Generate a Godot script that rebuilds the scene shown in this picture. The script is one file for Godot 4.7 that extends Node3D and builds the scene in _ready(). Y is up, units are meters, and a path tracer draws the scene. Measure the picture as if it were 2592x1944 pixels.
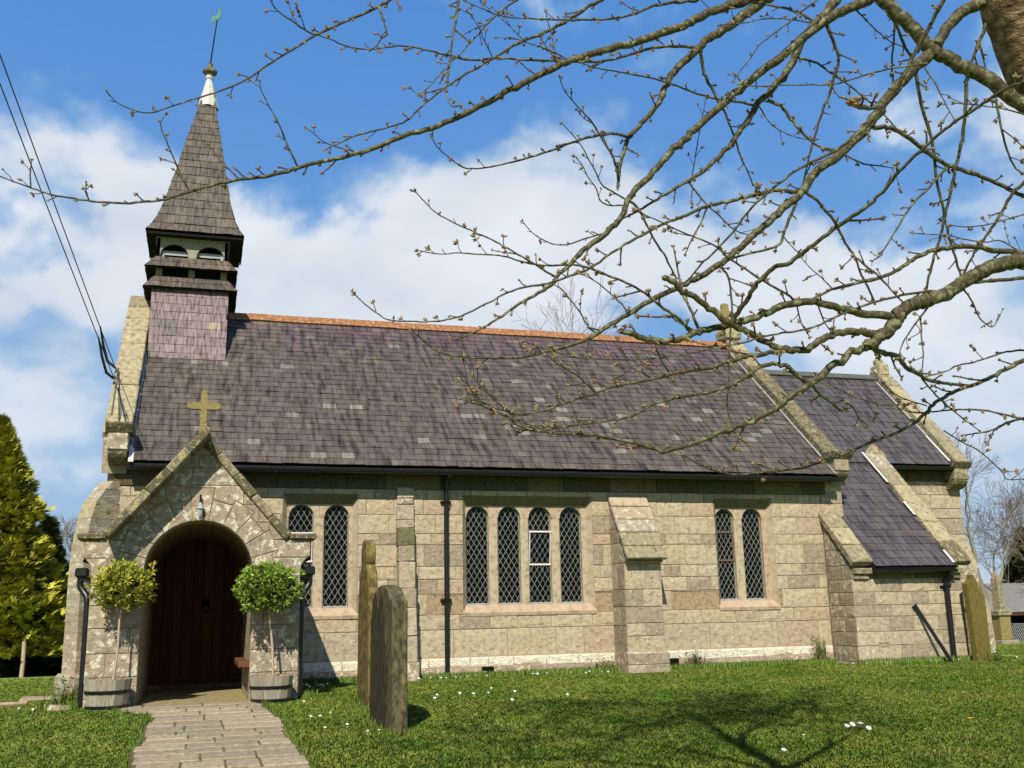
extends Node3D
# A small sandstone village church seen from its path in early spring, through the budding boughs of a cherry tree.

const EYE := Vector3(0, 1.1, 17.6)
const MID := -0.045            # the porch axis
const PITCH := 0.885           # rise over run of the nave roof
var rng := RandomNumberGenerator.new()
var used := {}
var mats := {}
var tex := {}
var church: Node3D


# ---------------------------------------------------------------- mesh building
class MB:
	var v := PackedVector3Array()
	var n := PackedVector3Array()
	var u := PackedVector2Array()
	var c := PackedColorArray()
	var col := Color(1, 1, 1)

	func vert(p: Vector3, nn: Vector3, uv := Vector2.ZERO) -> void:
		v.append(p)
		n.append(nn)
		u.append(uv)
		c.append(col)

	func tri(a: Vector3, b: Vector3, d: Vector3) -> void:   # counter-clockwise from outside
		var nn := (b - a).cross(d - a)
		if nn.length_squared() < 1e-16:
			return
		nn = nn.normalized()
		vert(a, nn)
		vert(d, nn)
		vert(b, nn)

	func quad(a: Vector3, b: Vector3, d: Vector3, e: Vector3) -> void:
		var nn := (d - a).cross(e - b).normalized()
		for p in [a, d, b, a, e, d]:
			vert(p, nn)

	func box(lo: Vector3, hi: Vector3, xf := Transform3D()) -> void:
		var p := []
		for i in 8:
			p.append(xf * Vector3(hi.x if i & 1 else lo.x, hi.y if i & 2 else lo.y, hi.z if i & 4 else lo.z))
		quad(p[4], p[5], p[7], p[6])
		quad(p[1], p[0], p[2], p[3])
		quad(p[5], p[1], p[3], p[7])
		quad(p[0], p[4], p[6], p[2])
		quad(p[6], p[7], p[3], p[2])
		quad(p[0], p[1], p[5], p[4])

	# a box with chamfered edges; jit moves its corners a little
	func cbox(lo: Vector3, hi: Vector3, ch: float, xf := Transform3D(), r: RandomNumberGenerator = null, jit := 0.0) -> void:
		var x := []
		for i in 8:
			var s := Vector3(1 if i & 1 else -1, 1 if i & 2 else -1, 1 if i & 4 else -1)
			var p := Vector3(hi.x if i & 1 else lo.x, hi.y if i & 2 else lo.y, hi.z if i & 4 else lo.z)
			if r:
				p += Vector3(r.randf_range(-jit, jit), r.randf_range(-jit, jit), r.randf_range(-jit, jit))
			x.append([xf * (p - Vector3(0, s.y, s.z) * ch), xf * (p - Vector3(s.x, 0, s.z) * ch), xf * (p - Vector3(s.x, s.y, 0) * ch)])
		quad(x[4][2], x[5][2], x[7][2], x[6][2])
		quad(x[1][2], x[0][2], x[2][2], x[3][2])
		quad(x[5][0], x[1][0], x[3][0], x[7][0])
		quad(x[0][0], x[4][0], x[6][0], x[2][0])
		quad(x[6][1], x[7][1], x[3][1], x[2][1])
		quad(x[0][1], x[1][1], x[5][1], x[4][1])
		quad(x[4][1], x[5][1], x[5][2], x[4][2])
		quad(x[6][2], x[7][2], x[7][1], x[6][1])
		quad(x[5][2], x[5][0], x[7][0], x[7][2])
		quad(x[4][0], x[4][2], x[6][2], x[6][0])
		quad(x[0][2], x[1][2], x[1][1], x[0][1])
		quad(x[2][1], x[3][1], x[3][2], x[2][2])
		quad(x[1][0], x[1][2], x[3][2], x[3][0])
		quad(x[0][2], x[0][0], x[2][0], x[2][2])
		quad(x[0][1], x[4][1], x[4][0], x[0][0])
		quad(x[1][0], x[5][0], x[5][1], x[1][1])
		quad(x[2][0], x[6][0], x[6][1], x[2][1])
		quad(x[3][1], x[7][1], x[7][0], x[3][0])
		for i in 8:
			if (i & 1) ^ ((i >> 1) & 1) ^ ((i >> 2) & 1):
				tri(x[i][0], x[i][1], x[i][2])
			else:
				tri(x[i][0], x[i][2], x[i][1])

	# an outline (counter-clockwise in x, y) pushed from z0 to z1
	func prism(poly: PackedVector2Array, z0: float, z1: float, xf := Transform3D()) -> void:
		var idx := Geometry2D.triangulate_polygon(poly)
		var flip := Geometry2D.is_polygon_clockwise(poly)
		for i in range(0, idx.size(), 3):
			var a := poly[idx[i]]
			var b := poly[idx[i + 1]]
			var d := poly[idx[i + 2]]
			if (b - a).cross(d - a) < 0:
				var t := b
				b = d
				d = t
			tri(xf * Vector3(a.x, a.y, z1), xf * Vector3(b.x, b.y, z1), xf * Vector3(d.x, d.y, z1))
			tri(xf * Vector3(a.x, a.y, z0), xf * Vector3(d.x, d.y, z0), xf * Vector3(b.x, b.y, z0))
		for i in poly.size():
			var a := poly[i]
			var b := poly[(i + 1) % poly.size()]
			if flip:
				var t := b
				b = a
				a = t
			quad(xf * Vector3(a.x, a.y, z0), xf * Vector3(b.x, b.y, z0), xf * Vector3(b.x, b.y, z1), xf * Vector3(a.x, a.y, z1))

	func tube(p: PackedVector3Array, r: PackedFloat32Array, sides: int, ends := true) -> void:
		var nn := p.size()
		var up := Vector3.UP
		var t0 := (p[1] - p[0]).normalized()
		if absf(t0.dot(up)) > 0.9:
			up = Vector3.RIGHT
		var side := t0.cross(up).normalized()
		var ring := []
		var len := 0.0
		for i in nn:
			var t := (p[mini(i + 1, nn - 1)] - p[maxi(i - 1, 0)]).normalized()
			side = (side - t * side.dot(t)).normalized()
			var o := t.cross(side)
			if i:
				len += p[i].distance_to(p[i - 1])
			var row := []
			for k in sides + 1:
				var a := TAU * k / sides
				var d := side * cos(a) + o * sin(a)
				row.append([p[i] + d * r[i], d, Vector2(float(k) / sides, len)])
			ring.append(row)
		for i in nn - 1:
			for k in sides:
				var a = ring[i][k]
				var b = ring[i][k + 1]
				var d = ring[i + 1][k + 1]
				var e = ring[i + 1][k]
				for q in [a, d, b, a, e, d]:
					vert(q[0], q[1], q[2])
		if ends:
			for k in range(1, sides - 1):
				tri(ring[0][0][0], ring[0][k + 1][0], ring[0][k][0])
				tri(ring[nn - 1][0][0], ring[nn - 1][k][0], ring[nn - 1][k + 1][0])

	func lathe(prof: Array, sides: int, at := Vector3.ZERO) -> void:   # pairs of radius and height, upwards
		for i in prof.size() - 1:
			for k in sides:
				var a0 := TAU * k / sides
				var a1 := TAU * (k + 1) / sides
				var q := []
				for w in [[i, a0], [i, a1], [i + 1, a1], [i + 1, a0]]:
					q.append(at + Vector3(prof[w[0]][0] * sin(w[1]), prof[w[0]][1], prof[w[0]][0] * cos(w[1])))
				if prof[i][0] < 1e-5:
					tri(q[0], q[2], q[3])
				elif prof[i + 1][0] < 1e-5:
					tri(q[0], q[1], q[2])
				else:
					quad(q[0], q[1], q[2], q[3])

	func blob(at: Vector3, ax: Vector3, len: float, r: float) -> void:   # a bud: two cones of four sides
		var s := ax.cross(Vector3(0.31, 0.77, 0.55)).normalized() * r
		var o := ax.cross(s).normalized() * r
		var m := at + ax * len * 0.4
		var tip := at + ax * len
		var q := [m + s, m + o, m - s, m - o]
		for i in 4:
			tri(q[i], q[(i + 1) % 4], tip)
			tri(q[(i + 1) % 4], q[i], at)

	func mesh(m: Material) -> ArrayMesh:
		var a := []
		a.resize(Mesh.ARRAY_MAX)
		a[Mesh.ARRAY_VERTEX] = v
		a[Mesh.ARRAY_NORMAL] = n
		a[Mesh.ARRAY_TEX_UV] = u
		a[Mesh.ARRAY_COLOR] = c
		var am := ArrayMesh.new()
		am.add_surface_from_arrays(Mesh.PRIMITIVE_TRIANGLES, a)
		am.surface_set_material(0, m)
		return am


func obj(called: String, b: MB, m: Material, parent: Node3D = self, at := Vector3.ZERO) -> MeshInstance3D:
	var o := MeshInstance3D.new()
	o.name = called
	o.mesh = b.mesh(m)
	o.position = at
	parent.add_child(o, true)
	return o


func holder(called: String, parent: Node3D) -> Node3D:
	var o := Node3D.new()
	o.name = called
	parent.add_child(o, true)
	return o


func numbered(called: String) -> String:
	var k: int = used.get(called, -1) + 1
	used[called] = k
	return called if k == 0 else "%s_%03d" % [called, k]


func tag(o: Node3D, label: String, category: String, group := "", kind := "") -> Node3D:
	if label:
		o.set_meta("label", label)
	if category:
		o.set_meta("category", category)
	if group:
		o.set_meta("group", group)
	if kind:
		o.set_meta("kind", kind)
	return o


func thing(called: String, label: String, category: String, at := Vector3.ZERO, group := "") -> Node3D:
	var o := Node3D.new()
	o.name = numbered(called)
	o.position = at
	add_child(o, true)
	return tag(o, label, category, group)


func stuff(o: Node3D) -> Node3D:
	o.set_meta("kind", "stuff")
	return o


# ---------------------------------------------------------------- materials
func lin(r: float, g: float, b: float) -> Color:
	return Color(r, g, b).linear_to_srgb()


func noise_tex(key: String, sd: int, freq: float, oct: int, ramp: Array, size := 512, type := FastNoiseLite.TYPE_SIMPLEX_SMOOTH, gain := 0.5) -> NoiseTexture2D:
	if tex.has(key):
		return tex[key]
	var f := FastNoiseLite.new()
	f.seed = sd
	f.frequency = freq
	f.noise_type = type
	f.fractal_octaves = oct
	f.fractal_gain = gain
	if type == FastNoiseLite.TYPE_CELLULAR:
		f.cellular_return_type = FastNoiseLite.RETURN_DISTANCE
	var t := NoiseTexture2D.new()
	t.width = size
	t.height = size
	t.seamless = true
	t.generate_mipmaps = false
	t.noise = f
	if ramp:
		var g := Gradient.new()
		var off := PackedFloat32Array()
		var cs := PackedColorArray()
		for r in ramp:
			off.append(r[0])
			cs.append(r[1])
		g.offsets = off
		g.colors = cs
		t.color_ramp = g
	tex[key] = t
	return t


func base_mat(key: String, c: Color, rough := 0.9) -> StandardMaterial3D:
	var m := StandardMaterial3D.new()
	m.resource_name = key
	m.albedo_color = c
	m.roughness = rough
	m.metallic_specular = 0.3
	mats[key] = m
	return m


func world_uv(m: StandardMaterial3D, s1: Vector3, s2 := Vector3.ZERO) -> void:
	m.uv1_triplanar = true
	m.uv1_world_triplanar = true
	m.uv1_scale = s1
	if s2 != Vector3.ZERO:
		m.uv2_triplanar = true
		m.uv2_world_triplanar = true
		m.uv2_scale = s2


func relief(m: StandardMaterial3D, t: Texture2D, cm: float) -> void:
	m.heightmap_enabled = true
	m.heightmap_texture = t
	m.heightmap_scale = cm


func overlay(m: StandardMaterial3D, t: Texture2D, mode := BaseMaterial3D.BLEND_MODE_MIX) -> void:
	m.detail_enabled = true
	m.detail_albedo = t
	m.detail_blend_mode = mode
	m.detail_uv_layer = BaseMaterial3D.DETAIL_UV_2


func grey(a: float, b := -1.0, c := -1.0) -> Color:
	return Color(a, a if b < 0 else b, a if c < 0 else c)


func make_materials() -> void:
	var stone_tone := noise_tex("stone_tone", 3, 0.012, 6, [[0.0, Color(0.66, 0.62, 0.56)], [0.30, Color(0.86, 0.84, 0.80)], [0.5, Color(0.95, 0.94, 0.91)], [1.0, Color(1, 0.99, 0.95)]], 1024, FastNoiseLite.TYPE_SIMPLEX_SMOOTH, 0.66)
	var rock := noise_tex("rock", 9, 0.03, 6, [], 1024, FastNoiseLite.TYPE_SIMPLEX_SMOOTH, 0.68)
	var lichen := noise_tex("lichen", 21, 0.011, 6, [[0.0, Color(0.43, 0.40, 0.32, 0.55)], [0.27, Color(0.5, 0.47, 0.38, 0.0)], [0.71, Color(0.8, 0.78, 0.68, 0)], [0.78, Color(0.80, 0.79, 0.7, 0.5)], [1.0, Color(0.86, 0.86, 0.8, 0.8)]], 1024, FastNoiseLite.TYPE_SIMPLEX_SMOOTH, 0.72)
	var lichen_rich := noise_tex("lichen_rich", 35, 0.009, 6, [[0.0, Color(0.36, 0.33, 0.24, 0.6)], [0.3, Color(0.5, 0.47, 0.36, 0)], [0.585, Color(0.78, 0.76, 0.66, 0)], [0.64, Color(0.80, 0.79, 0.70, 0.62)], [1.0, Color(0.86, 0.86, 0.8, 0.9)]], 1024, FastNoiseLite.TYPE_SIMPLEX_SMOOTH, 0.68)
	var moss := noise_tex("moss", 44, 0.012, 5, [[0.0, Color(0.27, 0.27, 0.17, 0.9)], [0.30, Color(0.36, 0.35, 0.24, 0.7)], [0.42, Color(0.4, 0.38, 0.28, 0)], [0.62, Color(0.75, 0.72, 0.58, 0)], [0.68, Color(0.78, 0.75, 0.60, 0.6)], [0.76, Color(0.74, 0.62, 0.26, 0.6)], [0.82, Color(0.7, 0.66, 0.5, 0.3)], [1.0, Color(0.42, 0.27, 0.17, 0.9)]], 1024, FastNoiseLite.TYPE_SIMPLEX_SMOOTH, 0.6)
	# the walling stones: six tones of the same sandstone
	var tones := [Color(0.695, 0.650, 0.565), Color(0.675, 0.635, 0.56), Color(0.715, 0.672, 0.588), Color(0.69, 0.625, 0.55), Color(0.61, 0.568, 0.50), Color(0.71, 0.660, 0.567)]
	for i in 6:
		var m := base_mat("stone%d" % i, tones[i], 0.95)
		m.albedo_texture = stone_tone
		world_uv(m, Vector3(0.55, 0.62, 0.55) * (1.0 + 0.07 * i), Vector3(0.5, 0.5, 0.5) * (1.0 + 0.09 * i))
		m.uv1_offset = Vector3(0.31 * i, 0.17 * i, 0.23 * i)
		relief(m, rock, 0.95)
		overlay(m, lichen)
	for i in 3:   # porch and footings: much lichen
		var m := base_mat("lichen_stone%d" % i, [Color(0.625, 0.575, 0.505), Color(0.65, 0.59, 0.515), Color(0.605, 0.57, 0.51)][i], 0.95)
		m.albedo_texture = stone_tone
		world_uv(m, Vector3.ONE * (0.6 + 0.05 * i), Vector3.ONE * (0.62 + 0.06 * i))
		m.uv1_offset = Vector3(0.41 * i, 0.2, 0.13 * i)
		relief(m, rock, 0.95)
		overlay(m, lichen_rich)
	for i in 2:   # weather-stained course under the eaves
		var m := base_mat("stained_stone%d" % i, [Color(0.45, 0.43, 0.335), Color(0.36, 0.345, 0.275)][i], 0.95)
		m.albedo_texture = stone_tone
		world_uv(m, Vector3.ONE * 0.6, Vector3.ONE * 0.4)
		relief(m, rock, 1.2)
	var m := base_mat("pale_plinth", Color(0.90, 0.885, 0.82), 0.95)
	m.albedo_texture = stone_tone
	world_uv(m, Vector3.ONE * 0.7, Vector3.ONE * 0.9)
	relief(m, rock, 2.0)
	overlay(m, lichen_rich)
	m = base_mat("ashlar", Color(0.70, 0.65, 0.57), 0.92)   # window dressings
	m.albedo_texture = stone_tone
	world_uv(m, Vector3.ONE * 0.5, Vector3.ONE * 0.8)
	relief(m, rock, 0.5)
	m = base_mat("pink_sill", Color(0.70, 0.625, 0.55), 0.92)
	m.albedo_texture = stone_tone
	world_uv(m, Vector3.ONE * 0.5, Vector3.ONE * 0.8)
	relief(m, rock, 0.5)
	m = base_mat("mortar", Color(0.64, 0.57, 0.475), 1.0)
	m.albedo_texture = stone_tone
	world_uv(m, Vector3.ONE * 0.8)
	relief(m, rock, 1.0)
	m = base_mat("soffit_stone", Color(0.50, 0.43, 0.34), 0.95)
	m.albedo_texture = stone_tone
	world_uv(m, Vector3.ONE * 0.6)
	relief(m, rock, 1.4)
	for i in 2:
		m = base_mat("coping%d" % i, [Color(0.66, 0.62, 0.52), Color(0.56, 0.53, 0.45)][i], 0.95)
		m.albedo_texture = stone_tone
		world_uv(m, Vector3.ONE * 0.7, Vector3.ONE * (0.55 + 0.1 * i))
		m.uv1_offset = Vector3(0.3, 0.7 * i, 0.1)
		relief(m, rock, 1.0)
		overlay(m, moss)
	m = base_mat("dark_coping", Color(0.40, 0.375, 0.31), 0.95)
	m.albedo_texture = stone_tone
	world_uv(m, Vector3.ONE * 0.8, Vector3.ONE * 0.7)
	relief(m, rock, 1.0)
	overlay(m, moss)
	m = base_mat("cross_stone", Color(0.56, 0.515, 0.345), 0.95)
	m.albedo_texture = stone_tone
	world_uv(m, Vector3.ONE * 0.9)
	relief(m, rock, 0.8)
	# slates carry their tone as a vertex colour; streaks of weather run down the slope
	var streak := noise_tex("streak", 61, 0.016, 5, [[0.0, grey(0.36, 0.355, 0.345)], [0.30, grey(0.64, 0.63, 0.61)], [0.47, grey(0.90)], [0.6, grey(1.0)], [0.75, grey(1.0, 0.99, 0.93)], [1.0, grey(0.96, 0.93, 0.82)]], 1024, FastNoiseLite.TYPE_SIMPLEX_SMOOTH, 0.55)
	m = base_mat("slate", Color(1, 1, 1), 0.62)
	m.metallic_specular = 0.35
	m.vertex_color_use_as_albedo = true
	m.albedo_texture = streak
	world_uv(m, Vector3(0.42, 0.10, 0.10), Vector3.ONE * 0.9)
	relief(m, rock, 0.25)
	m = base_mat("turret_slate", Color(1, 1, 1), 0.62)
	m.metallic_specular = 0.35
	m.vertex_color_use_as_albedo = true
	m.albedo_texture = streak
	world_uv(m, Vector3(0.95, 0.16, 0.3), Vector3.ONE)
	m.uv1_offset = Vector3(0.12, 0.05, 0)
	relief(m, rock, 0.25)
	m = base_mat("terracotta", Color(0.60, 0.38, 0.27), 0.9)
	m.albedo_texture = stone_tone
	world_uv(m, Vector3.ONE * 1.1, Vector3(0.7, 0.7, 0.7))
	overlay(m, moss)
	m = base_mat("grey_ridge", Color(0.36, 0.37, 0.37), 0.8)
	m.albedo_texture = stone_tone
	world_uv(m, Vector3.ONE)
	m = base_mat("lead", Color(0.62, 0.64, 0.66), 0.6)
	m.metallic_specular = 0.5
	m.albedo_texture = stone_tone
	world_uv(m, Vector3.ONE * 1.5)
	m = base_mat("white_lead", Color(0.80, 0.80, 0.80), 0.6)
	m.albedo_texture = stone_tone
	world_uv(m, Vector3.ONE * 1.2)
	m = base_mat("came", Color(0.52, 0.53, 0.50), 0.7)
	m = base_mat("iron", Color(0.055, 0.058, 0.065), 0.38)
	m.metallic_specular = 0.5
	m = base_mat("old_iron", Color(0.08, 0.075, 0.07), 0.8)
	m = base_mat("dark_void", Color(0.02, 0.02, 0.02), 1.0)
	m = base_mat("inside", Color(0.30, 0.29, 0.27), 1.0)
	m = base_mat("white_paint", Color(0.80, 0.79, 0.76), 0.5)
	m = base_mat("brown_bar", Color(0.40, 0.33, 0.29), 0.7)
	for i in 3:
		m = base_mat("grey_timber%d" % i, [Color(0.62, 0.585, 0.52), Color(0.66, 0.63, 0.56), Color(0.57, 0.545, 0.48)][i], 0.9)
		m.albedo_texture = noise_tex("grain", 71, 0.02, 4, [[0.0, grey(0.62, 0.58, 0.5)], [0.5, grey(0.9)], [1.0, grey(1.0)]], 512)
		world_uv(m, Vector3(5.0, 0.5, 5.0))
		m.uv1_offset = Vector3(0.37 * i, 0.2 * i, 0)
		m = base_mat("door_wood%d" % i, [Color(0.40, 0.27, 0.19), Color(0.36, 0.245, 0.175), Color(0.43, 0.29, 0.20)][i], 0.75)
		m.albedo_texture = tex["grain"]
		world_uv(m, Vector3(5.0, 0.35, 5.0))
		m.uv1_offset = Vector3(0.21 * i, 0.4 * i, 0)
	m = base_mat("turret_wood", Color(0.60, 0.59, 0.56), 0.9)
	m.albedo_texture = stone_tone
	world_uv(m, Vector3(1.4, 1.4, 1.4))
	m = base_mat("turret_dark", Color(0.10, 0.095, 0.09), 0.95)
	m = base_mat("glass", Color(0.03, 0.035, 0.03, 0.45), 0.06)
	m.transparency = BaseMaterial3D.TRANSPARENCY_ALPHA
	m.metallic_specular = 0.32
	m = base_mat("lamp_glass", Color(0.72, 0.76, 0.76, 0.55), 0.1)
	m.transparency = BaseMaterial3D.TRANSPARENCY_ALPHA
	m = base_mat("copper", Color(0.36, 0.52, 0.45), 0.8)
	# ground
	var lawn := noise_tex("lawn", 81, 0.010, 6, [[0.0, Color(0.32, 0.43, 0.14)], [0.42, Color(0.42, 0.52, 0.18)], [0.62, Color(0.49, 0.54, 0.21)], [1.0, Color(0.57, 0.54, 0.30)]], 1024, FastNoiseLite.TYPE_SIMPLEX_SMOOTH, 0.62)
	m = base_mat("grass_ground", Color(1, 1, 1), 1.0)
	m.albedo_texture = lawn
	world_uv(m, Vector3.ONE * 0.28)
	m = base_mat("blade", Color(1, 1, 1), 0.75)
	m.vertex_color_use_as_albedo = true
	m.backlight_enabled = true
	m.backlight = Color(0.5, 0.5, 0.5)
	m.cull_mode = BaseMaterial3D.CULL_DISABLED
	m = base_mat("leaf", Color(1, 1, 1), 0.42)
	m.vertex_color_use_as_albedo = true
	m.backlight_enabled = true
	m.backlight = Color(0.35, 0.35, 0.35)
	m.cull_mode = BaseMaterial3D.CULL_DISABLED
	m = base_mat("needle", Color(1, 1, 1), 0.8)
	m.vertex_color_use_as_albedo = true
	m.backlight_enabled = true
	m.backlight = Color(0.3, 0.3, 0.3)
	m.cull_mode = BaseMaterial3D.CULL_DISABLED
	m = base_mat("plain", Color(1, 1, 1), 0.9)
	m.vertex_color_use_as_albedo = true
	for i in 3:
		m = base_mat("paving%d" % i, [Color(0.62, 0.565, 0.48), Color(0.58, 0.535, 0.46), Color(0.65, 0.60, 0.51)][i], 0.95)
		m.albedo_texture = stone_tone
		world_uv(m, Vector3.ONE * (0.7 + 0.1 * i), Vector3.ONE * 0.9)
		m.uv1_offset = Vector3(0.3 * i, 0, 0.2 * i)
		relief(m, rock, 0.45)
		overlay(m, lichen)
	m = base_mat("path_dirt", Color(0.42, 0.39, 0.27), 1.0)
	m.albedo_texture = stone_tone
	world_uv(m, Vector3.ONE * 1.3)
	relief(m, rock, 1.0)
	# headstones, green with algae and streaked black
	var grave := noise_tex("grave", 91, 0.014, 5, [[0.0, Color(0.17, 0.155, 0.125)], [0.36, Color(0.30, 0.275, 0.21)], [0.55, Color(0.40, 0.375, 0.26)], [0.78, Color(0.47, 0.435, 0.29)], [1.0, Color(0.66, 0.63, 0.54)]], 1024, FastNoiseLite.TYPE_SIMPLEX_SMOOTH, 0.6)
	m = base_mat("headstone", Color(0.86, 0.86, 0.86), 0.95)
	m.albedo_texture = grave
	world_uv(m, Vector3(0.8, 0.42, 0.8))
	relief(m, rock, 0.9)
	m = base_mat("dark_headstone", Color(0.62, 0.60, 0.58), 0.95)
	m.albedo_texture = grave
	world_uv(m, Vector3(1.1, 0.3, 1.1))
	relief(m, rock, 0.9)
	m = base_mat("warm_headstone", Color(1.05, 0.98, 0.82), 0.95)
	m.albedo_texture = grave
	world_uv(m, Vector3(0.62, 0.40, 0.62))
	m.uv1_offset = Vector3(0.2, 0.33, 0.6)
	relief(m, rock, 1.0)
	m = base_mat("olive_headstone", Color(0.44, 0.40, 0.21), 0.95)
	m.albedo_texture = stone_tone
	world_uv(m, Vector3(1.1, 0.5, 1.1))
	relief(m, rock, 1.0)
	# bark: pale lenticel bands on dark olive
	var bark := noise_tex("bark", 101, 0.022, 5, [[0.0, Color(0.30, 0.27, 0.20)], [0.40, Color(0.38, 0.345, 0.25)], [0.66, Color(0.44, 0.41, 0.29)], [0.80, Color(0.58, 0.54, 0.42)], [1.0, Color(0.80, 0.75, 0.66)]], 512)
	m = base_mat("bark", Color(0.66, 0.645, 0.62), 0.6)
	m.albedo_texture = bark
	m.uv1_scale = Vector3(0.35, 5.5, 1)
	relief(m, bark, 0.08)
	m.uv2_triplanar = true
	m.uv2_world_triplanar = true
	m.uv2_scale = Vector3.ONE * 2.6
	overlay(m, noise_tex("bark_lichen", 111, 0.02, 5, [[0.0, Color(0.2, 0.18, 0.14, 0.5)], [0.3, Color(0.3, 0.3, 0.22, 0)], [0.60, Color(0.45, 0.47, 0.32, 0)], [0.68, Color(0.47, 0.49, 0.34, 0.7)], [1.0, Color(0.62, 0.63, 0.52, 0.8)]], 512))
	m = base_mat("trunk_bark", Color(0.92, 0.84, 0.78), 0.8)
	m.albedo_texture = noise_tex("trunk", 103, 0.02, 5, [[0.0, Color(0.30, 0.26, 0.20)], [0.42, Color(0.48, 0.43, 0.34)], [0.62, Color(0.60, 0.55, 0.44)], [1.0, Color(0.88, 0.83, 0.74)]], 512)
	m.uv1_scale = Vector3(0.8, 2.2, 1)
	relief(m, rock, 1.2)
	m = base_mat("twig_bark", Color(0.27, 0.235, 0.19), 0.7)
	m = base_mat("far_bark", Color(0.50, 0.47, 0.38), 0.9)
	m = base_mat("far_twigs", Color(0.47, 0.42, 0.36), 0.9)
	m = base_mat("shed_roof", Color(0.50, 0.50, 0.49), 0.8)
	m.albedo_texture = stone_tone
	world_uv(m, Vector3.ONE * 0.5)
	m = base_mat("shed_wood", Color(0.30, 0.19, 0.15), 0.9)
	m = base_mat("fence_wire", Color(0.62, 0.63, 0.62), 0.5)
	m.metallic = 0.4
	m = base_mat("pale_post", Color(0.66, 0.58, 0.50), 0.9)
	m = base_mat("concrete_step", Color(0.60, 0.56, 0.42), 0.95)
	m.albedo_texture = stone_tone
	world_uv(m, Vector3.ONE * 0.8, Vector3.ONE * 0.7)
	relief(m, rock, 0.8)
	m = base_mat("petal", Color(0.88, 0.87, 0.85), 0.7)
	m = base_mat("yellow_flower", Color(0.90, 0.68, 0.05), 0.7)
	m = base_mat("soil", Color(0.20, 0.15, 0.10), 1.0)
	m = base_mat("chips", Color(0.62, 0.52, 0.38), 1.0)


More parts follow.
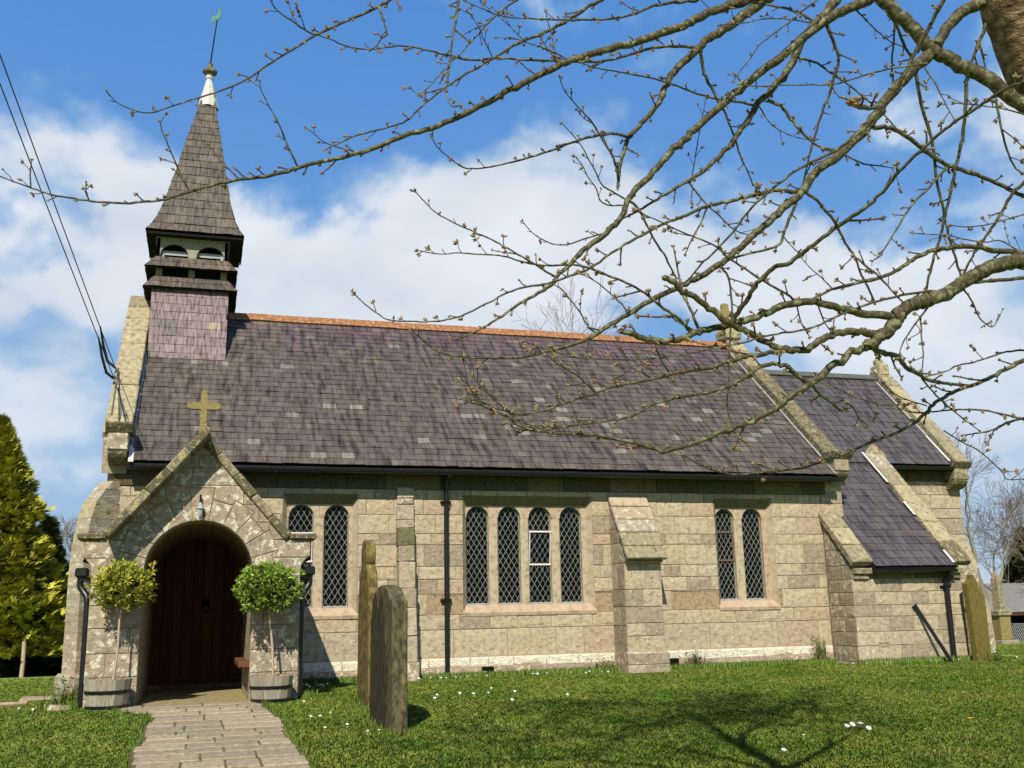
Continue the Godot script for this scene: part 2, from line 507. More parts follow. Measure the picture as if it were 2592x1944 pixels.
# ---------------------------------------------------------------- sky
func make_sky() -> PanoramaSkyMaterial:
	var w := 2048
	var h := 1024
	var f := FastNoiseLite.new()
	f.seed = 12
	f.noise_type = FastNoiseLite.TYPE_SIMPLEX_SMOOTH
	f.frequency = 3.1
	f.fractal_octaves = 7
	f.fractal_gain = 0.56
	f.domain_warp_enabled = true
	f.domain_warp_amplitude = 0.06
	f.domain_warp_frequency = 2.0
	var g := FastNoiseLite.new()
	g.seed = 40
	g.frequency = 5.0
	g.fractal_octaves = 4
	# where the clouds of that afternoon stood: direction and angular size; a negative weight is a clear gap
	var spots := []
	for s in [[0.095, 0.384, -0.919, 3.5, -0.42], [0.049, 0.450, -0.892, 6, -0.5], [0.214, 0.487, -0.847, 7, -0.6], [-0.157, 0.263, -0.952, 2.0, -0.4], [-0.10, 0.345, -0.93, 2.2, -0.25], [0.642, 0.378, -0.666, 4, -0.3], [0.634, 0.219, -0.741, 3, -0.3], [0.520, 0.210, -0.825, 2.5, -0.4], [-0.014, 0.49, -0.87, 6, -0.5], [0.063, 0.362, -0.930, 2.2, -0.3], [0.42, 0.52, -0.75, 8, -0.5], [0.147, 0.350, -0.925, 1.6, -0.3],
			[-0.127, 0.400, -0.907, 5, 0.30], [-0.067, 0.304, -0.950, 6, 0.36], [-0.04, 0.365, -0.93, 3, 0.3], [0.126, 0.300, -0.943, 6, 0.45], [0.05, 0.26, -0.964, 5, 0.35], [0.159, 0.388, -0.904, 2.6, 0.42], [0.128, 0.337, -0.933, 2.6, 0.3], [0.257, 0.430, -0.862, 3.0, 0.40], [0.236, 0.365, -0.90, 3.5, 0.42], [0.334, 0.346, -0.873, 7, 0.45], [0.491, 0.340, -0.798, 8, 0.45], [0.589, 0.350, -0.724, 5, 0.33], [0.60, 0.26, -0.76, 4, 0.3], [0.406, 0.412, -0.811, 4, 0.3], [-0.150, 0.456, -0.877, 3.0, 0.22], [0.0, 0.41, -0.902, 2.5, 0.34], [0.210, 0.295, -0.932, 7, 0.4], [-0.12, 0.2, -0.97, 4, 0.25]]:
		spots.append([Vector3(s[0], s[1], s[2]).normalized(), 1.0 / pow(deg_to_rad(s[3]), 2.0), s[4]])
	var data := PackedByteArray()
	data.resize(w * h * 3)
	var low := Color(0.40, 0.43, 0.36)
	for j in h:
		var e := PI * (0.5 - (j + 0.5) / h)
		var ce := cos(e)
		var se := sin(e)
		if e <= 0.0:
			for i in w:
				var k := (j * w + i) * 3
				data[k] = int(low.r * 255)
				data[k + 1] = int(low.g * 255)
				data[k + 2] = int(low.b * 255)
			continue
		var t1 := clampf(se / 0.30, 0, 1)
		var t2 := clampf((se - 0.22) / 0.5, 0, 1)
		var blue := Color(0.635, 0.715, 0.79).lerp(Color(0.44, 0.605, 0.79), pow(t1, 0.85)).lerp(Color(0.245, 0.455, 0.725), pow(t2, 0.75))
		var cover := lerpf(0.10, -0.16, smoothstep(0.36, 0.62, se)) - 0.12 * smoothstep(0.22, 0.05, se)
		for i in w:
			var a := (i + 0.5) / w * TAU - PI / 2
			var d := Vector3(cos(a) * ce, se, sin(a) * ce)
			var q := f.get_noise_3d(d.x, d.y * 1.7, d.z)
			var bias := cover
			if d.z < -0.4 and se < 0.75:
				for s in spots:
					var k: float = (d - s[0]).length_squared() * s[1]
					if k < 5.0:
						bias += s[2] * 0.8 * exp(-k)
			var c := smoothstep(-0.22, 0.62, q * 1.75 + bias)
			var shade := g.get_noise_3d(d.x, d.y * 2.0, d.z) * 0.5 + 0.5
			var white := Color(0.68, 0.725, 0.78).lerp(Color(0.825, 0.838, 0.86), clampf(shade * 1.25 - 0.3 + c * 0.4, 0, 1))
			var o := blue.lerp(white, c * lerpf(0.62, 0.97, smoothstep(0.05, 0.3, se)))
			var k2 := (j * w + i) * 3
			data[k2] = int(o.r * 255)
			data[k2 + 1] = int(o.g * 255)
			data[k2 + 2] = int(o.b * 255)
	var m := PanoramaSkyMaterial.new()
	m.panorama = ImageTexture.create_from_image(Image.create_from_data(w, h, false, Image.FORMAT_RGB8, data))
	m.energy_multiplier = 1.0
	return m


# ---------------------------------------------------------------- shared shapes
func gy(x: float, z: float) -> float:
	return -0.02 * maxf(0, z - 3.5) - 0.045 * maxf(0, -5.2 - z) + 0.012 * sin(x * 1.3 + 0.7) * sin(z * 1.1) * clampf((z - 3.2) / 2.0, 0, 1)


func inset(p: PackedVector2Array, d: float) -> PackedVector2Array:   # p counter-clockwise
	var out := PackedVector2Array()
	var k := p.size()
	for i in k:
		var e0 := (p[i] - p[(i + k - 1) % k]).normalized()
		var e1 := (p[(i + 1) % k] - p[i]).normalized()
		var n0 := Vector2(-e0.y, e0.x)
		var n1 := Vector2(-e1.y, e1.x)
		var b := (n0 + n1)
		var l := maxf(b.length_squared(), 0.5)
		out.append(p[i] + b * (2.0 * d / l))
	return out


func tidy(p: PackedVector2Array) -> PackedVector2Array:
	var q := PackedVector2Array()
	for i in p.size():
		if p[i].distance_to(p[(i + 1) % p.size()]) > 0.012:
			q.append(p[i])
	if q.size() > 2 and Geometry2D.is_polygon_clockwise(q):
		q.reverse()
	return q


# one dressed stone: outline in x, y with its face about z = proud, set back into the mortar
func stone_mesh(poly: PackedVector2Array, xf: Transform3D, proud: float, bevel: float, rough: float) -> MB:
	var b := MB.new()
	var p := inset(poly, 0.004)
	var q := inset(poly, bevel + 0.004)
	var k := p.size()
	var zi := PackedFloat32Array()
	var mid := Vector2.ZERO
	for i in k:
		zi.append(proud + rng.randf_range(-rough, rough) * 0.5)
		mid += q[i] / k
	for i in k:
		var j := (i + 1) % k
		b.quad(xf * Vector3(p[i].x, p[i].y, -0.05), xf * Vector3(p[j].x, p[j].y, -0.05), xf * Vector3(p[j].x, p[j].y, proud - bevel), xf * Vector3(p[i].x, p[i].y, proud - bevel))
		b.tri(xf * Vector3(p[i].x, p[i].y, proud - bevel), xf * Vector3(p[j].x, p[j].y, proud - bevel), xf * Vector3(q[j].x, q[j].y, zi[j]))
		b.tri(xf * Vector3(p[i].x, p[i].y, proud - bevel), xf * Vector3(q[j].x, q[j].y, zi[j]), xf * Vector3(q[i].x, q[i].y, zi[i]))
	var convex := true
	for i in k:
		var e0 := q[(i + 1) % k] - q[i]
		var e1 := q[(i + 2) % k] - q[(i + 1) % k]
		if e0.cross(e1) < -1e-5:
			convex = false
	if convex and k < 7:
		# an inner ring and a raised, off-centre middle
		var inner := []
		var off := Vector2(rng.randf_range(-0.2, 0.2), rng.randf_range(-0.2, 0.2))
		for i in k:
			var w := mid.lerp(q[i], 0.55) + off * 0.1 * (q[i] - mid).length()
			inner.append(xf * Vector3(w.x, w.y, proud + rng.randf_range(-0.3, 1.0) * rough))
		var c := xf * Vector3(mid.x, mid.y, proud + rng.randf_range(0.2, 1.0) * rough)
		for i in k:
			var j := (i + 1) % k
			var a := xf * Vector3(q[i].x, q[i].y, zi[i])
			var d := xf * Vector3(q[j].x, q[j].y, zi[j])
			b.tri(a, d, inner[j])
			b.tri(a, inner[j], inner[i])
			b.tri(inner[i], inner[j], c)
	else:
		var idx := Geometry2D.triangulate_polygon(q)
		for i in range(0, idx.size(), 3):
			var t := [idx[i], idx[i + 1], idx[i + 2]]
			if (q[t[1]] - q[t[0]]).cross(q[t[2]] - q[t[0]]) < 0:
				t = [t[0], t[2], t[1]]
			b.tri(xf * Vector3(q[t[0]].x, q[t[0]].y, zi[t[0]]), xf * Vector3(q[t[1]].x, q[t[1]].y, zi[t[1]]), xf * Vector3(q[t[2]].x, q[t[2]].y, zi[t[2]]))
	return b


func lay_one(parent: Node3D, poly: PackedVector2Array, xf: Transform3D, kinds: Array, proud: float, rough: float, called := "stone", bevel := 0.007) -> void:
	poly = tidy(poly)
	if poly.size() < 3:
		return
	var area := 0.0
	for i in poly.size():
		area += poly[i].cross(poly[(i + 1) % poly.size()]) * 0.5
	if area < 0.006:
		return
	obj(called, stone_mesh(poly, xf, proud + rng.randf_range(-0.004, 0.004), bevel, rough), mats[kinds[rng.randi() % kinds.size()]], parent)


# courses of blocks over an outline, cut round the holes
func lay(parent: Node3D, region: PackedVector2Array, holes: Array, courses: Array, xf: Transform3D, kinds: Array, wmin: float, wmax: float, proud := 0.006, rough := 0.010, called := "stone") -> void:
	var x0 := 1e9
	var x1 := -1e9
	for p in region:
		x0 = minf(x0, p.x)
		x1 = maxf(x1, p.x)
	var last := []
	for c in courses.size() - 1:
		var cuts := [x0]
		var hh: float = courses[c + 1] - courses[c]
		var x := x0 + rng.randf_range(0.3, 1.0) * wmax
		while x < x1 - wmin * 0.7:
			for l in last:
				if absf(l - x) < 0.07:
					x += 0.11
			cuts.append(x)
			x += rng.randf_range(wmin, wmax) * clampf(hh / 0.28, 0.8, 1.25)
		cuts.append(x1)
		last = cuts
		for i in cuts.size() - 1:
			var r := PackedVector2Array([Vector2(cuts[i], courses[c]), Vector2(cuts[i + 1], courses[c]), Vector2(cuts[i + 1], courses[c + 1]), Vector2(cuts[i], courses[c + 1])])
			var todo: Array = Geometry2D.intersect_polygons(r, region)
			for h in holes:
				var next := []
				for t in todo:
					for q in Geometry2D.clip_polygons(t, h):
						if not Geometry2D.is_polygon_clockwise(q):
							next.append(q)
				todo = next
			for t in todo:
				lay_one(parent, t, xf, kinds, proud, rough, called)


func rect(x0: float, y0: float, x1: float, y1: float) -> PackedVector2Array:
	return PackedVector2Array([Vector2(x0, y0), Vector2(x1, y0), Vector2(x1, y1), Vector2(x0, y1)])


# slates over a four-sided slope: A top left, B top right, C bottom right, D bottom left
func slates(A: Vector3, B: Vector3, C: Vector3, D: Vector3, rows: int, width: float, tone: Callable, m: Material, parent: Node3D, single: bool, thick := 0.008) -> void:
	var nn := (D - A).cross(B - A)
	if nn.length() < 1e-6:
		nn = (D - A).cross(C - D)
	nn = nn.normalized()
	var all := MB.new()
	for r in rows:
		var v0 := float(r) / rows
		var v1 := float(r + 1) / rows
		var vt := maxf(0.0, v0 - 0.35 / rows)
		var l1 := A.lerp(D, v1)
		var r1 := B.lerp(C, v1)
		var span := l1.distance_to(r1)
		var x := -width * (0.5 if r % 2 else 0.0) - rng.randf() * width * 0.15
		while x < span:
			var w := width * rng.randf_range(0.86, 1.14)
			var a := clampf(x / span, 0, 1)
			var e := clampf((x + w - 0.005) / span, 0, 1)
			x += w
			if (e - a) * span < 0.025:
				continue
			var b := MB.new() if single else all
			b.col = tone.call(v1, (a + e) * 0.5)
			var lift := thick * 1.6 + rng.randf_range(-0.002, 0.004) + (0.008 if rng.randf() < 0.05 else 0.0)
			var skew := rng.randf_range(-0.0045, 0.0045)
			var drop := (D - A).normalized() * rng.randf_range(-0.004, 0.008)
			var p0 := A.lerp(D, vt).lerp(B.lerp(C, vt), a) + nn * 0.002
			var p1 := A.lerp(D, vt).lerp(B.lerp(C, vt), e) + nn * 0.002
			var p2 := l1.lerp(r1, e) + nn * (lift + skew) + drop
			var p3 := l1.lerp(r1, a) + nn * (lift - skew) + drop
			b.quad(p3, p2, p1, p0)
			var d := nn * thick
			b.quad(p3 - d, p2 - d, p2, p3)
			b.quad(p2 - d, p1 - d * 0.2, p1, p2)
			b.quad(p0 - d * 0.2, p3 - d, p3, p0)
			if single:
				obj("slate", b, m, parent)
	if not single:
		stuff(obj("slates", all, m, parent))


# ---------------------------------------------------------------- the church
func trans(n: Vector3, o: Vector3) -> Transform3D:   # local x, y over a wall whose outside looks along n
	return Transform3D(Basis(Vector3.UP.cross(n).normalized(), Vector3.UP, n.normalized()), o)


func slope_y(z: float) -> float:   # top of the nave slates, both sides
	return 3.56 + PITCH * (0.35 - absf(z + 3.8) * -1.0 - 0.0) if false else 3.56 + PITCH * (4.15 - absf(z + 3.8))


func slate_tone(kind: String) -> Callable:
	return func(v: float, s: float) -> Color:
		var t := rng.randf_range(0.86, 1.12) * (1.08 if kind == "nave" else 1.0)
		if kind == "nave":
			var k := smoothstep(0.16, 0.34, v + 0.05 * sin(s * 21.0) + rng.randf_range(-0.05, 0.05))
			var c := Color(0.108, 0.076, 0.082).lerp(Color(0.098, 0.081, 0.070), k)
			if s < 0.2:
				c = c.lerp(Color(0.112, 0.092, 0.078), 0.6)
			if rng.randf() < 0.022 * k + 0.012:
				c = Color(0.185, 0.175, 0.145)
			elif rng.randf() < 0.08:
				c = c.lerp(Color(0.135, 0.12, 0.098), 0.6)
			return c * t
		if kind == "apron":
			var c := Color(0.235, 0.17, 0.175) * t
			if rng.randf() < 0.08:
				c = Color(0.16, 0.145, 0.13)
			if rng.randf() < 0.02:
				c = Color(0.34, 0.28, 0.20)
			return c
		if kind == "skirt":
			return Color(0.16, 0.125, 0.10).lerp(Color(0.10, 0.088, 0.075), rng.randf()) * t
		if kind == "spire":
			return Color(0.145, 0.118, 0.092).lerp(Color(0.085, 0.075, 0.066), rng.randf() * 0.8) * t
		if rng.randf() < 0.05:
			return Color(0.105, 0.083, 0.082) * t
		return Color(0.092, 0.083, 0.086) * rng.randf_range(0.9, 1.1)


func arch_points(cx: float, spring: float, r: float, seg: int) -> PackedVector2Array:   # right to left over the top
	var p := PackedVector2Array()
	for i in seg + 1:
		var a := PI * i / seg
		p.append(Vector2(cx + r * cos(a), spring + r * sin(a)))
	return p


# gable coping: stones laid down a slope from a to b (centre line of the top), with their width along x
func coping(called: String, parent: Node3D, x0: float, x1: float, y_hi: float, z_hi: float, y_lo: float, z_lo: float, count: int, thick: float, kinds: Array) -> Node3D:
	var h := holder(called, parent)
	var a := Vector3(0, y_hi, z_hi)
	var b := Vector3(0, y_lo, z_lo)
	var d := (b - a).normalized()
	var up := Vector3.RIGHT.cross(d).normalized()
	if up.y < 0:
		up = -up
	var step := (b - a).length() / count
	for i in count:
		var m := MB.new()
		var xf := Transform3D(Basis(Vector3.RIGHT, up, Vector3.RIGHT.cross(up)), a + d * (i + 0.5) * step)
		m.cbox(Vector3(x0, -thick, -step / 2 + 0.005), Vector3(x1, 0.0 + rng.randf_range(-0.008, 0.01), step / 2 - 0.005), 0.018, xf, rng, 0.007)
		obj("coping_stone", m, mats[kinds[rng.randi() % kinds.size()]], h)
	return h


func kneeler(called: String, parent: Node3D, x0: float, x1: float, y: float, z: float, zb: float, mat_key: String, cap_key: String, big := 1.0) -> void:
	var h := holder(called, parent)
	var m := MB.new()
	m.prism(PackedVector2Array([Vector2(zb, y - 0.12 * big), Vector2(z - 0.09, y - 0.12 * big), Vector2(z, y), Vector2(z, y + 0.03), Vector2(z - 0.08, y + 0.05), Vector2(zb, y + 0.06)]), x0 - 0.06, x1 + 0.04, Transform3D(Basis(Vector3(0, 0, 1), Vector3.UP, Vector3(-1, 0, 0)), Vector3.ZERO) * Transform3D(Basis(), Vector3(0, 0, -x0 - x1)))
	obj("cap_stone", m, mats[cap_key], h)
	m = MB.new()
	m.cbox(Vector3(x0, y - 0.40 * big, zb), Vector3(x1, y - 0.122 * big, z - 0.10), 0.015, Transform3D(), rng, 0.008)
	obj("block_stone", m, mats[mat_key], h)
	m = MB.new()
	var q := PackedVector2Array([Vector2(zb, y - 0.405 * big)])
	var zr := z - 0.12
	q.clear()
	q.append(Vector2(zb, y - 0.402 * big))
	q.append(Vector2(zb, y - 0.62 * big))
	for i in 7:
		var a := PI / 2 * i / 6.0
		q.append(Vector2(lerpf(zb + 0.06, zr, sin(a)), y - 0.62 * big + 0.218 * big * (1.0 - cos(a))))
	q.reverse()
	m.prism(q, x0 + 0.012, x1 - 0.012, Transform3D(Basis(Vector3(0, 0, 1), Vector3.UP, Vector3(-1, 0, 0)), Vector3(0, 0, 0)) * Transform3D(Basis(), Vector3(0, 0, -x0 - x1)))
	obj("corbel_stone", m, mats[cap_key], h)


func window(x0: float, x1: float, lights: Array, hopper: Array, bar_key: String, single_panes: bool) -> void:
	var w := holder("window", church)
	w.set_meta("label", "window of %d round-headed lights with diamond leaded panes" % lights.size())
	var top := 3.10
	var sill := 1.06
	var fz := -0.11                      # face of the tracery
	var head := 2.94
	var spring := 2.725
	var bot := 1.225
	var c := 0.075
	# chamfered frame round the recess: head, left jamb, right jamb, sloping sill
	var m := MB.new()
	m.quad(Vector3(x0 + c, head, fz), Vector3(x1 - c, head, fz), Vector3(x1, top, 0.004), Vector3(x0, top, 0.004))
	m.quad(Vector3(x0, top, 0.004), Vector3(x1, top, 0.004), Vector3(x1, top, -0.2), Vector3(x0, top, -0.2))
	obj("head_chamfer", m, mats["stained_stone0"], w)
	for s in [0, 1]:
		m = MB.new()
		if s == 0:
			m.quad(Vector3(x0, sill, 0.004), Vector3(x0 + c, bot - 0.02, fz), Vector3(x0 + c, head, fz), Vector3(x0, top, 0.004))
		else:
			m.quad(Vector3(x1 - c, bot - 0.02, fz), Vector3(x1, sill, 0.004), Vector3(x1, top, 0.004), Vector3(x1 - c, head, fz))
		obj("jamb_chamfer", m, mats["ashlar"], w)
	m = MB.new()
	m.prism(PackedVector2Array([Vector2(-0.25, sill - 0.04), Vector2(0.022, sill - 0.04), Vector2(0.03, sill + 0.015), Vector2(fz + 0.02, bot - 0.02), Vector2(-0.25, bot)]), x0 - 0.02, x1 + 0.02, Transform3D(Basis(Vector3(0, 0, 1), Vector3.UP, Vector3(-1, 0, 0)), Vector3.ZERO) * Transform3D(Basis(), Vector3(0, 0, -x0 - x1)))
	obj("sill", m, mats["pink_sill"], w)
	# tracery: a head stone over each light and mullions between
	var edges := [x0 + c - 0.03]
	for i in lights.size() - 1:
		edges.append((lights[i][1] + lights[i + 1][0]) * 0.5)
	edges.append(x1 - c + 0.03)
	for i in lights.size():
		var a: float = lights[i][0]
		var b: float = lights[i][1]
		var r := (b - a) * 0.5
		var q := PackedVector2Array([Vector2(edges[i] + 0.002, head + 0.01), Vector2(edges[i] + 0.002, spring)])
		var ar := arch_points((a + b) / 2, spring, r, 14)
		ar.reverse()
		q.append_array(ar)
		q.append(Vector2(edges[i + 1] - 0.002, spring))
		q.append(Vector2(edges[i + 1] - 0.002, head + 0.01))
		m = MB.new()
		m.prism(q, fz - 0.15, fz, Transform3D())
		obj("head_stone", m, mats[["ashlar", "pink_sill"][int(rng.randf() < 0.3)]], w)
	for i in lights.size() + 1:
		var a: float = edges[0] if i == 0 else lights[i - 1][1]
		var b: float = edges[-1] if i == lights.size() else lights[i][0]
		m = MB.new()
		var ch := 0.02
		m.prism(PackedVector2Array([Vector2(a, fz - 0.15), Vector2(b, fz - 0.15), Vector2(b, fz - ch), Vector2(b - ch, fz - 0.002), Vector2(a + ch, fz - 0.002), Vector2(a, fz - ch)]), -(spring - 0.002), -(bot - 0.03), Transform3D(Basis(Vector3(1, 0, 0), Vector3(0, 0, 1), Vector3(0, -1, 0)), Vector3.ZERO))
		obj("mullion", m, mats[["ashlar", "pink_sill"][int(rng.randf() < 0.25)]], w)
	# glazing
	for i in lights.size():
		var a: float = lights[i][0] + 0.006
		var b: float = lights[i][1] - 0.006
		var r := (b - a) * 0.5
		var shape := PackedVector2Array([Vector2(a, bot), Vector2(b, bot)])
		shape.append_array(arch_points((a + b) / 2, spring, r, 12))
		var gz := fz - 0.085
		var px := (b - a) / 4.0
		var py := px * 1.62
		var lead := MB.new()
		var rest := MB.new()
		var hop: Array = hopper if hopper and hopper[0] == i else []
		# quarries, each at a slight angle of its own
		var ny := int((3.0 - bot) / (py * 0.5)) + 2
		for j in range(-1, ny):
			for k in range(-1, 6):
				var cx := a + (k + (0.5 if j % 2 else 0.0)) * px
				var cy := bot + j * py * 0.5
				for q in Geometry2D.intersect_polygons(PackedVector2Array([Vector2(cx, cy - py / 2), Vector2(cx + px / 2, cy), Vector2(cx, cy + py / 2), Vector2(cx - px / 2, cy)]), shape):
					q = inset(tidy(q), 0.003)
					if q.size() < 3:
						continue
					var mid := Vector2.ZERO
					for p in q:
						mid += p / q.size()
					var tx := rng.randf_range(-0.07, 0.07)
					var ty := rng.randf_range(-0.07, 0.07)
					var dz := 0.0
					if hop and mid.y > hop[1] and mid.y < hop[2]:
						dz = (mid.y - hop[1]) * hop[3]
						ty -= hop[3]
					var g := MB.new() if single_panes else rest
					for e in range(1, q.size() - 1):
						var pp := []
						for s in [0, e, e + 1]:
							pp.append(Vector3(q[s].x, q[s].y, gz + dz - 0.001 + (q[s].x - mid.x) * tx + (q[s].y - mid.y) * ty))
						g.tri(pp[0], pp[1], pp[2])
					if single_panes and g.v.size():
						obj("pane", g, mats["glass"], w)
		if not single_panes:
			stuff(obj("panes", rest, mats["glass"], w))
		# lead cames along both diagonals, clipped to the light
		for sgn in [-1.0, 1.0]:
			for k in range(-14, 26):
				var o := Vector2(a + k * px + (px * 0.5 if false else 0.0), bot)
				var line := PackedVector2Array([o, o + Vector2(sgn * px * 16, py * 16)])
				for q in Geometry2D.intersect_polyline_with_polygon(line, shape):
					if q.size() < 2:
						continue
					var steps := [q[0], q[q.size() - 1]]
					if hop:
						steps = [q[0]]
						for yb in [hop[1], hop[2]]:
							if q[0].y < yb and q[q.size() - 1].y > yb:
								steps.append(q[0].lerp(q[q.size() - 1], (yb - q[0].y) / (q[q.size() - 1].y - q[0].y)))
						steps.append(q[q.size() - 1])
					for e in steps.size() - 1:
						var p0: Vector2 = steps[e]
						var p1: Vector2 = steps[e + 1]
						if p0.distance_to(p1) < 0.01:
							continue
						var d := (p1 - p0).normalized()
						var s := Vector2(-d.y, d.x) * rng.randf_range(0.0034, 0.0050)
						var inside: bool = hop and (p0.y + p1.y) / 2 > hop[1] and (p0.y + p1.y) / 2 < hop[2]
						var z0: float = gz + 0.003 + ((p0.y - hop[1]) * hop[3] if inside else 0.0)
						var z1: float = gz + 0.003 + ((p1.y - hop[1]) * hop[3] if inside else 0.0)
						var up := Vector3(0, 0, 0.004)
						lead.quad(Vector3(p0.x - s.x, p0.y - s.y, z0), Vector3(p1.x - s.x, p1.y - s.y, z1), Vector3(p1.x, p1.y, z1) + up, Vector3(p0.x, p0.y, z0) + up)
						lead.quad(Vector3(p0.x, p0.y, z0) + up, Vector3(p1.x, p1.y, z1) + up, Vector3(p1.x + s.x, p1.y + s.y, z1), Vector3(p0.x + s.x, p0.y + s.y, z0))
		var pts := PackedVector3Array()
		for p in shape:
			pts.append(Vector3(p.x, p.y, gz + 0.002))
		pts.append(pts[0])
		var rr := PackedFloat32Array()
		rr.resize(pts.size())
		rr.fill(0.008)
		lead.tube(pts, rr, 5)
		stuff(obj("lead_cames", lead, mats["came"], w))
		m = MB.new()
		m.box(Vector3(a, bot - 0.012, gz - 0.01), Vector3(b, bot + 0.012, gz + 0.06))
		obj("lead_sill", m, mats["lead"], w)
		if hop:
			m = MB.new()
			for e in [[hop[1], 0.0], [hop[2], (hop[2] - hop[1]) * hop[3]]]:
				m.cbox(Vector3(a - 0.004, e[0] - 0.016, gz - 0.01), Vector3(b + 0.004, e[0] + 0.016, gz + 0.028 + e[1]), 0.004)
			for xx in [a + 0.012, b - 0.012]:
				m.tube(PackedVector3Array([Vector3(xx, hop[1], gz + 0.015), Vector3(xx, hop[2], gz + 0.015 + (hop[2] - hop[1]) * hop[3])]), PackedFloat32Array([0.011, 0.011]), 6)
			obj("hopper_frame", m, mats[bar_key], w)


func build_nave() -> void:
	var XW := -1.53
	var XE := 12.1
	var wins := [[1.255, 2.51], [4.36, 6.785], [9.275, 10.51]]
	var nave := holder("nave_wall", church)
	# the rubble core behind the facing stones
	var m := MB.new()
	var xs := [XW]
	for w in wins:
		xs.append_array(w)
	xs.append(XE)
	for i in range(0, xs.size(), 2):
		if i == 0:
			m.box(Vector3(XW, -0.3, -0.6), Vector3(-0.76, 3.5, -0.009))
			m.box(Vector3(0.67, -0.3, -0.6), Vector3(xs[1], 3.5, -0.009))
			m.box(Vector3(-0.76, 2.45, -0.6), Vector3(0.67, 3.5, -0.009))
		else:
			m.box(Vector3(xs[i], -0.3, -0.6), Vector3(xs[i + 1], 3.5, -0.009))
	for w in wins:
		m.box(Vector3(w[0], -0.3, -0.6), Vector3(w[1], 1.05, -0.009))
		m.box(Vector3(w[0], 3.102, -0.6), Vector3(w[1], 3.5, -0.009))
	obj("wall_core", m, mats["mortar"], nave)
	m = MB.new()
	m.box(Vector3(XW, -0.6, -7.6), Vector3(XE, 3.5, -7.0))
	obj("north_wall", m, mats["stone1"], nave)
	for x in [[XW, XW + 0.34], [XE - 0.32, XE]]:
		m = MB.new()
		m.prism(PackedVector2Array([Vector2(-7.0, -0.6), Vector2(-0.6, -0.6), Vector2(-0.6, 3.5), Vector2(-0.02, 3.55), Vector2(-3.8, slope_y(-3.8) + 0.10), Vector2(-7.58, 3.55), Vector2(-7.0, 3.5)]), -x[1], -x[0], Transform3D(Basis(Vector3(0, 0, 1), Vector3.UP, Vector3(-1, 0, 0)), Vector3.ZERO))
		obj("gable_wall", m, mats["stone4"], nave)
	var holes := []
	for w in wins:
		holes.append(rect(w[0], 1.055, w[1], 3.105))
	holes.append(rect(-1.30, -0.5, 1.24, 2.6))
	var kinds := ["stone0", "stone1", "stone2", "stone2", "stone3", "stone4", "stone5", "stone0"]
	lay(nave, rect(XW, 0.34, 11.60, 3.2), holes, [0.34, 0.80, 1.05, 1.40, 1.65, 1.87, 2.24, 2.43, 2.76, 3.03, 3.2], Transform3D(), kinds, 0.34, 0.85)
	lay(nave, rect(11.60, 1.9, XE, 3.5), [], [1.9, 2.24, 2.5, 2.76, 3.03, 3.26, 3.5], Transform3D(), kinds, 0.3, 0.5)
	# plinth: two low courses standing proud, the upper one weathered white on top
	var base := holder("plinth", church)
	lay(base, rect(0.9, 0.17, 11.58, 0.335), [], [0.17, 0.335], Transform3D(Basis(), Vector3(0, 0, 0.045)), ["pale_plinth"], 0.4, 0.8, 0.006, 0.012, "plinth_stone")
	lay(base, rect(0.9, -0.12, 11.58, 0.17), [], [-0.12, 0.17], Transform3D(Basis(), Vector3(0, 0, 0.06)), ["lichen_stone0", "stone4", "lichen_stone1"], 0.45, 0.8, 0.006, 0.016, "plinth_stone")
	m = MB.new()
	m.prism(PackedVector2Array([Vector2(-0.02, -0.3), Vector2(0.05, -0.3), Vector2(0.05, 0.17), Vector2(0.036, 0.33), Vector2(-0.02, 0.36)]), -11.58, -0.9, Transform3D(Basis(Vector3(0, 0, 1), Vector3.UP, Vector3(-1, 0, 0)), Vector3.ZERO))
	obj("plinth_core", m, mats["mortar"], base)
	for v in [[4.65, 4.86, 0.04, 0.17], [8.1, 8.34, 0.03, 0.20]]:
		m = MB.new()
		m.box(Vector3(v[0], v[2], 0.02), Vector3(v[1], v[3], 0.075))
		obj("air_vent", m, mats["dark_void"], base)
	# stained course under the eaves
	var eaves := holder("eaves_course", church)
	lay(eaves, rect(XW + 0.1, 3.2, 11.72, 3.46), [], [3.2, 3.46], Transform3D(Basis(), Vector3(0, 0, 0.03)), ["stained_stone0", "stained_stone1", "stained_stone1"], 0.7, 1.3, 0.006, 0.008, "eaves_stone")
	m = MB.new()
	m.prism(PackedVector2Array([Vector2(-0.2, 3.21), Vector2(0.018, 3.205), Vector2(0.018, 3.5), Vector2(-0.2, 3.5)]), -11.72, -(XW + 0.1), Transform3D(Basis(Vector3(0, 0, 1), Vector3.UP, Vector3(-1, 0, 0)), Vector3.ZERO))
	obj("eaves_core", m, mats["stained_stone1"], eaves)
	window(1.255, 2.51, [[1.36, 1.78], [1.955, 2.375]], [0, 1.98, 2.45, 0.10], "white_paint", false)
	window(4.36, 6.785, [[4.445, 4.86], [5.03, 5.45], [5.605, 6.03], [6.20, 6.615]], [2, 1.90, 2.48, 0.13], "white_paint", true)
	window(9.275, 10.51, [[9.335, 9.735], [9.915, 10.335]], [0, 1.95, 2.48, 0.0], "brown_bar", false)
	# roof
	var roof := holder("nave_roof", church)
	m = MB.new()
	var ridge := slope_y(-3.8)
	m.prism(PackedVector2Array([Vector2(0.33, 3.50), Vector2(-3.8, ridge - 0.03), Vector2(-7.93, 3.50), Vector2(-7.93, 3.42), Vector2(-3.8, ridge - 0.16), Vector2(0.33, 3.42)]), -11.86, 1.24, Transform3D(Basis(Vector3(0, 0, 1), Vector3.UP, Vector3(-1, 0, 0)), Vector3.ZERO))
	obj("roof_deck", m, mats["turret_dark"], roof)
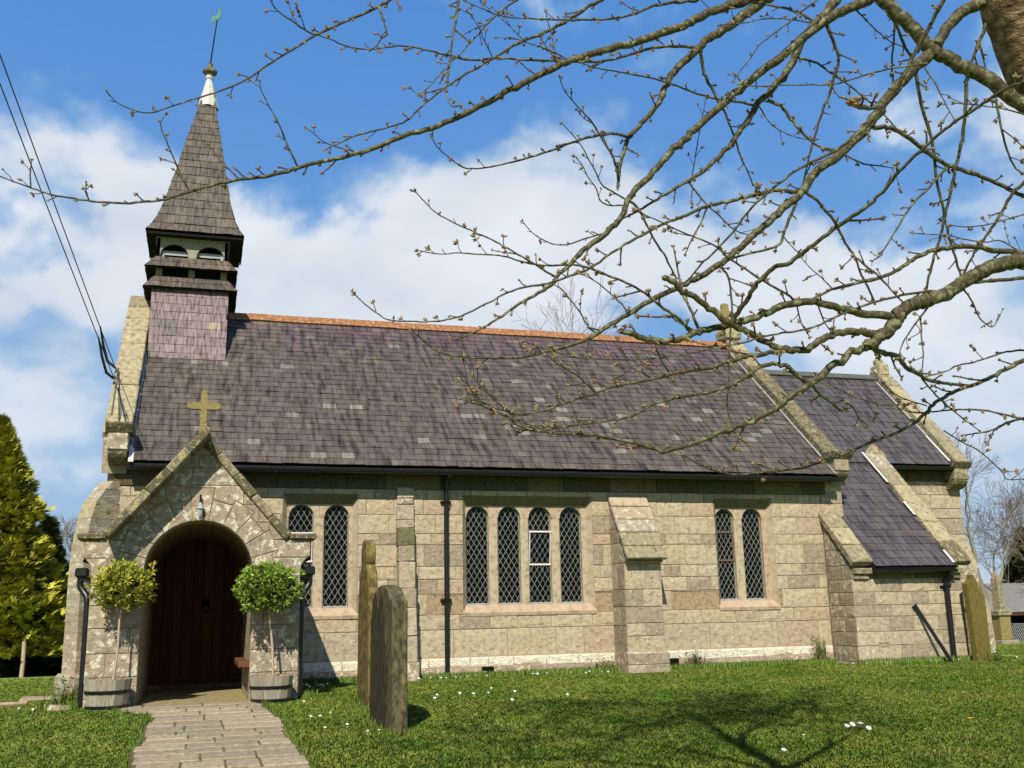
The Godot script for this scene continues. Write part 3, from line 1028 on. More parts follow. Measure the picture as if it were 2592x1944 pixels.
	slates(Vector3(-1.2, ridge, -3.8), Vector3(11.82, ridge, -3.8), Vector3(11.82, 3.56, 0.36), Vector3(-1.2, 3.56, 0.36), 30, 0.235, slate_tone("nave"), mats["slate"], roof, false, 0.009)
	slates(Vector3(11.82, ridge, -3.8), Vector3(-1.2, ridge, -3.8), Vector3(-1.2, 3.56, -7.96), Vector3(11.82, 3.56, -7.96), 12, 0.8, slate_tone("nave"), mats["slate"], roof, false, 0.009)
	for i in 27:
		m = MB.new()
		var x := -0.2 + i * 0.446
		if x + 0.44 > 11.86:
			break
		var s := rng.randf_range(-0.006, 0.006)
		m.prism(PackedVector2Array([Vector2(-0.17, -0.135), Vector2(-0.15, -0.15), Vector2(-0.025, -0.03), Vector2(0.025, -0.03), Vector2(0.15, -0.15), Vector2(0.17, -0.135), Vector2(0.05, 0.0), Vector2(0.03, 0.035), Vector2(-0.03, 0.035), Vector2(-0.05, 0.0)]), -(x + 0.44), -x, Transform3D(Basis(Vector3(0, 0, 1), Vector3.UP, Vector3(-1, 0, 0)), Vector3(0, ridge + 0.045 + s, -3.8)))
		obj("ridge_tile", m, mats["terracotta"], roof)
	# gable copings, kneelers, apex stones
	coping("gable_coping", church, -1.64, -1.205, slope_y(-3.8) + 0.32, -3.8, slope_y(0.12) + 0.30, 0.12, 10, 0.16, ["coping0", "coping1", "coping0"])
	coping("gable_coping", church, -1.64, -1.205, slope_y(-3.8) + 0.32, -3.8, slope_y(-7.7) + 0.30, -7.7, 8, 0.16, ["coping0", "coping1"])
	coping("gable_coping", church, 11.80, 12.16, slope_y(-3.8) + 0.24, -3.8, slope_y(0.08) + 0.2, 0.08, 7, 0.15, ["coping1", "coping0", "dark_coping"])
	coping("gable_coping", church, 11.80, 12.16, slope_y(-3.8) + 0.24, -3.8, slope_y(-7.7) + 0.2, -7.7, 6, 0.15, ["coping1", "coping0"])
	for x in [[-1.62, -1.24, 0.14], [11.82, 12.14, 0.08]]:
		m = MB.new()
		m.prism(PackedVector2Array([Vector2(0.1, slope_y(0.1) - 0.4), Vector2(0.1, slope_y(0.1) + x[2]), Vector2(-3.8, slope_y(-3.8) + x[2]), Vector2(-7.7, slope_y(-7.7) + x[2]), Vector2(-7.7, slope_y(-7.7) - 0.4), Vector2(-3.8, slope_y(-3.8) - 0.4)]), -x[1], -x[0], Transform3D(Basis(Vector3(0, 0, 1), Vector3.UP, Vector3(-1, 0, 0)), Vector3.ZERO))
		obj("gable_parapet", m, mats["stone4"], church)
	kneeler("kneeler", church, -1.53, -1.22, 4.12, 0.53, -0.05, "lichen_stone0", "dark_coping")
	kneeler("kneeler", church, 11.78, 12.10, 3.98, 0.44, -0.05, "stone4", "dark_coping", 0.85)
	# lead flashing beside the copings, and the run of white at the foot of the west one
	for f in [[-1.205, -1.165], [11.755, 11.80]]:
		m = MB.new()
		var a := Vector3(f[0], slope_y(-3.75) + 0.03, -3.75)
		var b := Vector3(f[0], slope_y(0.34) + 0.03, 0.34)
		var w := Vector3(f[1] - f[0], 0, 0)
		m.quad(b, b + w, a + w, a)
		m.quad(b + Vector3(0, -0.02, 0), b + w + Vector3(0, -0.02, 0), b + w, b)
		obj("lead_flashing", m, mats["lead"], church)
	m = MB.new()
	m.quad(Vector3(-1.21, 3.575, 0.37), Vector3(-1.13, 3.575, 0.37), Vector3(-1.14, 3.79, 0.13), Vector3(-1.21, 3.86, 0.10))
	m.quad(Vector3(-1.21, 3.54, 0.375), Vector3(-1.13, 3.54, 0.375), Vector3(-1.13, 3.575, 0.37), Vector3(-1.21, 3.575, 0.37))
	obj("lead_flashing", m, mats["white_lead"], church)
	var fin := holder("gable_cross", church)
	m = MB.new()
	m.cbox(Vector3(11.72, 7.34, -4.05), Vector3(12.18, 7.62, -3.55), 0.04)
	obj("apex_stone", m, mats["coping0"], fin)
	m = MB.new()
	m.cbox(Vector3(11.80, 7.6, -3.86), Vector3(11.98, 8.28, -3.72), 0.03)
	m.cbox(Vector3(11.62, 7.96, -3.855), Vector3(12.12, 8.10, -3.725), 0.03)
	obj("broken_cross", m, mats["cross_stone"], fin)
	# gutter and downpipe
	gutter(XW + 0.37, 11.70, 3.475, 0.385, church)
	downpipe(Vector3(4.04, 3.45, 0.385), [Vector3(4.04, 3.38, 0.30), Vector3(4.04, 3.30, 0.09), Vector3(4.04, -0.05, 0.09)], 0.042, church, [2.98, 1.30])
	# buttresses
	big_buttress()
	thin_buttress()
	diagonal_buttress()


func gutter(x0: float, x1: float, y: float, z: float, parent: Node3D) -> void:
	var m := MB.new()
	var out := PackedVector2Array()
	for i in 9:
		var a := PI + PI * i / 8.0
		out.append(Vector2(cos(a) * 0.062, sin(a) * 0.062))
	for i in 9:
		var a := TAU - PI * i / 8.0
		out.append(Vector2(cos(a) * 0.052, sin(a) * 0.052))
	var xf := Transform3D(Basis(Vector3(0, 0, 1), Vector3.UP, Vector3(-1, 0, 0)), Vector3(0, y, z))
	m.prism(out, -x1, -x0, xf)
	m.box(Vector3(x0, y - 0.02, z - 0.075), Vector3(x1, y + 0.05, z - 0.063))
	var x := x0 + 0.5
	while x < x1:
		m.prism(PackedVector2Array([Vector2(-0.07, 0.006), Vector2(-0.05, -0.055), Vector2(0, -0.071), Vector2(0.05, -0.055), Vector2(0.07, 0.006), Vector2(0.066, 0.008), Vector2(0.0, -0.06), Vector2(-0.066, 0.008)]), -(x + 0.03), -x, xf)
		x += 1.75
	obj("gutter", m, mats["iron"], parent)


func downpipe(top: Vector3, rest: Array, r: float, parent: Node3D, collars: Array) -> void:
	var h := holder("downpipe", parent)
	var m := MB.new()
	var p := PackedVector3Array([top])
	for q in rest:
		p.append(q)
	var fine := smooth(p, 3) if p.size() > 3 else p
	var rr := PackedFloat32Array()
	rr.resize(fine.size())
	rr.fill(r)
	m.tube(fine, rr, 12)
	obj("pipe", m, mats["iron"], h)
	for y in collars:
		m = MB.new()
		var c: Vector3 = rest[-1]
		m.lathe([[r, -0.03], [r + 0.012, -0.03], [r + 0.012, 0.03], [r, 0.03]], 12, Vector3(c.x, y, c.z))
		m.box(Vector3(c.x - r - 0.05, y - 0.02, c.z - 0.10), Vector3(c.x + r + 0.05, y + 0.02, c.z - r * 0.6))
		obj("bracket", m, mats["old_iron"], h)


func smooth(p: PackedVector3Array, per: int) -> PackedVector3Array:
	var out := PackedVector3Array()
	for i in p.size() - 1:
		var a := p[maxi(i - 1, 0)]
		var d := p[mini(i + 2, p.size() - 1)]
		for k in per:
			out.append(p[i].cubic_interpolate(p[i + 1], a, d, float(k) / per))
	out.append(p[-1])
	return out


func big_buttress() -> void:
	var b := holder("stepped_buttress", church)
	var x0 := 7.13
	var x1 := 7.83
	var m := MB.new()
	var prof := PackedVector2Array([Vector2(-0.05, -0.3), Vector2(0.60, -0.3), Vector2(0.60, 1.86), Vector2(0.74, 1.90), Vector2(0.02, 3.12), Vector2(-0.05, 3.12)])
	m.prism(prof, -x1 + 0.012, -x0 - 0.012, Transform3D(Basis(Vector3(0, 0, 1), Vector3.UP, Vector3(-1, 0, 0)), Vector3.ZERO))
	obj("buttress_core", m, mats["mortar"], b)
	lay(b, rect(x0, 0.34, x1, 1.88), [], [0.34, 0.62, 0.84, 1.12, 1.42, 1.88], Transform3D(Basis(), Vector3(0, 0, 0.61)), ["stone4", "stone1", "stone0"], 0.3, 0.5)
	for s in [-1, 1]:
		var xf := trans(Vector3(s, 0, 0), Vector3(x0 if s < 0 else x1, 0, 0))
		var out := PackedVector2Array([Vector2(0, 0.34), Vector2(0.6, 0.34), Vector2(0.6, 1.88), Vector2(0.7, 1.92), Vector2(0.02, 3.08), Vector2(0, 3.08)])
		if s > 0:
			var o2 := PackedVector2Array()
			for q in out:
				o2.append(Vector2(-q.x, q.y))
			o2.reverse()
			out = o2
		lay(b, out, [], [0.34, 0.8, 1.12, 1.42, 1.88, 2.24, 2.5, 3.1], xf, ["stone4", "stone1"], 0.3, 0.6)
	# five overlapping weathering slabs
	for i in 5:
		var t0 := i / 5.0
		var t1 := (i + 1) / 5.0
		var a := Vector3(0, lerpf(3.195, 1.95, t0), lerpf(0.0, 0.82, t0))
		var c := Vector3(0, lerpf(3.195, 1.95, t1), lerpf(0.0, 0.82, t1))
		var d := (c - a).normalized()
		var up := Vector3.RIGHT.cross(d)
		if up.z < 0:
			up = -up
		m = MB.new()
		m.cbox(Vector3(x0 - 0.03, -0.075, 0), Vector3(x1 + 0.03, 0.0, (c - a).length() + (0.035 if i < 4 else 0.0)), 0.014, Transform3D(Basis(Vector3.RIGHT, up, Vector3.RIGHT.cross(up)), a + up * (0.012 * (4 - i) * 0.0)).rotated_local(Vector3.RIGHT, -0.10), rng, 0.004)
		obj("weathering_slab", m, mats[["ashlar", "lichen_stone1", "lichen_stone2", "coping1", "coping1"][i]], b)
	lay(b, rect(x0 - 0.04, -0.12, x1 + 0.05, 0.335), [], [-0.12, 0.14, 0.335], Transform3D(Basis(), Vector3(0, 0, 0.69)), ["stone4", "stone1"], 0.4, 0.6, 0.004, 0.01, "plinth_stone")
	m = MB.new()
	m.prism(PackedVector2Array([Vector2(0, -0.3), Vector2(0.68, -0.3), Vector2(0.68, 0.30), Vector2(0.60, 0.36), Vector2(0, 0.36)]), -x1 - 0.04, -x0 + 0.03, Transform3D(Basis(Vector3(0, 0, 1), Vector3.UP, Vector3(-1, 0, 0)), Vector3.ZERO))
	obj("plinth_core", m, mats["lichen_stone1"], b)


func thin_buttress() -> void:
	var b := holder("slender_buttress", church)
	var ys := [-0.15, 0.30, 0.72, 1.18, 1.50, 1.95, 2.22, 2.52, 2.66, 2.93, 3.04, 3.225]
	var zf := func(y: float) -> float: return lerpf(0.40, 0.05, smoothstep(0.6, 3.3, y) * 0.6 + clampf(y / 3.2, 0, 1) * 0.4)
	var keys := ["lichen_stone1", "stone1", "stone2", "stone4", "stone1", "stone4", "stained_stone0", "stone1", "stone1", "lichen_stone2", "stone2", "stone0"]
	for i in ys.size() - 1:
		var y0: float = ys[i] + 0.003
		var y1: float = ys[i + 1] - 0.003
		var m := MB.new()
		var w := 0.02 if i == 0 else rng.randf_range(-0.008, 0.008)
		m.cbox(Vector3(3.175 - w, y0, -0.03), Vector3(3.468 + w, y1, zf.call((y0 + y1) / 2) + (0.05 if i == 0 else 0.0) + rng.randf_range(-0.01, 0.014)), 0.012, Transform3D(), rng, 0.007)
		obj("buttress_stone", m, mats[keys[i]], b)


func diagonal_buttress() -> void:
	var b := holder("diagonal_buttress", church)
	var xf := Transform3D(Basis(Vector3(0.7071, 0, 0.7071), Vector3.UP, Vector3(-0.7071, 0, 0.7071)), Vector3(-1.52, 0, 0))
	var prof := [[0.5, -0.3], [0.5, 0.36], [0.5, 0.9], [0.505, 1.2], [0.5, 1.6], [0.49, 1.96], [0.46, 2.30], [0.40, 2.65], [0.32, 2.90], [0.15, 3.12], [0.02, 3.26]]
	var keys := ["lichen_stone1", "lichen_stone0", "stone4", "lichen_stone2", "lichen_stone1", "lichen_stone0", "lichen_stone2", "coping0", "lichen_stone2", "lichen_stone1"]
	for i in prof.size() - 1:
		var m := MB.new()
		var q := PackedVector2Array([Vector2(-0.3, prof[i][1] + 0.002), Vector2(prof[i][0], prof[i][1] + 0.002), Vector2(prof[i + 1][0], prof[i + 1][1] - 0.002), Vector2(-0.3, prof[i + 1][1] - 0.002)])
		var w := 0.15 + rng.randf_range(-0.006, 0.006)
		m.prism(q, -w, w, xf * Transform3D(Basis(Vector3(0, 0, 1), Vector3.UP, Vector3(-1, 0, 0)), Vector3.ZERO))
		obj("buttress_stone", m, mats[keys[i]], b)
	var m := MB.new()
	m.cbox(Vector3(-0.22, -0.3, -0.2), Vector3(0.22, 0.30, 0.61), 0.05, xf, rng, 0.02)
	obj("plinth_stone", m, mats["lichen_stone2"], b)


func build_chancel() -> void:
	var X0 := 12.1
	var X1 := 16.24
	var zs := -1.55
	var zn := -6.05
	var w := holder("chancel_wall", church)
	var m := MB.new()
	m.box(Vector3(X0, -0.6, zs - 0.5), Vector3(X1, 3.98, zs - 0.009))
	m.box(Vector3(X0, -0.6, zn), Vector3(X1, 3.98, zn + 0.5))
	obj("wall_core", m, mats["mortar"], w)
	m = MB.new()
	m.prism(PackedVector2Array([Vector2(zn, -0.6), Vector2(zs - 0.03, -0.6), Vector2(zs - 0.03, 3.95), Vector2(-3.8, 6.55), Vector2(zn, 3.95)]), -X1 + 0.012, -X1 + 0.4, Transform3D(Basis(Vector3(0, 0, 1), Vector3.UP, Vector3(-1, 0, 0)), Vector3.ZERO))
	obj("gable_wall", m, mats["stone4"], w)
	lay(w, rect(13.7, 0.3, X1, 3.72), [], [0.3, 0.7, 1.1, 1.5, 1.9, 2.2, 2.55, 2.9, 3.12, 3.42, 3.72], Transform3D(Basis(), Vector3(0, 0, zs)), ["lichen_stone1", "stone4", "stone0", "stone1", "lichen_stone0"], 0.4, 0.8)
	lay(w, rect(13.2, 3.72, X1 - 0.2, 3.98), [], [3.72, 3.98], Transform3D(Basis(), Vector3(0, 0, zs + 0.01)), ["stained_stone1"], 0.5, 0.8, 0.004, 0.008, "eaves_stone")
	var r := holder("chancel_roof", church)
	var sy := func(z: float) -> float: return 4.06 + (2.55 - absf(z + 3.8))
	m = MB.new()
	m.prism(PackedVector2Array([Vector2(-1.27, 4.02), Vector2(-3.8, 6.56), Vector2(-6.33, 4.02), Vector2(-6.33, 3.9), Vector2(-3.8, 6.40), Vector2(-1.27, 3.92)]), -15.98, -12.05, Transform3D(Basis(Vector3(0, 0, 1), Vector3.UP, Vector3(-1, 0, 0)), Vector3.ZERO))
	obj("roof_deck", m, mats["turret_dark"], r)
	slates(Vector3(12.1, 6.61, -3.8), Vector3(15.93, 6.61, -3.8), Vector3(15.93, 4.06, -1.25), Vector3(12.1, 4.06, -1.25), 18, 0.30, slate_tone("grey"), mats["slate"], r, false)
	slates(Vector3(15.93, 6.61, -3.8), Vector3(12.1, 6.61, -3.8), Vector3(12.1, 4.06, -6.35), Vector3(15.93, 4.06, -6.35), 10, 0.6, slate_tone("grey"), mats["slate"], r, false)
	for i in 9:
		m = MB.new()
		var x := 12.12 + i * 0.43
		m.prism(PackedVector2Array([Vector2(-0.14, -0.12), Vector2(0.0, -0.02), Vector2(0.14, -0.12), Vector2(0.15, -0.10), Vector2(0.03, 0.03), Vector2(-0.03, 0.03), Vector2(-0.15, -0.10)]), -(x + 0.425), -x, Transform3D(Basis(Vector3(0, 0, 1), Vector3.UP, Vector3(-1, 0, 0)), Vector3(0, 6.65, -3.8)))
		obj("ridge_tile", m, mats["grey_ridge"], r)
	coping("gable_coping", church, 15.92, 16.30, 6.83, -3.75, sy.call(-1.15) + 0.17, -1.15, 5, 0.15, ["coping0", "coping1", "coping0"])
	coping("gable_coping", church, 15.92, 16.30, 6.83, -3.85, sy.call(-6.4) + 0.17, -6.4, 5, 0.15, ["coping0", "coping1"])
	m = MB.new()
	m.prism(PackedVector2Array([Vector2(-1.3, 3.9), Vector2(-1.3, 4.12), Vector2(-3.8, 6.66), Vector2(-6.3, 4.12), Vector2(-6.3, 3.9), Vector2(-3.8, 6.4)]), -16.27, -15.95, Transform3D(Basis(Vector3(0, 0, 1), Vector3.UP, Vector3(-1, 0, 0)), Vector3.ZERO))
	obj("gable_parapet", m, mats["stone4"], church)
	kneeler("kneeler", church, 15.86, 16.24, 4.10, -1.12, -1.6, "coping1", "dark_coping", 0.9)
	for k in [[15.84, -2.0, -1.27, "white_lead"], [15.86, -3.7, -2.0, "lead"]]:
		m = MB.new()
		var a := Vector3(k[0], sy.call(k[1]) + 0.03, k[1])
		var b := Vector3(k[0], sy.call(k[2]) + 0.03, k[2])
		m.quad(b, b + Vector3(0.06, 0, 0), a + Vector3(0.06, 0, 0), a)
		obj("lead_flashing", m, mats[k[3]], church)
	gutter(14.2, 15.86, 4.0, -1.24, church)
	# carved finial on the chancel gable
	var fin := holder("gable_finial", church)
	m = MB.new()
	m.cbox(Vector3(15.98, 6.62, -4.0), Vector3(16.26, 6.95, -3.55), 0.05)
	m.cbox(Vector3(16.02, 6.9, -3.93), Vector3(16.22, 7.12, -3.67), 0.06)
	obj("finial_base", m, mats["coping0"], fin)
	m = MB.new()
	m.lathe([[0.001, 7.1], [0.06, 7.12], [0.05, 7.2], [0.085, 7.24], [0.05, 7.29], [0.04, 7.38], [0.075, 7.43], [0.045, 7.49], [0.001, 7.56]], 10, Vector3(16.12, 0, -3.8))
	obj("finial_knop", m, mats["dark_coping"], fin)
	# buttress at the east corner, with two weathered set-offs
	var bt := holder("corner_buttress", church)
	var prof := [[-1.0, -0.5], [-1.0, 0.35], [-1.03, 0.62], [-1.03, 0.94], [-1.3, 1.30], [-1.28, 1.50], [-1.28, 1.80], [-1.62, 2.55]]
	var keys := ["lichen_stone0", "stone4", "stone1", "coping1", "stone4", "lichen_stone2", "coping0"]
	for i in prof.size() - 1:
		m = MB.new()
		var q := PackedVector2Array([Vector2(-1.7, prof[i][1] + 0.003), Vector2(prof[i][0], prof[i][1] + 0.003), Vector2(prof[i + 1][0], prof[i + 1][1] - 0.003), Vector2(-1.7, prof[i + 1][1] - 0.003)])
		var over := 0.04 if i in [3, 6] else 0.0
		m.prism(q, -16.24 - over, -15.66 + over, Transform3D(Basis(Vector3(0, 0, 1), Vector3.UP, Vector3(-1, 0, 0)), Vector3.ZERO))
		obj("buttress_stone", m, mats[keys[i]], bt)


func build_vestry() -> void:
	var X0 := 11.575
	var X1 := 14.0
	var zf := 0.86
	var w := holder("vestry_wall", church)
	var m := MB.new()
	m.prism(PackedVector2Array([Vector2(X0 + 0.014, -0.4), Vector2(X1 - 0.009, -0.4), Vector2(X1 - 0.009, 1.74), Vector2(X0 + 0.014, 1.74)]), 0.5, zf - 0.009)
	for x in [[X0 + 0.014, X0 + 0.35], [X1 - 0.35, X1 - 0.009]]:
		m.prism(PackedVector2Array([Vector2(-1.5 if x[0] > 12 else -0.01, -0.4), Vector2(0.5, -0.4), Vector2(0.5, 1.74), Vector2(zf - 0.02, 1.74), Vector2(-0.01, 2.64)] if x[0] < 12 else [Vector2(-1.5, -0.4), Vector2(0.5, -0.4), Vector2(0.5, 1.74), Vector2(zf - 0.02, 1.74), Vector2(-1.5, 4.10)]), -x[1], -x[0], Transform3D(Basis(Vector3(0, 0, 1), Vector3.UP, Vector3(-1, 0, 0)), Vector3.ZERO))
	obj("wall_core", m, mats["mortar"], w)
	var kinds := ["stone0", "stone1", "stone2", "stone0", "stone4"]
	var courses := [-0.12, 0.05, 0.33, 0.58, 0.85, 1.06, 1.30, 1.535]
	lay(w, rect(X0, -0.12, X1, 1.535), [rect(12.016, 0.28, 12.229, 0.372)], courses, Transform3D(Basis(), Vector3(0, 0, zf)), kinds, 0.35, 0.75, 0.004, 0.008)
	lay(w, PackedVector2Array([Vector2(0.075, -0.12), Vector2(zf, -0.12), Vector2(zf, 1.72), Vector2(0.075, 2.52)]), [], [-0.12, 0.05, 0.33, 0.58, 0.85, 1.06, 1.30, 1.54, 1.8, 2.1, 2.5], trans(Vector3(-1, 0, 0), Vector3(X0, 0, 0)), ["stone4", "stone1", "lichen_stone0"], 0.3, 0.6)
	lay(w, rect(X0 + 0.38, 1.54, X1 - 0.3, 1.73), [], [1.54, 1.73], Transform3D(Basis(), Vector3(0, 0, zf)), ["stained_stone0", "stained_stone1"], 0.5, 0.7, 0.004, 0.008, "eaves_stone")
	m = MB.new()
	m.box(Vector3(12.016, 0.28, zf - 0.1), Vector3(12.229, 0.372, zf - 0.02))
	obj("air_vent", m, mats["dark_void"], w)
	for x in [[X0 + 0.01, X0 + 0.37], [X1 - 0.29, X1 - 0.01]]:
		m = MB.new()
		m.cbox(Vector3(x[0], 1.535, zf - 0.1), Vector3(x[1] - 0.04, 1.625, zf + 0.06), 0.012, Transform3D(), rng, 0.004)
		obj("corbel_stone", m, mats["coping1"], w)
		m = MB.new()
		m.cbox(Vector3(x[0] - 0.01, 1.63, zf - 0.1), Vector3(x[1], 1.735, zf + 0.12), 0.012, Transform3D(), rng, 0.004)
		obj("corbel_stone", m, mats["coping1"], w)
	var r := holder("vestry_roof", church)
	m = MB.new()
	m.prism(PackedVector2Array([Vector2(1.02, 1.74), Vector2(-1.56, 4.26), Vector2(-1.56, 4.15), Vector2(0.98, 1.66)]), -13.78, -11.95, Transform3D(Basis(Vector3(0, 0, 1), Vector3.UP, Vector3(-1, 0, 0)), Vector3.ZERO))
	obj("roof_deck", m, mats["turret_dark"], r)
	slates(Vector3(12.1, 4.30, -1.53), Vector3(13.78, 4.30, -1.53), Vector3(13.78, 2.79, 0.0), Vector3(12.1, 2.79, 0.0), 10, 0.27, slate_tone("grey"), mats["slate"], r, true)
	slates(Vector3(11.96, 2.79, 0.0), Vector3(13.78, 2.79, 0.0), Vector3(13.78, 1.77, 1.04), Vector3(11.96, 1.77, 1.04), 7, 0.27, slate_tone("grey"), mats["slate"], r, true)
	coping("lean_to_coping", church, 11.53, 11.97, 2.88, 0.02, 1.86, 1.02, 3, 0.14, ["coping1", "coping0"])
	coping("lean_to_coping", church, 13.76, 14.17, 4.33, -1.40, 1.86, 1.02, 6, 0.14, ["lichen_stone2", "coping1", "coping0", "dark_coping"])
	var g := holder("coping_gablet", church)
	m = MB.new()
	m.prism(PackedVector2Array([Vector2(13.72, 4.10), Vector2(14.26, 4.10), Vector2(14.26, 4.22), Vector2(13.99, 4.50), Vector2(13.72, 4.22)]), -1.52, -1.36)
	obj("gablet_stone", m, mats["coping0"], g)
	m = MB.new()
	var p0 := Vector3(13.70, 2.86, 0.02)
	for k in [[4.30, -1.47, 3.55, -0.70], [3.1, -0.25, 2.8, 0.05], [2.05, 0.78, 1.80, 1.03]]:
		m.quad(Vector3(13.70, k[2] + 0.03, k[3]), Vector3(13.76, k[2] + 0.03, k[3]), Vector3(13.76, k[0] + 0.03, k[1]), Vector3(13.70, k[0] + 0.03, k[1]))
	obj("lead_flashing", m, mats["white_lead"], church)
	gutter(11.97, 13.75, 1.705, 1.045, church)
	downpipe(Vector3(13.62, 1.68, 1.04), [Vector3(13.63, 1.58, 1.03), Vector3(13.595, 1.50, 0.95), Vector3(13.59, 1.40, 0.925), Vector3(13.585, -0.08, 0.925)], 0.05, church, [1.38, 0.06])


func build_porch() -> void:
	var w := holder("porch_wall", church)
	var cx := MID
	var zf := 3.0
	var r := 0.705
	var spring := 1.675
	# outline of the front, then the opening cut out of it
	var right := [Vector2(1.345, -0.3), Vector2(1.345, 1.69), Vector2(1.36, 1.78), Vector2(1.42, 1.86), Vector2(1.475, 1.90), Vector2(1.475, 2.12), Vector2(1.235, 2.12)]
	var out := PackedVector2Array()
	for p in right:
		out.append(Vector2(cx + p.x, p.y))
	out.append(Vector2(cx, 3.50))
	for i in range(right.size() - 1, -1, -1):
		out.append(Vector2(cx - right[i].x, right[i].y))
	var front := PackedVector2Array(out)
	front.append(Vector2(cx - r, -0.3))
	var ar := arch_points(cx, spring, r, 24)
	ar.reverse()
	front.append_array(ar)
	front.append(Vector2(cx + r, -0.3))
	var m := MB.new()
	m.prism(front, 2.55, zf - 0.009)
	obj("front_core", m, mats["mortar"], w)
	for s in [-1, 1]:
		m = MB.new()
		m.box(Vector3(minf(cx + s * r, cx + s * 1.31), -0.3, -0.45), Vector3(maxf(cx + s * r, cx + s * 1.31), 2.0, 2.55))
		obj("side_wall", m, mats["lichen_stone0"], w)
	# barrel vault of the passage, in rings of stones
	for k in 5:
		var z0 := -0.36 + k * 0.582
		for i in 7:
			m = MB.new()
			var a0 := PI * i / 7.0
			var a1 := PI * (i + 1) / 7.0
			var q := PackedVector2Array()
			for t in 4:
				var a := lerpf(a0 + 0.006, a1 - 0.006, t / 3.0)
				q.append(Vector2(cx + (r + 0.004) * cos(a), spring + (r + 0.004) * sin(a)))
			for t in 4:
				var a := lerpf(a1 - 0.006, a0 + 0.006, t / 3.0)
				q.append(Vector2(cx + (r + 0.2) * cos(a), spring + (r + 0.2) * sin(a)))
			m.prism(q, z0 + 0.003, z0 + 0.579)
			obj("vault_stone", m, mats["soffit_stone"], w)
	# face: arch ring, then coursed blocks round it
	var ring := PackedVector2Array([Vector2(cx + 1.02, -0.4), Vector2(cx + 1.02, -0.4)])
	var vs := 11
	for i in vs:
		var a0 := PI * i / vs
		var a1 := PI * (i + 1) / vs
		var ro := 1.03 + (0.05 if i % 2 else -0.03) + (0.08 if i == vs / 2 else 0.0)
		var q := PackedVector2Array()
		for t in 4:
			var a := lerpf(a0, a1, t / 3.0)
			q.append(Vector2(cx + r * cos(a), spring + r * sin(a)))
		q.reverse()
		var q2 := PackedVector2Array([Vector2(cx + ro * cos(a0), spring + ro * sin(a0)), Vector2(cx + ro * cos(a1), spring + ro * sin(a1))])
		q2.append_array(q)
		lay_one(w, q2, Transform3D(Basis(), Vector3(0, 0, zf)), ["lichen_stone0", "lichen_stone2", "lichen_stone1"], 0.006, 0.006, "voussoir")
	var hole := PackedVector2Array([Vector2(cx - r, -1), Vector2(cx + r, -1)])
	hole.append(Vector2(cx + r, spring))
	for i in vs:
		var a1 := PI * (i + 1) / vs
		var a0 := PI * i / vs
		var ro := 1.03 + (0.05 if i % 2 else -0.03) + (0.08 if i == vs / 2 else 0.0)
		hole.append(Vector2(cx + ro * cos(a0), spring + ro * sin(a0)))
		hole.append(Vector2(cx + ro * cos(a1), spring + ro * sin(a1)))
	hole.append(Vector2(cx - r, spring))
	var kinds := ["lichen_stone0", "lichen_stone1", "lichen_stone2", "lichen_stone0", "stone4"]
	lay(w, out, [hole], [-0.15, 0.10, 0.36, 0.66, 0.98, 1.27, 1.60, 1.88, 2.12, 2.36, 2.60, 2.86, 3.10, 3.28, 3.5], Transform3D(Basis(), Vector3(0, 0, zf)), kinds, 0.35, 0.75, 0.006, 0.010)
	# outer sides
	for s in [-1, 1]:
		lay(w, rect(-3.0 if s > 0 else 0.0, -0.1, 0.0 if s > 0 else 3.0, 1.72), [], [-0.1, 0.3, 0.66, 0.98, 1.27, 1.72], trans(Vector3(s, 0, 0), Vector3(cx + s * 1.34, 0, 0)), kinds, 0.5, 0.9)
	# coping of the gable, with its level returns
	for s in [-1, 1]:
		var a := Vector3(cx, 3.60, zf + 0.02)
		var b: Vector3 = Vector3(cx + s * 1.215, 2.195, zf + 0.02)
		var d := (b - a).normalized()
		var h := holder("porch_coping", church)
		var n := 5
		var step := (b - a).length() / n
		var up: Vector3 = d.cross(Vector3(0, 0, 1)) * -s
		if up.y < 0:
			up = -up
		for i in n:
			m = MB.new()
			m.cbox(Vector3(-step / 2 + 0.003, -0.115, -0.42), Vector3(step / 2 - 0.003, 0.0, 0.045), 0.014, Transform3D(Basis(d, up, d.cross(up)), a + d * (i + 0.5) * step), rng, 0.006)
			obj("coping_stone", m, mats[["dark_coping", "coping1", "dark_coping", "coping1", "dark_coping"][i]], h)
		m = MB.new()
		m.cbox(Vector3(minf(cx + s * 1.19, cx + s * 1.55), 2.125, zf - 0.42), Vector3(maxf(cx + s * 1.19, cx + s * 1.55), 2.205, zf + 0.065), 0.016, Transform3D(), rng, 0.004)
		obj("coping_stone", m, mats["dark_coping"], h)
		m = MB.new()   # roof slope behind the coping
		var e := Vector3(cx + s * 1.50, 1.86, 2.7)
		var t := Vector3(cx, 3.44, 2.7)
		var back := Vector3(0, 0, -2.72)
		if s > 0:
			m.quad(e, e + back, t + back, t)
		else:
			m.quad(t, t + back, e + back, e)
		obj("porch_roof", m, mats["grey_ridge"], church)
	m = MB.new()
	m.prism(PackedVector2Array([Vector2(cx - 0.10, 3.36), Vector2(cx + 0.10, 3.36), Vector2(cx, 3.52)]), zf + 0.004, zf + 0.03)
	obj("apex_infill", m, mats["terracotta"], church)
	# gable cross
	var cr := holder("porch_cross", church)
	m = MB.new()
	m.cbox(Vector3(cx - 0.085, 3.52, zf - 0.13), Vector3(cx + 0.075, 3.66, zf + 0.05), 0.02, Transform3D(), rng, 0.006)
	obj("cross_foot", m, mats["cross_stone"], cr)
	m = MB.new()
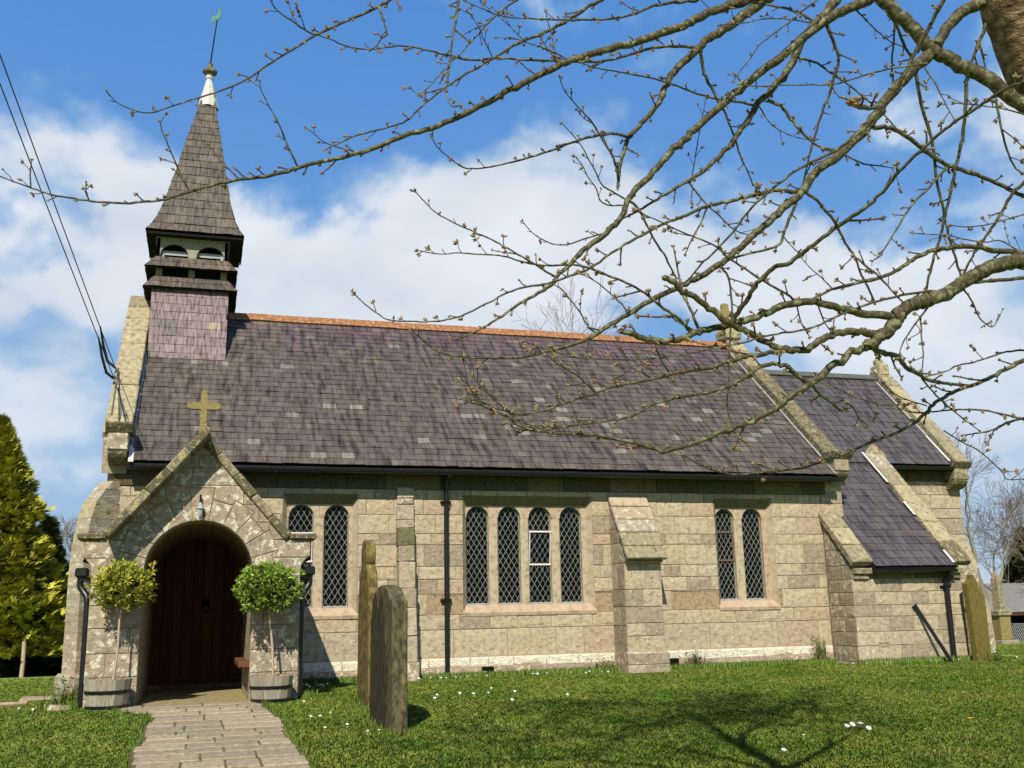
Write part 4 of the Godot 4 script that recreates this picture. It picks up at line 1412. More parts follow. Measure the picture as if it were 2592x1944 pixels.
	m.prism(PackedVector2Array([Vector2(-0.05, 3.62), Vector2(0.05, 3.62), Vector2(0.042, 3.92), Vector2(0.195, 3.925), Vector2(0.225, 3.95), Vector2(0.225, 3.99), Vector2(0.195, 4.015), Vector2(0.042, 4.02), Vector2(0.04, 4.16), Vector2(0.015, 4.195), Vector2(-0.015, 4.195), Vector2(-0.04, 4.16), Vector2(-0.042, 4.02), Vector2(-0.195, 4.015), Vector2(-0.225, 3.99), Vector2(-0.225, 3.95), Vector2(-0.195, 3.925), Vector2(-0.042, 3.92)]), zf - 0.09, zf + 0.0, Transform3D(Basis(), Vector3(cx - 0.03, 0, 0)))
	obj("cross_shaft", m, mats["cross_stone"], cr)
	# gutters' outlets and pipes at both front corners
	for s in [-1, 1]:
		var x: float = cx + s * 1.47
		var g := holder("downpipe", church)
		m = MB.new()
		m.prism(PackedVector2Array([Vector2(-0.06, 0), Vector2(-0.045, -0.05), Vector2(0, -0.07), Vector2(0.045, -0.05), Vector2(0.06, 0)]), 0.1, 2.93, Transform3D(Basis(), Vector3(x, 1.66, 0)))
		obj("gutter", m, mats["iron"], g)
		m = MB.new()
		var pts := smooth(PackedVector3Array([Vector3(x + s * 0.01, 1.62, 2.88), Vector3(x + s * 0.01, 1.53, 2.88), Vector3(x - s * 0.04, 1.45, 2.90), Vector3(cx + s * 1.385, 1.38, 2.93), Vector3(cx + s * 1.375, 1.25, 2.94), Vector3(cx + s * 1.37, 0.6, 2.94), Vector3(cx + s * 1.37, -0.02, 2.94)]), 4)
		var rr := PackedFloat32Array()
		rr.resize(pts.size())
		rr.fill(0.043)
		m.tube(pts, rr, 12)
		obj("pipe", m, mats["iron"], g)
		m = MB.new()
		m.cbox(Vector3(x - 0.08, 1.64, 2.78), Vector3(x + 0.08, 1.76, 2.98), 0.02, Transform3D(Basis(Vector3(0, 0, 1), s * 0.3), Vector3(0, 0, 0)) if false else Transform3D())
		obj("hopper_head", m, mats["iron"], g)
	# inside: door in its frame, bench, threshold
	var d := holder("door", church)
	d.set_meta("label", "dark plank church door with a ring handle, deep in the porch")
	var zd := -0.40
	for i in 9:
		m = MB.new()
		var x := cx - 0.72 + i * 0.16
		m.cbox(Vector3(x + 0.003, 0.03, zd - 0.04), Vector3(x + 0.157, 2.45, zd + rng.randf_range(0.0, 0.006)), 0.006)
		obj("plank", m, mats["door_wood%d" % (i % 3)], d)
	m = MB.new()
	for y in [0.14, 1.02]:
		for i in 9:
			for q in 2:
				m.lathe([[0.016, 0], [0.014, 0.008], [0.001, 0.014]], 6, Vector3.ZERO)
				for e in range(m.v.size() - 6 * 9 if false else 0, 0):
					pass
	m = MB.new()
	var pts := PackedVector3Array()
	for i in 17:
		var a := TAU * i / 16
		pts.append(Vector3(cx + 0.12 + 0.06 * sin(a), 1.24 + 0.065 * cos(a), zd + 0.03))
	var rr := PackedFloat32Array()
	rr.resize(17)
	rr.fill(0.011)
	m.tube(pts, rr, 6, false)
	m.cbox(Vector3(cx + 0.06, 1.27, zd), Vector3(cx + 0.18, 1.39, zd + 0.03), 0.01)
	obj("ring_handle", m, mats["old_iron"], d)
	m = MB.new()
	for y in [0.16, 1.03]:
		for i in 18:
			var c := Vector3(cx - 0.68 + i * 0.08, y, zd + 0.008)
			m.cbox(c - Vector3(0.012, 0.012, 0.006), c + Vector3(0.012, 0.012, 0.010), 0.005)
	stuff(obj("studs", m, mats["old_iron"], d))
	m = MB.new()
	m.cbox(Vector3(cx + 0.56, 0.42, 1.2), Vector3(cx + 0.76, 0.50, 2.9), 0.01)
	obj("bench", m, mats["door_wood2"], church)
	m = MB.new()
	m.cbox(Vector3(cx - 0.74, -0.3, -0.6), Vector3(cx + 0.74, 0.055, -0.12), 0.012)
	obj("door_step", m, mats["concrete_step"], church)
	m = MB.new()
	m.cbox(Vector3(cx - 0.5, 0.0, -0.118), Vector3(cx + 0.42, 0.05, 0.0), 0.008)
	obj("boot_step", m, mats["soffit_stone"], church)
	m = MB.new()
	m.cbox(Vector3(cx - 0.70, -0.3, -0.115), Vector3(cx + 0.70, 0.004, 3.18), 0.01)
	obj("porch_floor", m, mats["concrete_step"], church)


func build_turret() -> void:
	var cz := -3.6
	var cx := -0.46
	var t := holder("bell_turret", church)
	var m := MB.new()
	# shaft behind the sloping slated apron
	m.box(Vector3(cx - 0.71, 5.0, cz - 0.73), Vector3(cx + 0.71, 8.2, cz + 0.60))
	obj("shaft_core", m, mats["turret_dark"], t)
	var fb := -2.30
	var ft := -2.87
	m = MB.new()
	m.prism(PackedVector2Array([Vector2(cz, 5.8), Vector2(fb + 0.0, 5.87), Vector2(ft - 0.02, 7.5), Vector2(cz, 7.5)]), -cx - 0.715, -cx + 0.715, Transform3D(Basis(Vector3(0, 0, 1), Vector3.UP, Vector3(-1, 0, 0)), Vector3.ZERO))
	obj("apron_core", m, mats["turret_dark"], t)
	slates(Vector3(cx - 0.73, 7.48, ft), Vector3(cx + 0.73, 7.48, ft), Vector3(cx + 0.71, 5.85, fb + 0.02), Vector3(cx - 0.71, 5.85, fb + 0.02), 9, 0.215, slate_tone("apron"), mats["turret_slate"], t, true)
	for s in [-1, 1]:
		var a := Vector3(cx + s * 0.715, 7.5, cz - s * 0.73 * -1.0)
		if s > 0:
			slates(Vector3(cx + 0.72, 7.5, cz + 0.72), Vector3(cx + 0.72, 7.5, cz - 0.73), Vector3(cx + 0.72, 5.4, cz - 0.73), Vector3(cx + 0.72, 5.4, cz + 0.72), 9, 0.3, slate_tone("skirt"), mats["turret_slate"], t, false)
		else:
			slates(Vector3(cx - 0.72, 7.5, cz - 0.73), Vector3(cx - 0.72, 7.5, cz + 0.72), Vector3(cx - 0.72, 5.4, cz + 0.72), Vector3(cx - 0.72, 5.4, cz - 0.73), 9, 0.3, slate_tone("skirt"), mats["turret_slate"], t, false)
	# two louvre skirts, slated above and dark beneath
	for k in [[7.45, 0.885, 7.72, 0.70], [7.87, 0.875, 8.13, 0.69]]:
		for side in 4:
			var b := Basis(Vector3.UP, side * PI / 2)
			var o := Vector3(cx, 0, cz)
			var A := o + b * Vector3(-k[3], k[2], k[3])
			var B := o + b * Vector3(k[3], k[2], k[3])
			var C := o + b * Vector3(k[1], k[0], k[1])
			var D := o + b * Vector3(-k[1], k[0], k[1])
			slates(A, B, C, D, 2, 0.22, slate_tone("skirt"), mats["turret_slate"], t, side == 0)
		m = MB.new()
		m.lathe([[0.68 * 1.4142, k[0] + 0.02], [k[1] * 1.4142 - 0.015, k[0] - 0.012], [k[3] * 1.4142 - 0.02, k[2] - 0.02]], 4, Vector3.ZERO)
		var o2 := obj("skirt_core", m, mats["turret_dark"], t, Vector3(cx, 0, cz))
		o2.rotation.y = PI / 4
		m = MB.new()
		for q in [-0.62, 0.0, 0.62]:
			m.box(Vector3(cx + q - 0.06, k[0] - 0.26, cz + 0.58), Vector3(cx + q + 0.06, k[0] + 0.05, cz + 0.66))
		obj("louvre_post", m, mats["turret_wood"], t)
	# belfry stage: boarding with two segmental openings to each side
	for side in 4:
		var xf := Transform3D(Basis(Vector3.UP, side * PI / 2), Vector3(cx, 0, cz))
		for s in [-1, 1]:
			m = MB.new()
			var q := PackedVector2Array([Vector2(0.0, 8.10), Vector2(0.0, 8.66), Vector2(s * 0.68, 8.66), Vector2(s * 0.68, 8.10), Vector2(s * 0.615, 8.10)])
			for i in 9:
				var a := PI * (i / 8.0)
				q.append(Vector2(s * (0.345 + 0.27 * cos(a)), 8.18 + 0.235 * sin(a)))
			q.append(Vector2(s * 0.075, 8.10))
			if Geometry2D.is_polygon_clockwise(q):
				q.reverse()
			m.prism(q, 0.62, 0.68, xf)
			obj("belfry_arch", m, mats["turret_wood"], t)
		m = MB.new()
		m.box(Vector3(-0.61, 8.08, 0.54), Vector3(0.61, 8.29, 0.60), xf)
		obj("louvre_board", m, mats["lead"], t)
		m = MB.new()
		m.cbox(Vector3(-0.70, 8.52, 0.68), Vector3(0.70, 8.60, 0.715), 0.01, xf)
		obj("belfry_rail", m, mats["turret_wood"], t)
	m = MB.new()
	m.box(Vector3(cx - 0.5, 8.0, cz - 0.5), Vector3(cx + 0.5, 8.7, cz + 0.5))
	obj("belfry_core", m, mats["dark_void"], t)
	# spire, broached out at the eaves, leaning a little
	var sp := holder("spire", church)
	var sec := [[8.61, 0.93, 0.0], [8.80, 0.82, 0.005], [9.02, 0.735, 0.01], [9.41, 0.628, 0.02], [10.2, 0.467, 0.05], [10.86, 0.343, 0.07], [11.55, 0.205, 0.095], [11.9, 0.142, 0.11]]
	var at := func(i: int, a: float, b: float) -> Vector3: return Vector3(cx + 0.04 + sec[i][2] + a * sec[i][1], sec[i][0], cz + b * sec[i][1])
	m = MB.new()
	for i in sec.size() - 1:
		for side in 4:
			var k := [[-1, 1], [1, 1], [1, -1], [-1, -1], [-1, 1]]
			m.quad(at.call(i, k[side][0] * 0.985, k[side][1] * 0.985), at.call(i, k[side + 1][0] * 0.985, k[side + 1][1] * 0.985), at.call(i + 1, k[side + 1][0] * 0.985, k[side + 1][1] * 0.985), at.call(i + 1, k[side][0] * 0.985, k[side][1] * 0.985))
	m.quad(at.call(0, -0.97, -0.97), at.call(0, 0.97, -0.97), at.call(0, 0.97, 0.97), at.call(0, -0.97, 0.97))
	obj("spire_core", m, mats["turret_dark"], sp)
	var rows := [1, 1, 2, 4, 4, 4, 2]
	for i in sec.size() - 1:
		for side in 4:
			var k := [[-1, 1], [1, 1], [1, -1], [-1, -1], [-1, 1]]
			slates(at.call(i + 1, k[side][0], k[side][1]), at.call(i + 1, k[side + 1][0], k[side + 1][1]), at.call(i, k[side + 1][0], k[side + 1][1]), at.call(i, k[side][0], k[side][1]), rows[i], 0.20 if side == 0 else 0.3, slate_tone("spire"), mats["turret_slate"], sp, side == 0, 0.010)
	m = MB.new()
	m.box(Vector3(cx - 0.86, 8.53, cz - 0.86), Vector3(cx + 0.94, 8.585, cz + 0.90))
	obj("eaves_board", m, mats["turret_dark"], sp)
	var tip := Vector3(cx + 0.155, 0, cz)
	m = MB.new()
	m.lathe([[0.225, 11.78], [0.16, 12.05], [0.10, 12.3], [0.07, 12.42], [0.066, 12.47], [0.085, 12.475], [0.085, 12.50], [0.07, 12.505], [0.075, 12.58]], 8, tip)
	obj("lead_cap", m, mats["white_lead"], sp)
	m = MB.new()
	m.lathe([[0.075, 12.57], [0.15, 12.62], [0.155, 12.66], [0.09, 12.71], [0.05, 12.73], [0.055, 12.84], [0.02, 12.86]], 14, tip + Vector3(0.005, 0, 0))
	obj("finial_collar", m, mats["dark_coping"], sp)
	var v := holder("weather_vane", church)
	m = MB.new()
	m.tube(PackedVector3Array([tip + Vector3(0.005, 12.84, 0), tip + Vector3(0.035, 13.2, 0), tip + Vector3(0.105, 13.92, 0)]), PackedFloat32Array([0.018, 0.014, 0.012]), 8)
	obj("rod", m, mats["old_iron"], v)
	m = MB.new()   # a thin cut-out cockerel: breast, tail feathers, head and comb
	var cock := PackedVector2Array([Vector2(-0.14, -0.04), Vector2(-0.10, 0.08), Vector2(-0.04, 0.10), Vector2(0.0, 0.11), Vector2(0.03, 0.17), Vector2(0.025, 0.27), Vector2(0.055, 0.28), Vector2(0.06, 0.20), Vector2(0.09, 0.26), Vector2(0.105, 0.24), Vector2(0.075, 0.15), Vector2(0.07, 0.07), Vector2(0.04, 0.0), Vector2(0.0, -0.01), Vector2(-0.03, 0.03), Vector2(-0.05, -0.08), Vector2(-0.07, -0.10), Vector2(-0.075, 0.0), Vector2(-0.105, -0.03), Vector2(-0.13, -0.13)])
	m.prism(cock, -0.008, 0.008, Transform3D(Basis(Vector3.UP, -0.35), tip + Vector3(0.10, 13.93, 0)))
	obj("cockerel", m, mats["copper"], v)


func build_church() -> void:
	church = thing("church", "small sandstone church with slate roofs, gabled porch and slated bell spire", "church", Vector3.ZERO)
	build_nave()
	build_chancel()
	build_vestry()
	build_porch()
	build_turret()


# ---------------------------------------------------------------- ground, path, lawn
func build_ground() -> void:
	var m := MB.new()
	var xs := []
	var zs := []
	for e in [-500, -250, -120, -60, -35, -22, -14]:
		xs.append(float(e))
	var x := -10.0
	while x < 26.0:
		xs.append(x)
		x += 0.8
	for e in [28, 32, 38, 48, 65, 100, 180, 300, 500]:
		xs.append(float(e))
	for e in [-600, -300, -150, -80, -50, -35, -26, -20, -16, -13, -10, -8]:
		zs.append(float(e))
	var z := -6.5
	while z < 20.0:
		zs.append(z)
		z += 0.5
	for e in [22, 26, 32, 45, 80, 150, 300]:
		zs.append(float(e))
	for i in xs.size() - 1:
		for j in zs.size() - 1:
			var p := []
			for q in [[0, 1], [1, 1], [1, 0], [0, 0]]:
				var xx: float = xs[i + q[0]]
				var zz: float = zs[j + q[1]]
				p.append(Vector3(xx, maxf(gy(xx, zz), -3.0), zz))
			m.quad(p[0], p[1], p[2], p[3])
	var o := obj("ground", m, mats["grass_ground"])
	tag(o, "mown churchyard lawn sloping gently away from the church", "ground", "", "structure")


func path_edge(z: float, s: int) -> float:
	if s < 0:
		return lerpf(-0.95, -0.52, smoothstep(3.5, 4.6, z)) + 0.03 * sin(z * 3.1)
	return lerpf(0.80, 0.90, smoothstep(3.3, 5.0, z)) + 0.025 * sin(z * 2.3 + 1.0)


func build_path() -> void:
	var m := MB.new()
	var z := 3.1
	while z < 16.5:
		var z2 := z + 0.4
		m.quad(Vector3(path_edge(z2, -1), gy(0, z2) + 0.008, z2), Vector3(path_edge(z2, 1), gy(0, z2) + 0.008, z2), Vector3(path_edge(z, 1), gy(0, z) + 0.008, z), Vector3(path_edge(z, -1), gy(0, z) + 0.008, z))
		z = z2
	var o := obj("path", m, mats["path_dirt"])
	tag(o, "path of worn stone setts leading up to the church porch", "path", "", "structure")
	z = 3.22
	while z < 13.0:
		var dz := rng.randf_range(0.27, 0.46) * (0.75 if z < 4 else 1.0)
		var x0 := path_edge(z + dz / 2, -1) + rng.randf_range(0.0, 0.05)
		var x1 := path_edge(z + dz / 2, 1) - rng.randf_range(0.0, 0.05)
		var x := x0
		while x < x1 - 0.08:
			var w := rng.randf_range(0.28, 0.80)
			if x + w > x1 - 0.15:
				w = x1 - x
			var b := MB.new()
			var g := gy(0, z + dz / 2)
			b.cbox(Vector3(x + 0.008, g - 0.04, z + 0.008), Vector3(x + w - 0.008, g + 0.018 + rng.randf_range(-0.003, 0.003), z + dz - 0.006), 0.008, Transform3D(), rng, 0.004)
			obj("paving_stone", b, mats["paving%d" % (rng.randi() % 3)], o)
			x += w
		z += dz


func blade(m: MB, at: Vector3, h: float, w: float, lean: Vector3, c: Color) -> void:
	var side := Vector3(lean.z, 0, -lean.x).normalized() * w
	if side.length() < 1e-4:
		side = Vector3(w, 0, 0)
	var mid := at + Vector3(0, h * 0.6, 0) + lean * h * 0.35
	var tip := at + Vector3(0, h, 0) + lean * h
	m.col = c
	var up := Vector3(0, 0.8, 0) - lean * 0.2
	up = (up + side.cross(Vector3.UP).normalized() * 0.5).normalized()
	for t in [[at - side, at + side, mid + side * 0.8], [at - side, mid + side * 0.8, mid - side * 0.8], [mid - side * 0.8, mid + side * 0.8, tip]]:
		for q in [t[0], t[2], t[1]]:
			m.vert(q, up)


func multi(called: String, proto: ArrayMesh, places: Array, tints: PackedColorArray, parent: Node3D = self) -> MultiMeshInstance3D:
	var mm := MultiMesh.new()
	mm.transform_format = MultiMesh.TRANSFORM_3D
	mm.use_colors = true
	mm.mesh = proto
	mm.instance_count = places.size()
	for i in places.size():
		mm.set_instance_transform(i, places[i])
		mm.set_instance_color(i, tints[i])
	var o := MultiMeshInstance3D.new()
	o.name = called
	o.multimesh = mm
	parent.add_child(o, true)
	return o


func on_lawn(x: float, z: float) -> bool:
	if z > 3.0 and x > path_edge(maxf(z, 3.2), -1) + 0.01 and x < path_edge(maxf(z, 3.2), 1) - 0.01:
		return false
	if x > -1.45 and x < 1.36 and z < 3.03:
		return false
	if x > -1.6 and x < 11.6 and z < 0.06:
		return false
	if x > 11.5 and x < 14.03 and z < 0.88:
		return false
	if x >= 14.0 and x < 16.3 and z < -1.0:
		return false
	if x > 7.05 and x < 7.9 and z < 0.7:
		return false
	return true


func build_lawn() -> void:
	var patch := FastNoiseLite.new()
	patch.seed = 5
	patch.frequency = 0.55
	patch.fractal_octaves = 3
	var fine := FastNoiseLite.new()
	fine.seed = 8
	fine.frequency = 2.6
	var tuft := MB.new()
	for i in 11:
		var a := rng.randf() * TAU
		var l := Vector3(cos(a), 0, sin(a)) * rng.randf_range(0.15, 0.9)
		blade(tuft, Vector3(rng.randf_range(-0.03, 0.03), -0.004, rng.randf_range(-0.03, 0.03)), rng.randf_range(0.014, 0.032), 0.0022, l, Color.WHITE * rng.randf_range(0.85, 1.2))
	var tall := MB.new()
	for i in 9:
		var a := rng.randf() * TAU
		var l := Vector3(cos(a), 0, sin(a)) * rng.randf_range(0.1, 0.6)
		blade(tall, Vector3(rng.randf_range(-0.03, 0.03), -0.004, rng.randf_range(-0.03, 0.03)), rng.randf_range(0.07, 0.15), 0.003, l, Color.WHITE * rng.randf_range(0.85, 1.2))
	var lawn := []
	var tone := PackedColorArray()
	var edge := []
	var etone := PackedColorArray()
	for i in 260000:
		var u := rng.randf()
		var z := lerpf(-5.0, 12.5, pow(u, 0.72))
		var reach := (17.6 - z)
		var x := rng.randf_range(-0.33, 1.08) * reach
		if z < 0.1 and x > -1.6 and x < 16.0:
			continue
		if not on_lawn(x, z):
			continue
		var n := patch.get_noise_2d(x, z)
		var f := fine.get_noise_2d(x, z)
		var c := Color(0.175, 0.295, 0.036).lerp(Color(0.32, 0.38, 0.068), clampf(n * 0.9 + 0.42 + f * 0.5, 0, 1))
		if rng.randf() < 0.09:
			c = Color(0.38, 0.36, 0.14)
		elif n + f < -0.35:
			c = Color(0.14, 0.26, 0.032)
		c = c * rng.randf_range(0.8, 1.2)
		var s := rng.randf_range(0.6, 1.1) * (1.0 + 0.1 * f)
		lawn.append(Transform3D(Basis(Vector3.UP, rng.randf() * TAU).scaled(Vector3(1.2, 1, 1.2) * s), Vector3(x, gy(x, z), z)))
		tone.append(c)
	tag(multi("grass", tuft.mesh(mats["blade"]), lawn, tone), "short green and yellowish grass of the mown lawn", "grass", "", "stuff")
	# longer, darker grass at the foot of the walls and round the headstones and path
	for i in 12000:
		var t := rng.randf()
		var p := Vector2.ZERO
		var k := rng.randf()
		if k < 0.52:
			p = Vector2(rng.randf_range(1.3, 11.6), 0.10 + absf(rng.randfn(0, 0.09)))
		elif k < 0.66:
			p = Vector2(rng.randf_range(11.5, 14.2), 0.90 + absf(rng.randfn(0, 0.04)))
		elif k < 0.72:
			p = Vector2(1.36 + absf(rng.randfn(0, 0.08)), rng.randf_range(0.1, 3.0))
		elif k < 0.80:
			p = Vector2(-1.45 - absf(rng.randfn(0, 0.15)), rng.randf_range(0.5, 3.3))
		elif k < 0.87:
			p = Vector2(rng.randf_range(1.75, 2.2), rng.randf_range(3.7, 7.2))
		elif k < 0.95:
			var zz := rng.randf_range(3.4, 11.0)
			p = Vector2(path_edge(zz, -1) - absf(rng.randfn(0, 0.03)) if rng.randf() < 0.5 else path_edge(zz, 1) + absf(rng.randfn(0, 0.03)), zz)
		else:
			p = Vector2(7.0 - absf(rng.randfn(0, 0.12)), 0.2 + absf(rng.randfn(0, 0.12)))
		if not on_lawn(p.x, p.y):
			continue
		var c := Color(0.09, 0.19, 0.026).lerp(Color(0.20, 0.26, 0.05), rng.randf())
		edge.append(Transform3D(Basis(Vector3.UP, rng.randf() * TAU).scaled(Vector3.ONE * rng.randf_range(0.35, 1.0) * (0.6 if k > 0.8 and k < 0.95 else 1.0)), Vector3(p.x, gy(p.x, p.y), p.y)))
		etone.append(c * rng.randf_range(0.8, 1.25))
	tag(multi("long_grass", tall.mesh(mats["blade"]), edge, etone), "longer dark green grass along the foot of the church walls", "grass", "", "stuff")


func daisy(x: float, z: float, label: String, r: float, group: String) -> void:
	r *= rng.randf_range(0.6, 1.0)
	var m := MB.new()
	var y := gy(x, z)
	var tilt := Basis(Vector3(1, 0, 0), rng.randf_range(0.1, 0.7)) * Basis(Vector3.UP, rng.randf() * TAU)
	var c := Vector3(0, 0.045, 0)
	for i in 9:
		var a := TAU * i / 9
		var b := TAU * (i + 0.8) / 9
		m.tri(c, c + tilt * Vector3(sin(a) * r, 0.004, cos(a) * r), c + tilt * Vector3(sin(b) * r, 0.004, cos(b) * r))
	m.tube(PackedVector3Array([Vector3(0, -0.01, 0), c]), PackedFloat32Array([0.0015, 0.0015]), 4)
	var o := obj(numbered("daisy"), m, mats["petal"], self, Vector3(x, y, z))
	tag(o, label, "daisy", group)


func build_flowers() -> void:
	for i in 34:
		daisy(rng.randf_range(2.3, 4.8) if i < 24 else rng.randf_range(1.45, 2.0), 0.22 + absf(rng.randfn(0, 0.28)) + (0.6 if i >= 24 else 0.0), "small white daisy in the longer grass below the wall left of the four-light window", 0.021, "daisies by the foot of the nave wall")
	for i in 9:
		daisy(rng.randf_range(5.4, 6.9), 0.3 + absf(rng.randfn(0, 0.25)), "small white daisy in the grass below the four-light window", 0.019, "daisies by the foot of the nave wall")
	for i in 11:
		daisy(rng.randf_range(11.3, 13.8), 0.98 + absf(rng.randfn(0, 0.12)), "small white daisy against the foot of the lean-to wall", 0.018, "daisies by the lean-to")
	for i in 9:
		daisy(rng.randf_range(14.1, 15.4), rng.randf_range(0.2, 1.3), "small white daisy in the grass beside the olive headstone", 0.02, "daisies by the olive headstone")
	for p in [[3.02, 3.9], [3.35, 3.8], [3.5, 3.95], [3.72, 3.9], [4.1, 3.85], [3.95, 3.2], [4.62, 4.5], [3.75, 4.9], [2.9, 4.3]]:
		daisy(p[0], p[1], "white daisy on the open lawn to the right of the two headstones", 0.026, "daisies on the open lawn")
	for p in [[1.22, 5.6], [1.32, 5.6], [1.47, 5.3], [1.25, 6.7], [1.5, 6.5], [1.62, 7.1], [1.74, 7.05], [1.3, 3.9]]:
		daisy(p[0], p[1], "white daisy in the grass beside the right edge of the path", 0.02, "daisies beside the path")
	for p in [[6.05, 8.55], [6.16, 8.48], [6.27, 8.45], [6.15, 8.75]]:
		daisy(p[0], p[1], "white daisy in the cluster on the lawn at lower right", 0.03, "daisies in the lower right cluster")
	daisy(4.72, 9.6, "lone white daisy in the tree shadow near the bottom edge", 0.03, "")
	daisy(5.35, 8.9, "lone white daisy between the tree shadow and the lower right daisies", 0.024, "")
	for p in [[-1.9, 3.5], [-2.1, 3.2], [-1.85, 2.9]]:
		daisy(p[0], p[1], "small white daisy in the grass left of the left tub", 0.016, "daisies by the left tub")
	var m := MB.new()
	for i in 16:
		var a := TAU * i / 16
		m.tri(Vector3(0, 0.05, 0), Vector3(sin(a) * 0.032, 0.06, cos(a) * 0.032), Vector3(sin(a + 0.35) * 0.032, 0.058, cos(a + 0.35) * 0.032))
	m.tube(PackedVector3Array([Vector3(0, -0.01, 0), Vector3(0, 0.05, 0)]), PackedFloat32Array([0.002, 0.002]), 4)
	tag(obj("dandelion", m, mats["yellow_flower"], self, Vector3(7.45, gy(7.45, 8.6), 8.6)), "single yellow dandelion in the lawn at lower right", "dandelion")
	# weeds that grow out of the footings
	for w in [[6.86, 0.20, 0.26, "reddish weed clump in the corner left of the stepped buttress"], [11.22, 0.16, 0.62, "tall green weed clump in the corner where the nave meets the lean-to"], [8.62, 0.14, 0.34, "small weeds against the plinth right of the stepped buttress"], [14.15, 1.42, 0.26, "dark leafy clump at the foot of the olive headstone"], [-1.62, 2.85, 0.42, "ivy-like weed behind the left downpipe of the porch"]]:
		var t := thing("weed_clump", w[3], "weeds", Vector3(w[0], gy(w[0], w[1]), w[1]))
		m = MB.new()
		for i in 70:
			var a := rng.randf() * TAU
			var l := Vector3(cos(a), 0, sin(a)) * rng.randf_range(0.1, 0.5)
			blade(m, Vector3(rng.randfn(0, 0.09), -0.01, rng.randfn(0, 0.05)), w[2] * rng.randf_range(0.4, 1.0), 0.005, l, Color(0.09, 0.13, 0.03).lerp(Color(0.22, 0.10, 0.06), rng.randf() * (0.8 if w[2] < 0.3 and w[0] < 10 else 0.25)))
		for i in 60:
			var h: float = w[2] * rng.randf_range(0.2, 0.95)
			leaf(m, Vector3(rng.randfn(0, 0.10), h, rng.randfn(0, 0.05)), Vector3(rng.randfn(), rng.randf() * 0.6, rng.randfn()).normalized(), 0.05, 0.014, Color(0.10, 0.15, 0.035) * rng.randf_range(0.7, 1.3))
		stuff(obj("leaves", m, mats["leaf"], t))


func leaf(m: MB, at: Vector3, d: Vector3, len: float, w: float, c: Color) -> void:
	var s := d.cross(Vector3(rng.randfn(), rng.randfn() + 0.6, rng.randfn())).normalized() * w
	var up := s.cross(d).normalized()
	var mid := at + d * len * 0.5 + up * len * 0.06
	var tip := at + d * len - up * len * 0.05
	m.col = c
	m.tri(at, mid - s, mid)
	m.tri(at, mid, mid + s)
	m.tri(mid - s, tip, mid)
	m.tri(mid, tip, mid + s)


# ---------------------------------------------------------------- things round the church
func build_tub(x: float, z: float, label: String, top_r: float, h: float) -> void:
	var t := thing("wooden_tub", label, "tub", Vector3(x, gy(x, z) + 0.005, z), "half-barrel tubs either side of the porch")
	var n := 15
	for i in n:
		var m := MB.new()
		var a0 := TAU * (i + 0.012) / n
		var a1 := TAU * (i + 0.988) / n
		var p := []
		for r in [[top_r * 0.86, 0.0], [top_r, h], [top_r - 0.028, h], [top_r * 0.86 - 0.028, 0.0]]:
			p.append([Vector3(sin(a0) * r[0], r[1], cos(a0) * r[0]), Vector3(sin(a1) * r[0], r[1], cos(a1) * r[0])])
		for k in 4:
			var e := (k + 1) % 4
			m.quad(p[k][0], p[k][1], p[e][1], p[e][0])
		m.quad(p[0][0], p[1][0], p[2][0], p[3][0])
		m.quad(p[0][1], p[3][1], p[2][1], p[1][1])
		obj("stave", m, mats["grey_timber%d" % (rng.randi() % 3)], t)
	for y in [[0.012, 0.05], [h * 0.52, h * 0.64]]:
		var m := MB.new()
		var r0: float = lerpf(top_r * 0.86, top_r, y[0] / h) + 0.005
		var r1: float = lerpf(top_r * 0.86, top_r, y[1] / h) + 0.005
		m.lathe([[r0 - 0.004, y[0]], [r0, y[0]], [r1, y[1]], [r1 - 0.004, y[1]]], 30)
		obj("hoop", m, mats["iron"], t)
	var m := MB.new()
	m.lathe([[top_r - 0.03, h - 0.03], [0.001, h - 0.015]], 15)
	obj("soil", m, mats["soil"], t)
	m = MB.new()
	for i in 160:
		var a := rng.randf() * TAU
		var r := sqrt(rng.randf()) * (top_r - 0.03)
		m.blob(Vector3(sin(a) * r, h - 0.022, cos(a) * r), Vector3(rng.randfn(), 0.5, rng.randfn()).normalized(), 0.035, 0.009)
	stuff(obj("bark_chips", m, mats["chips"], t))


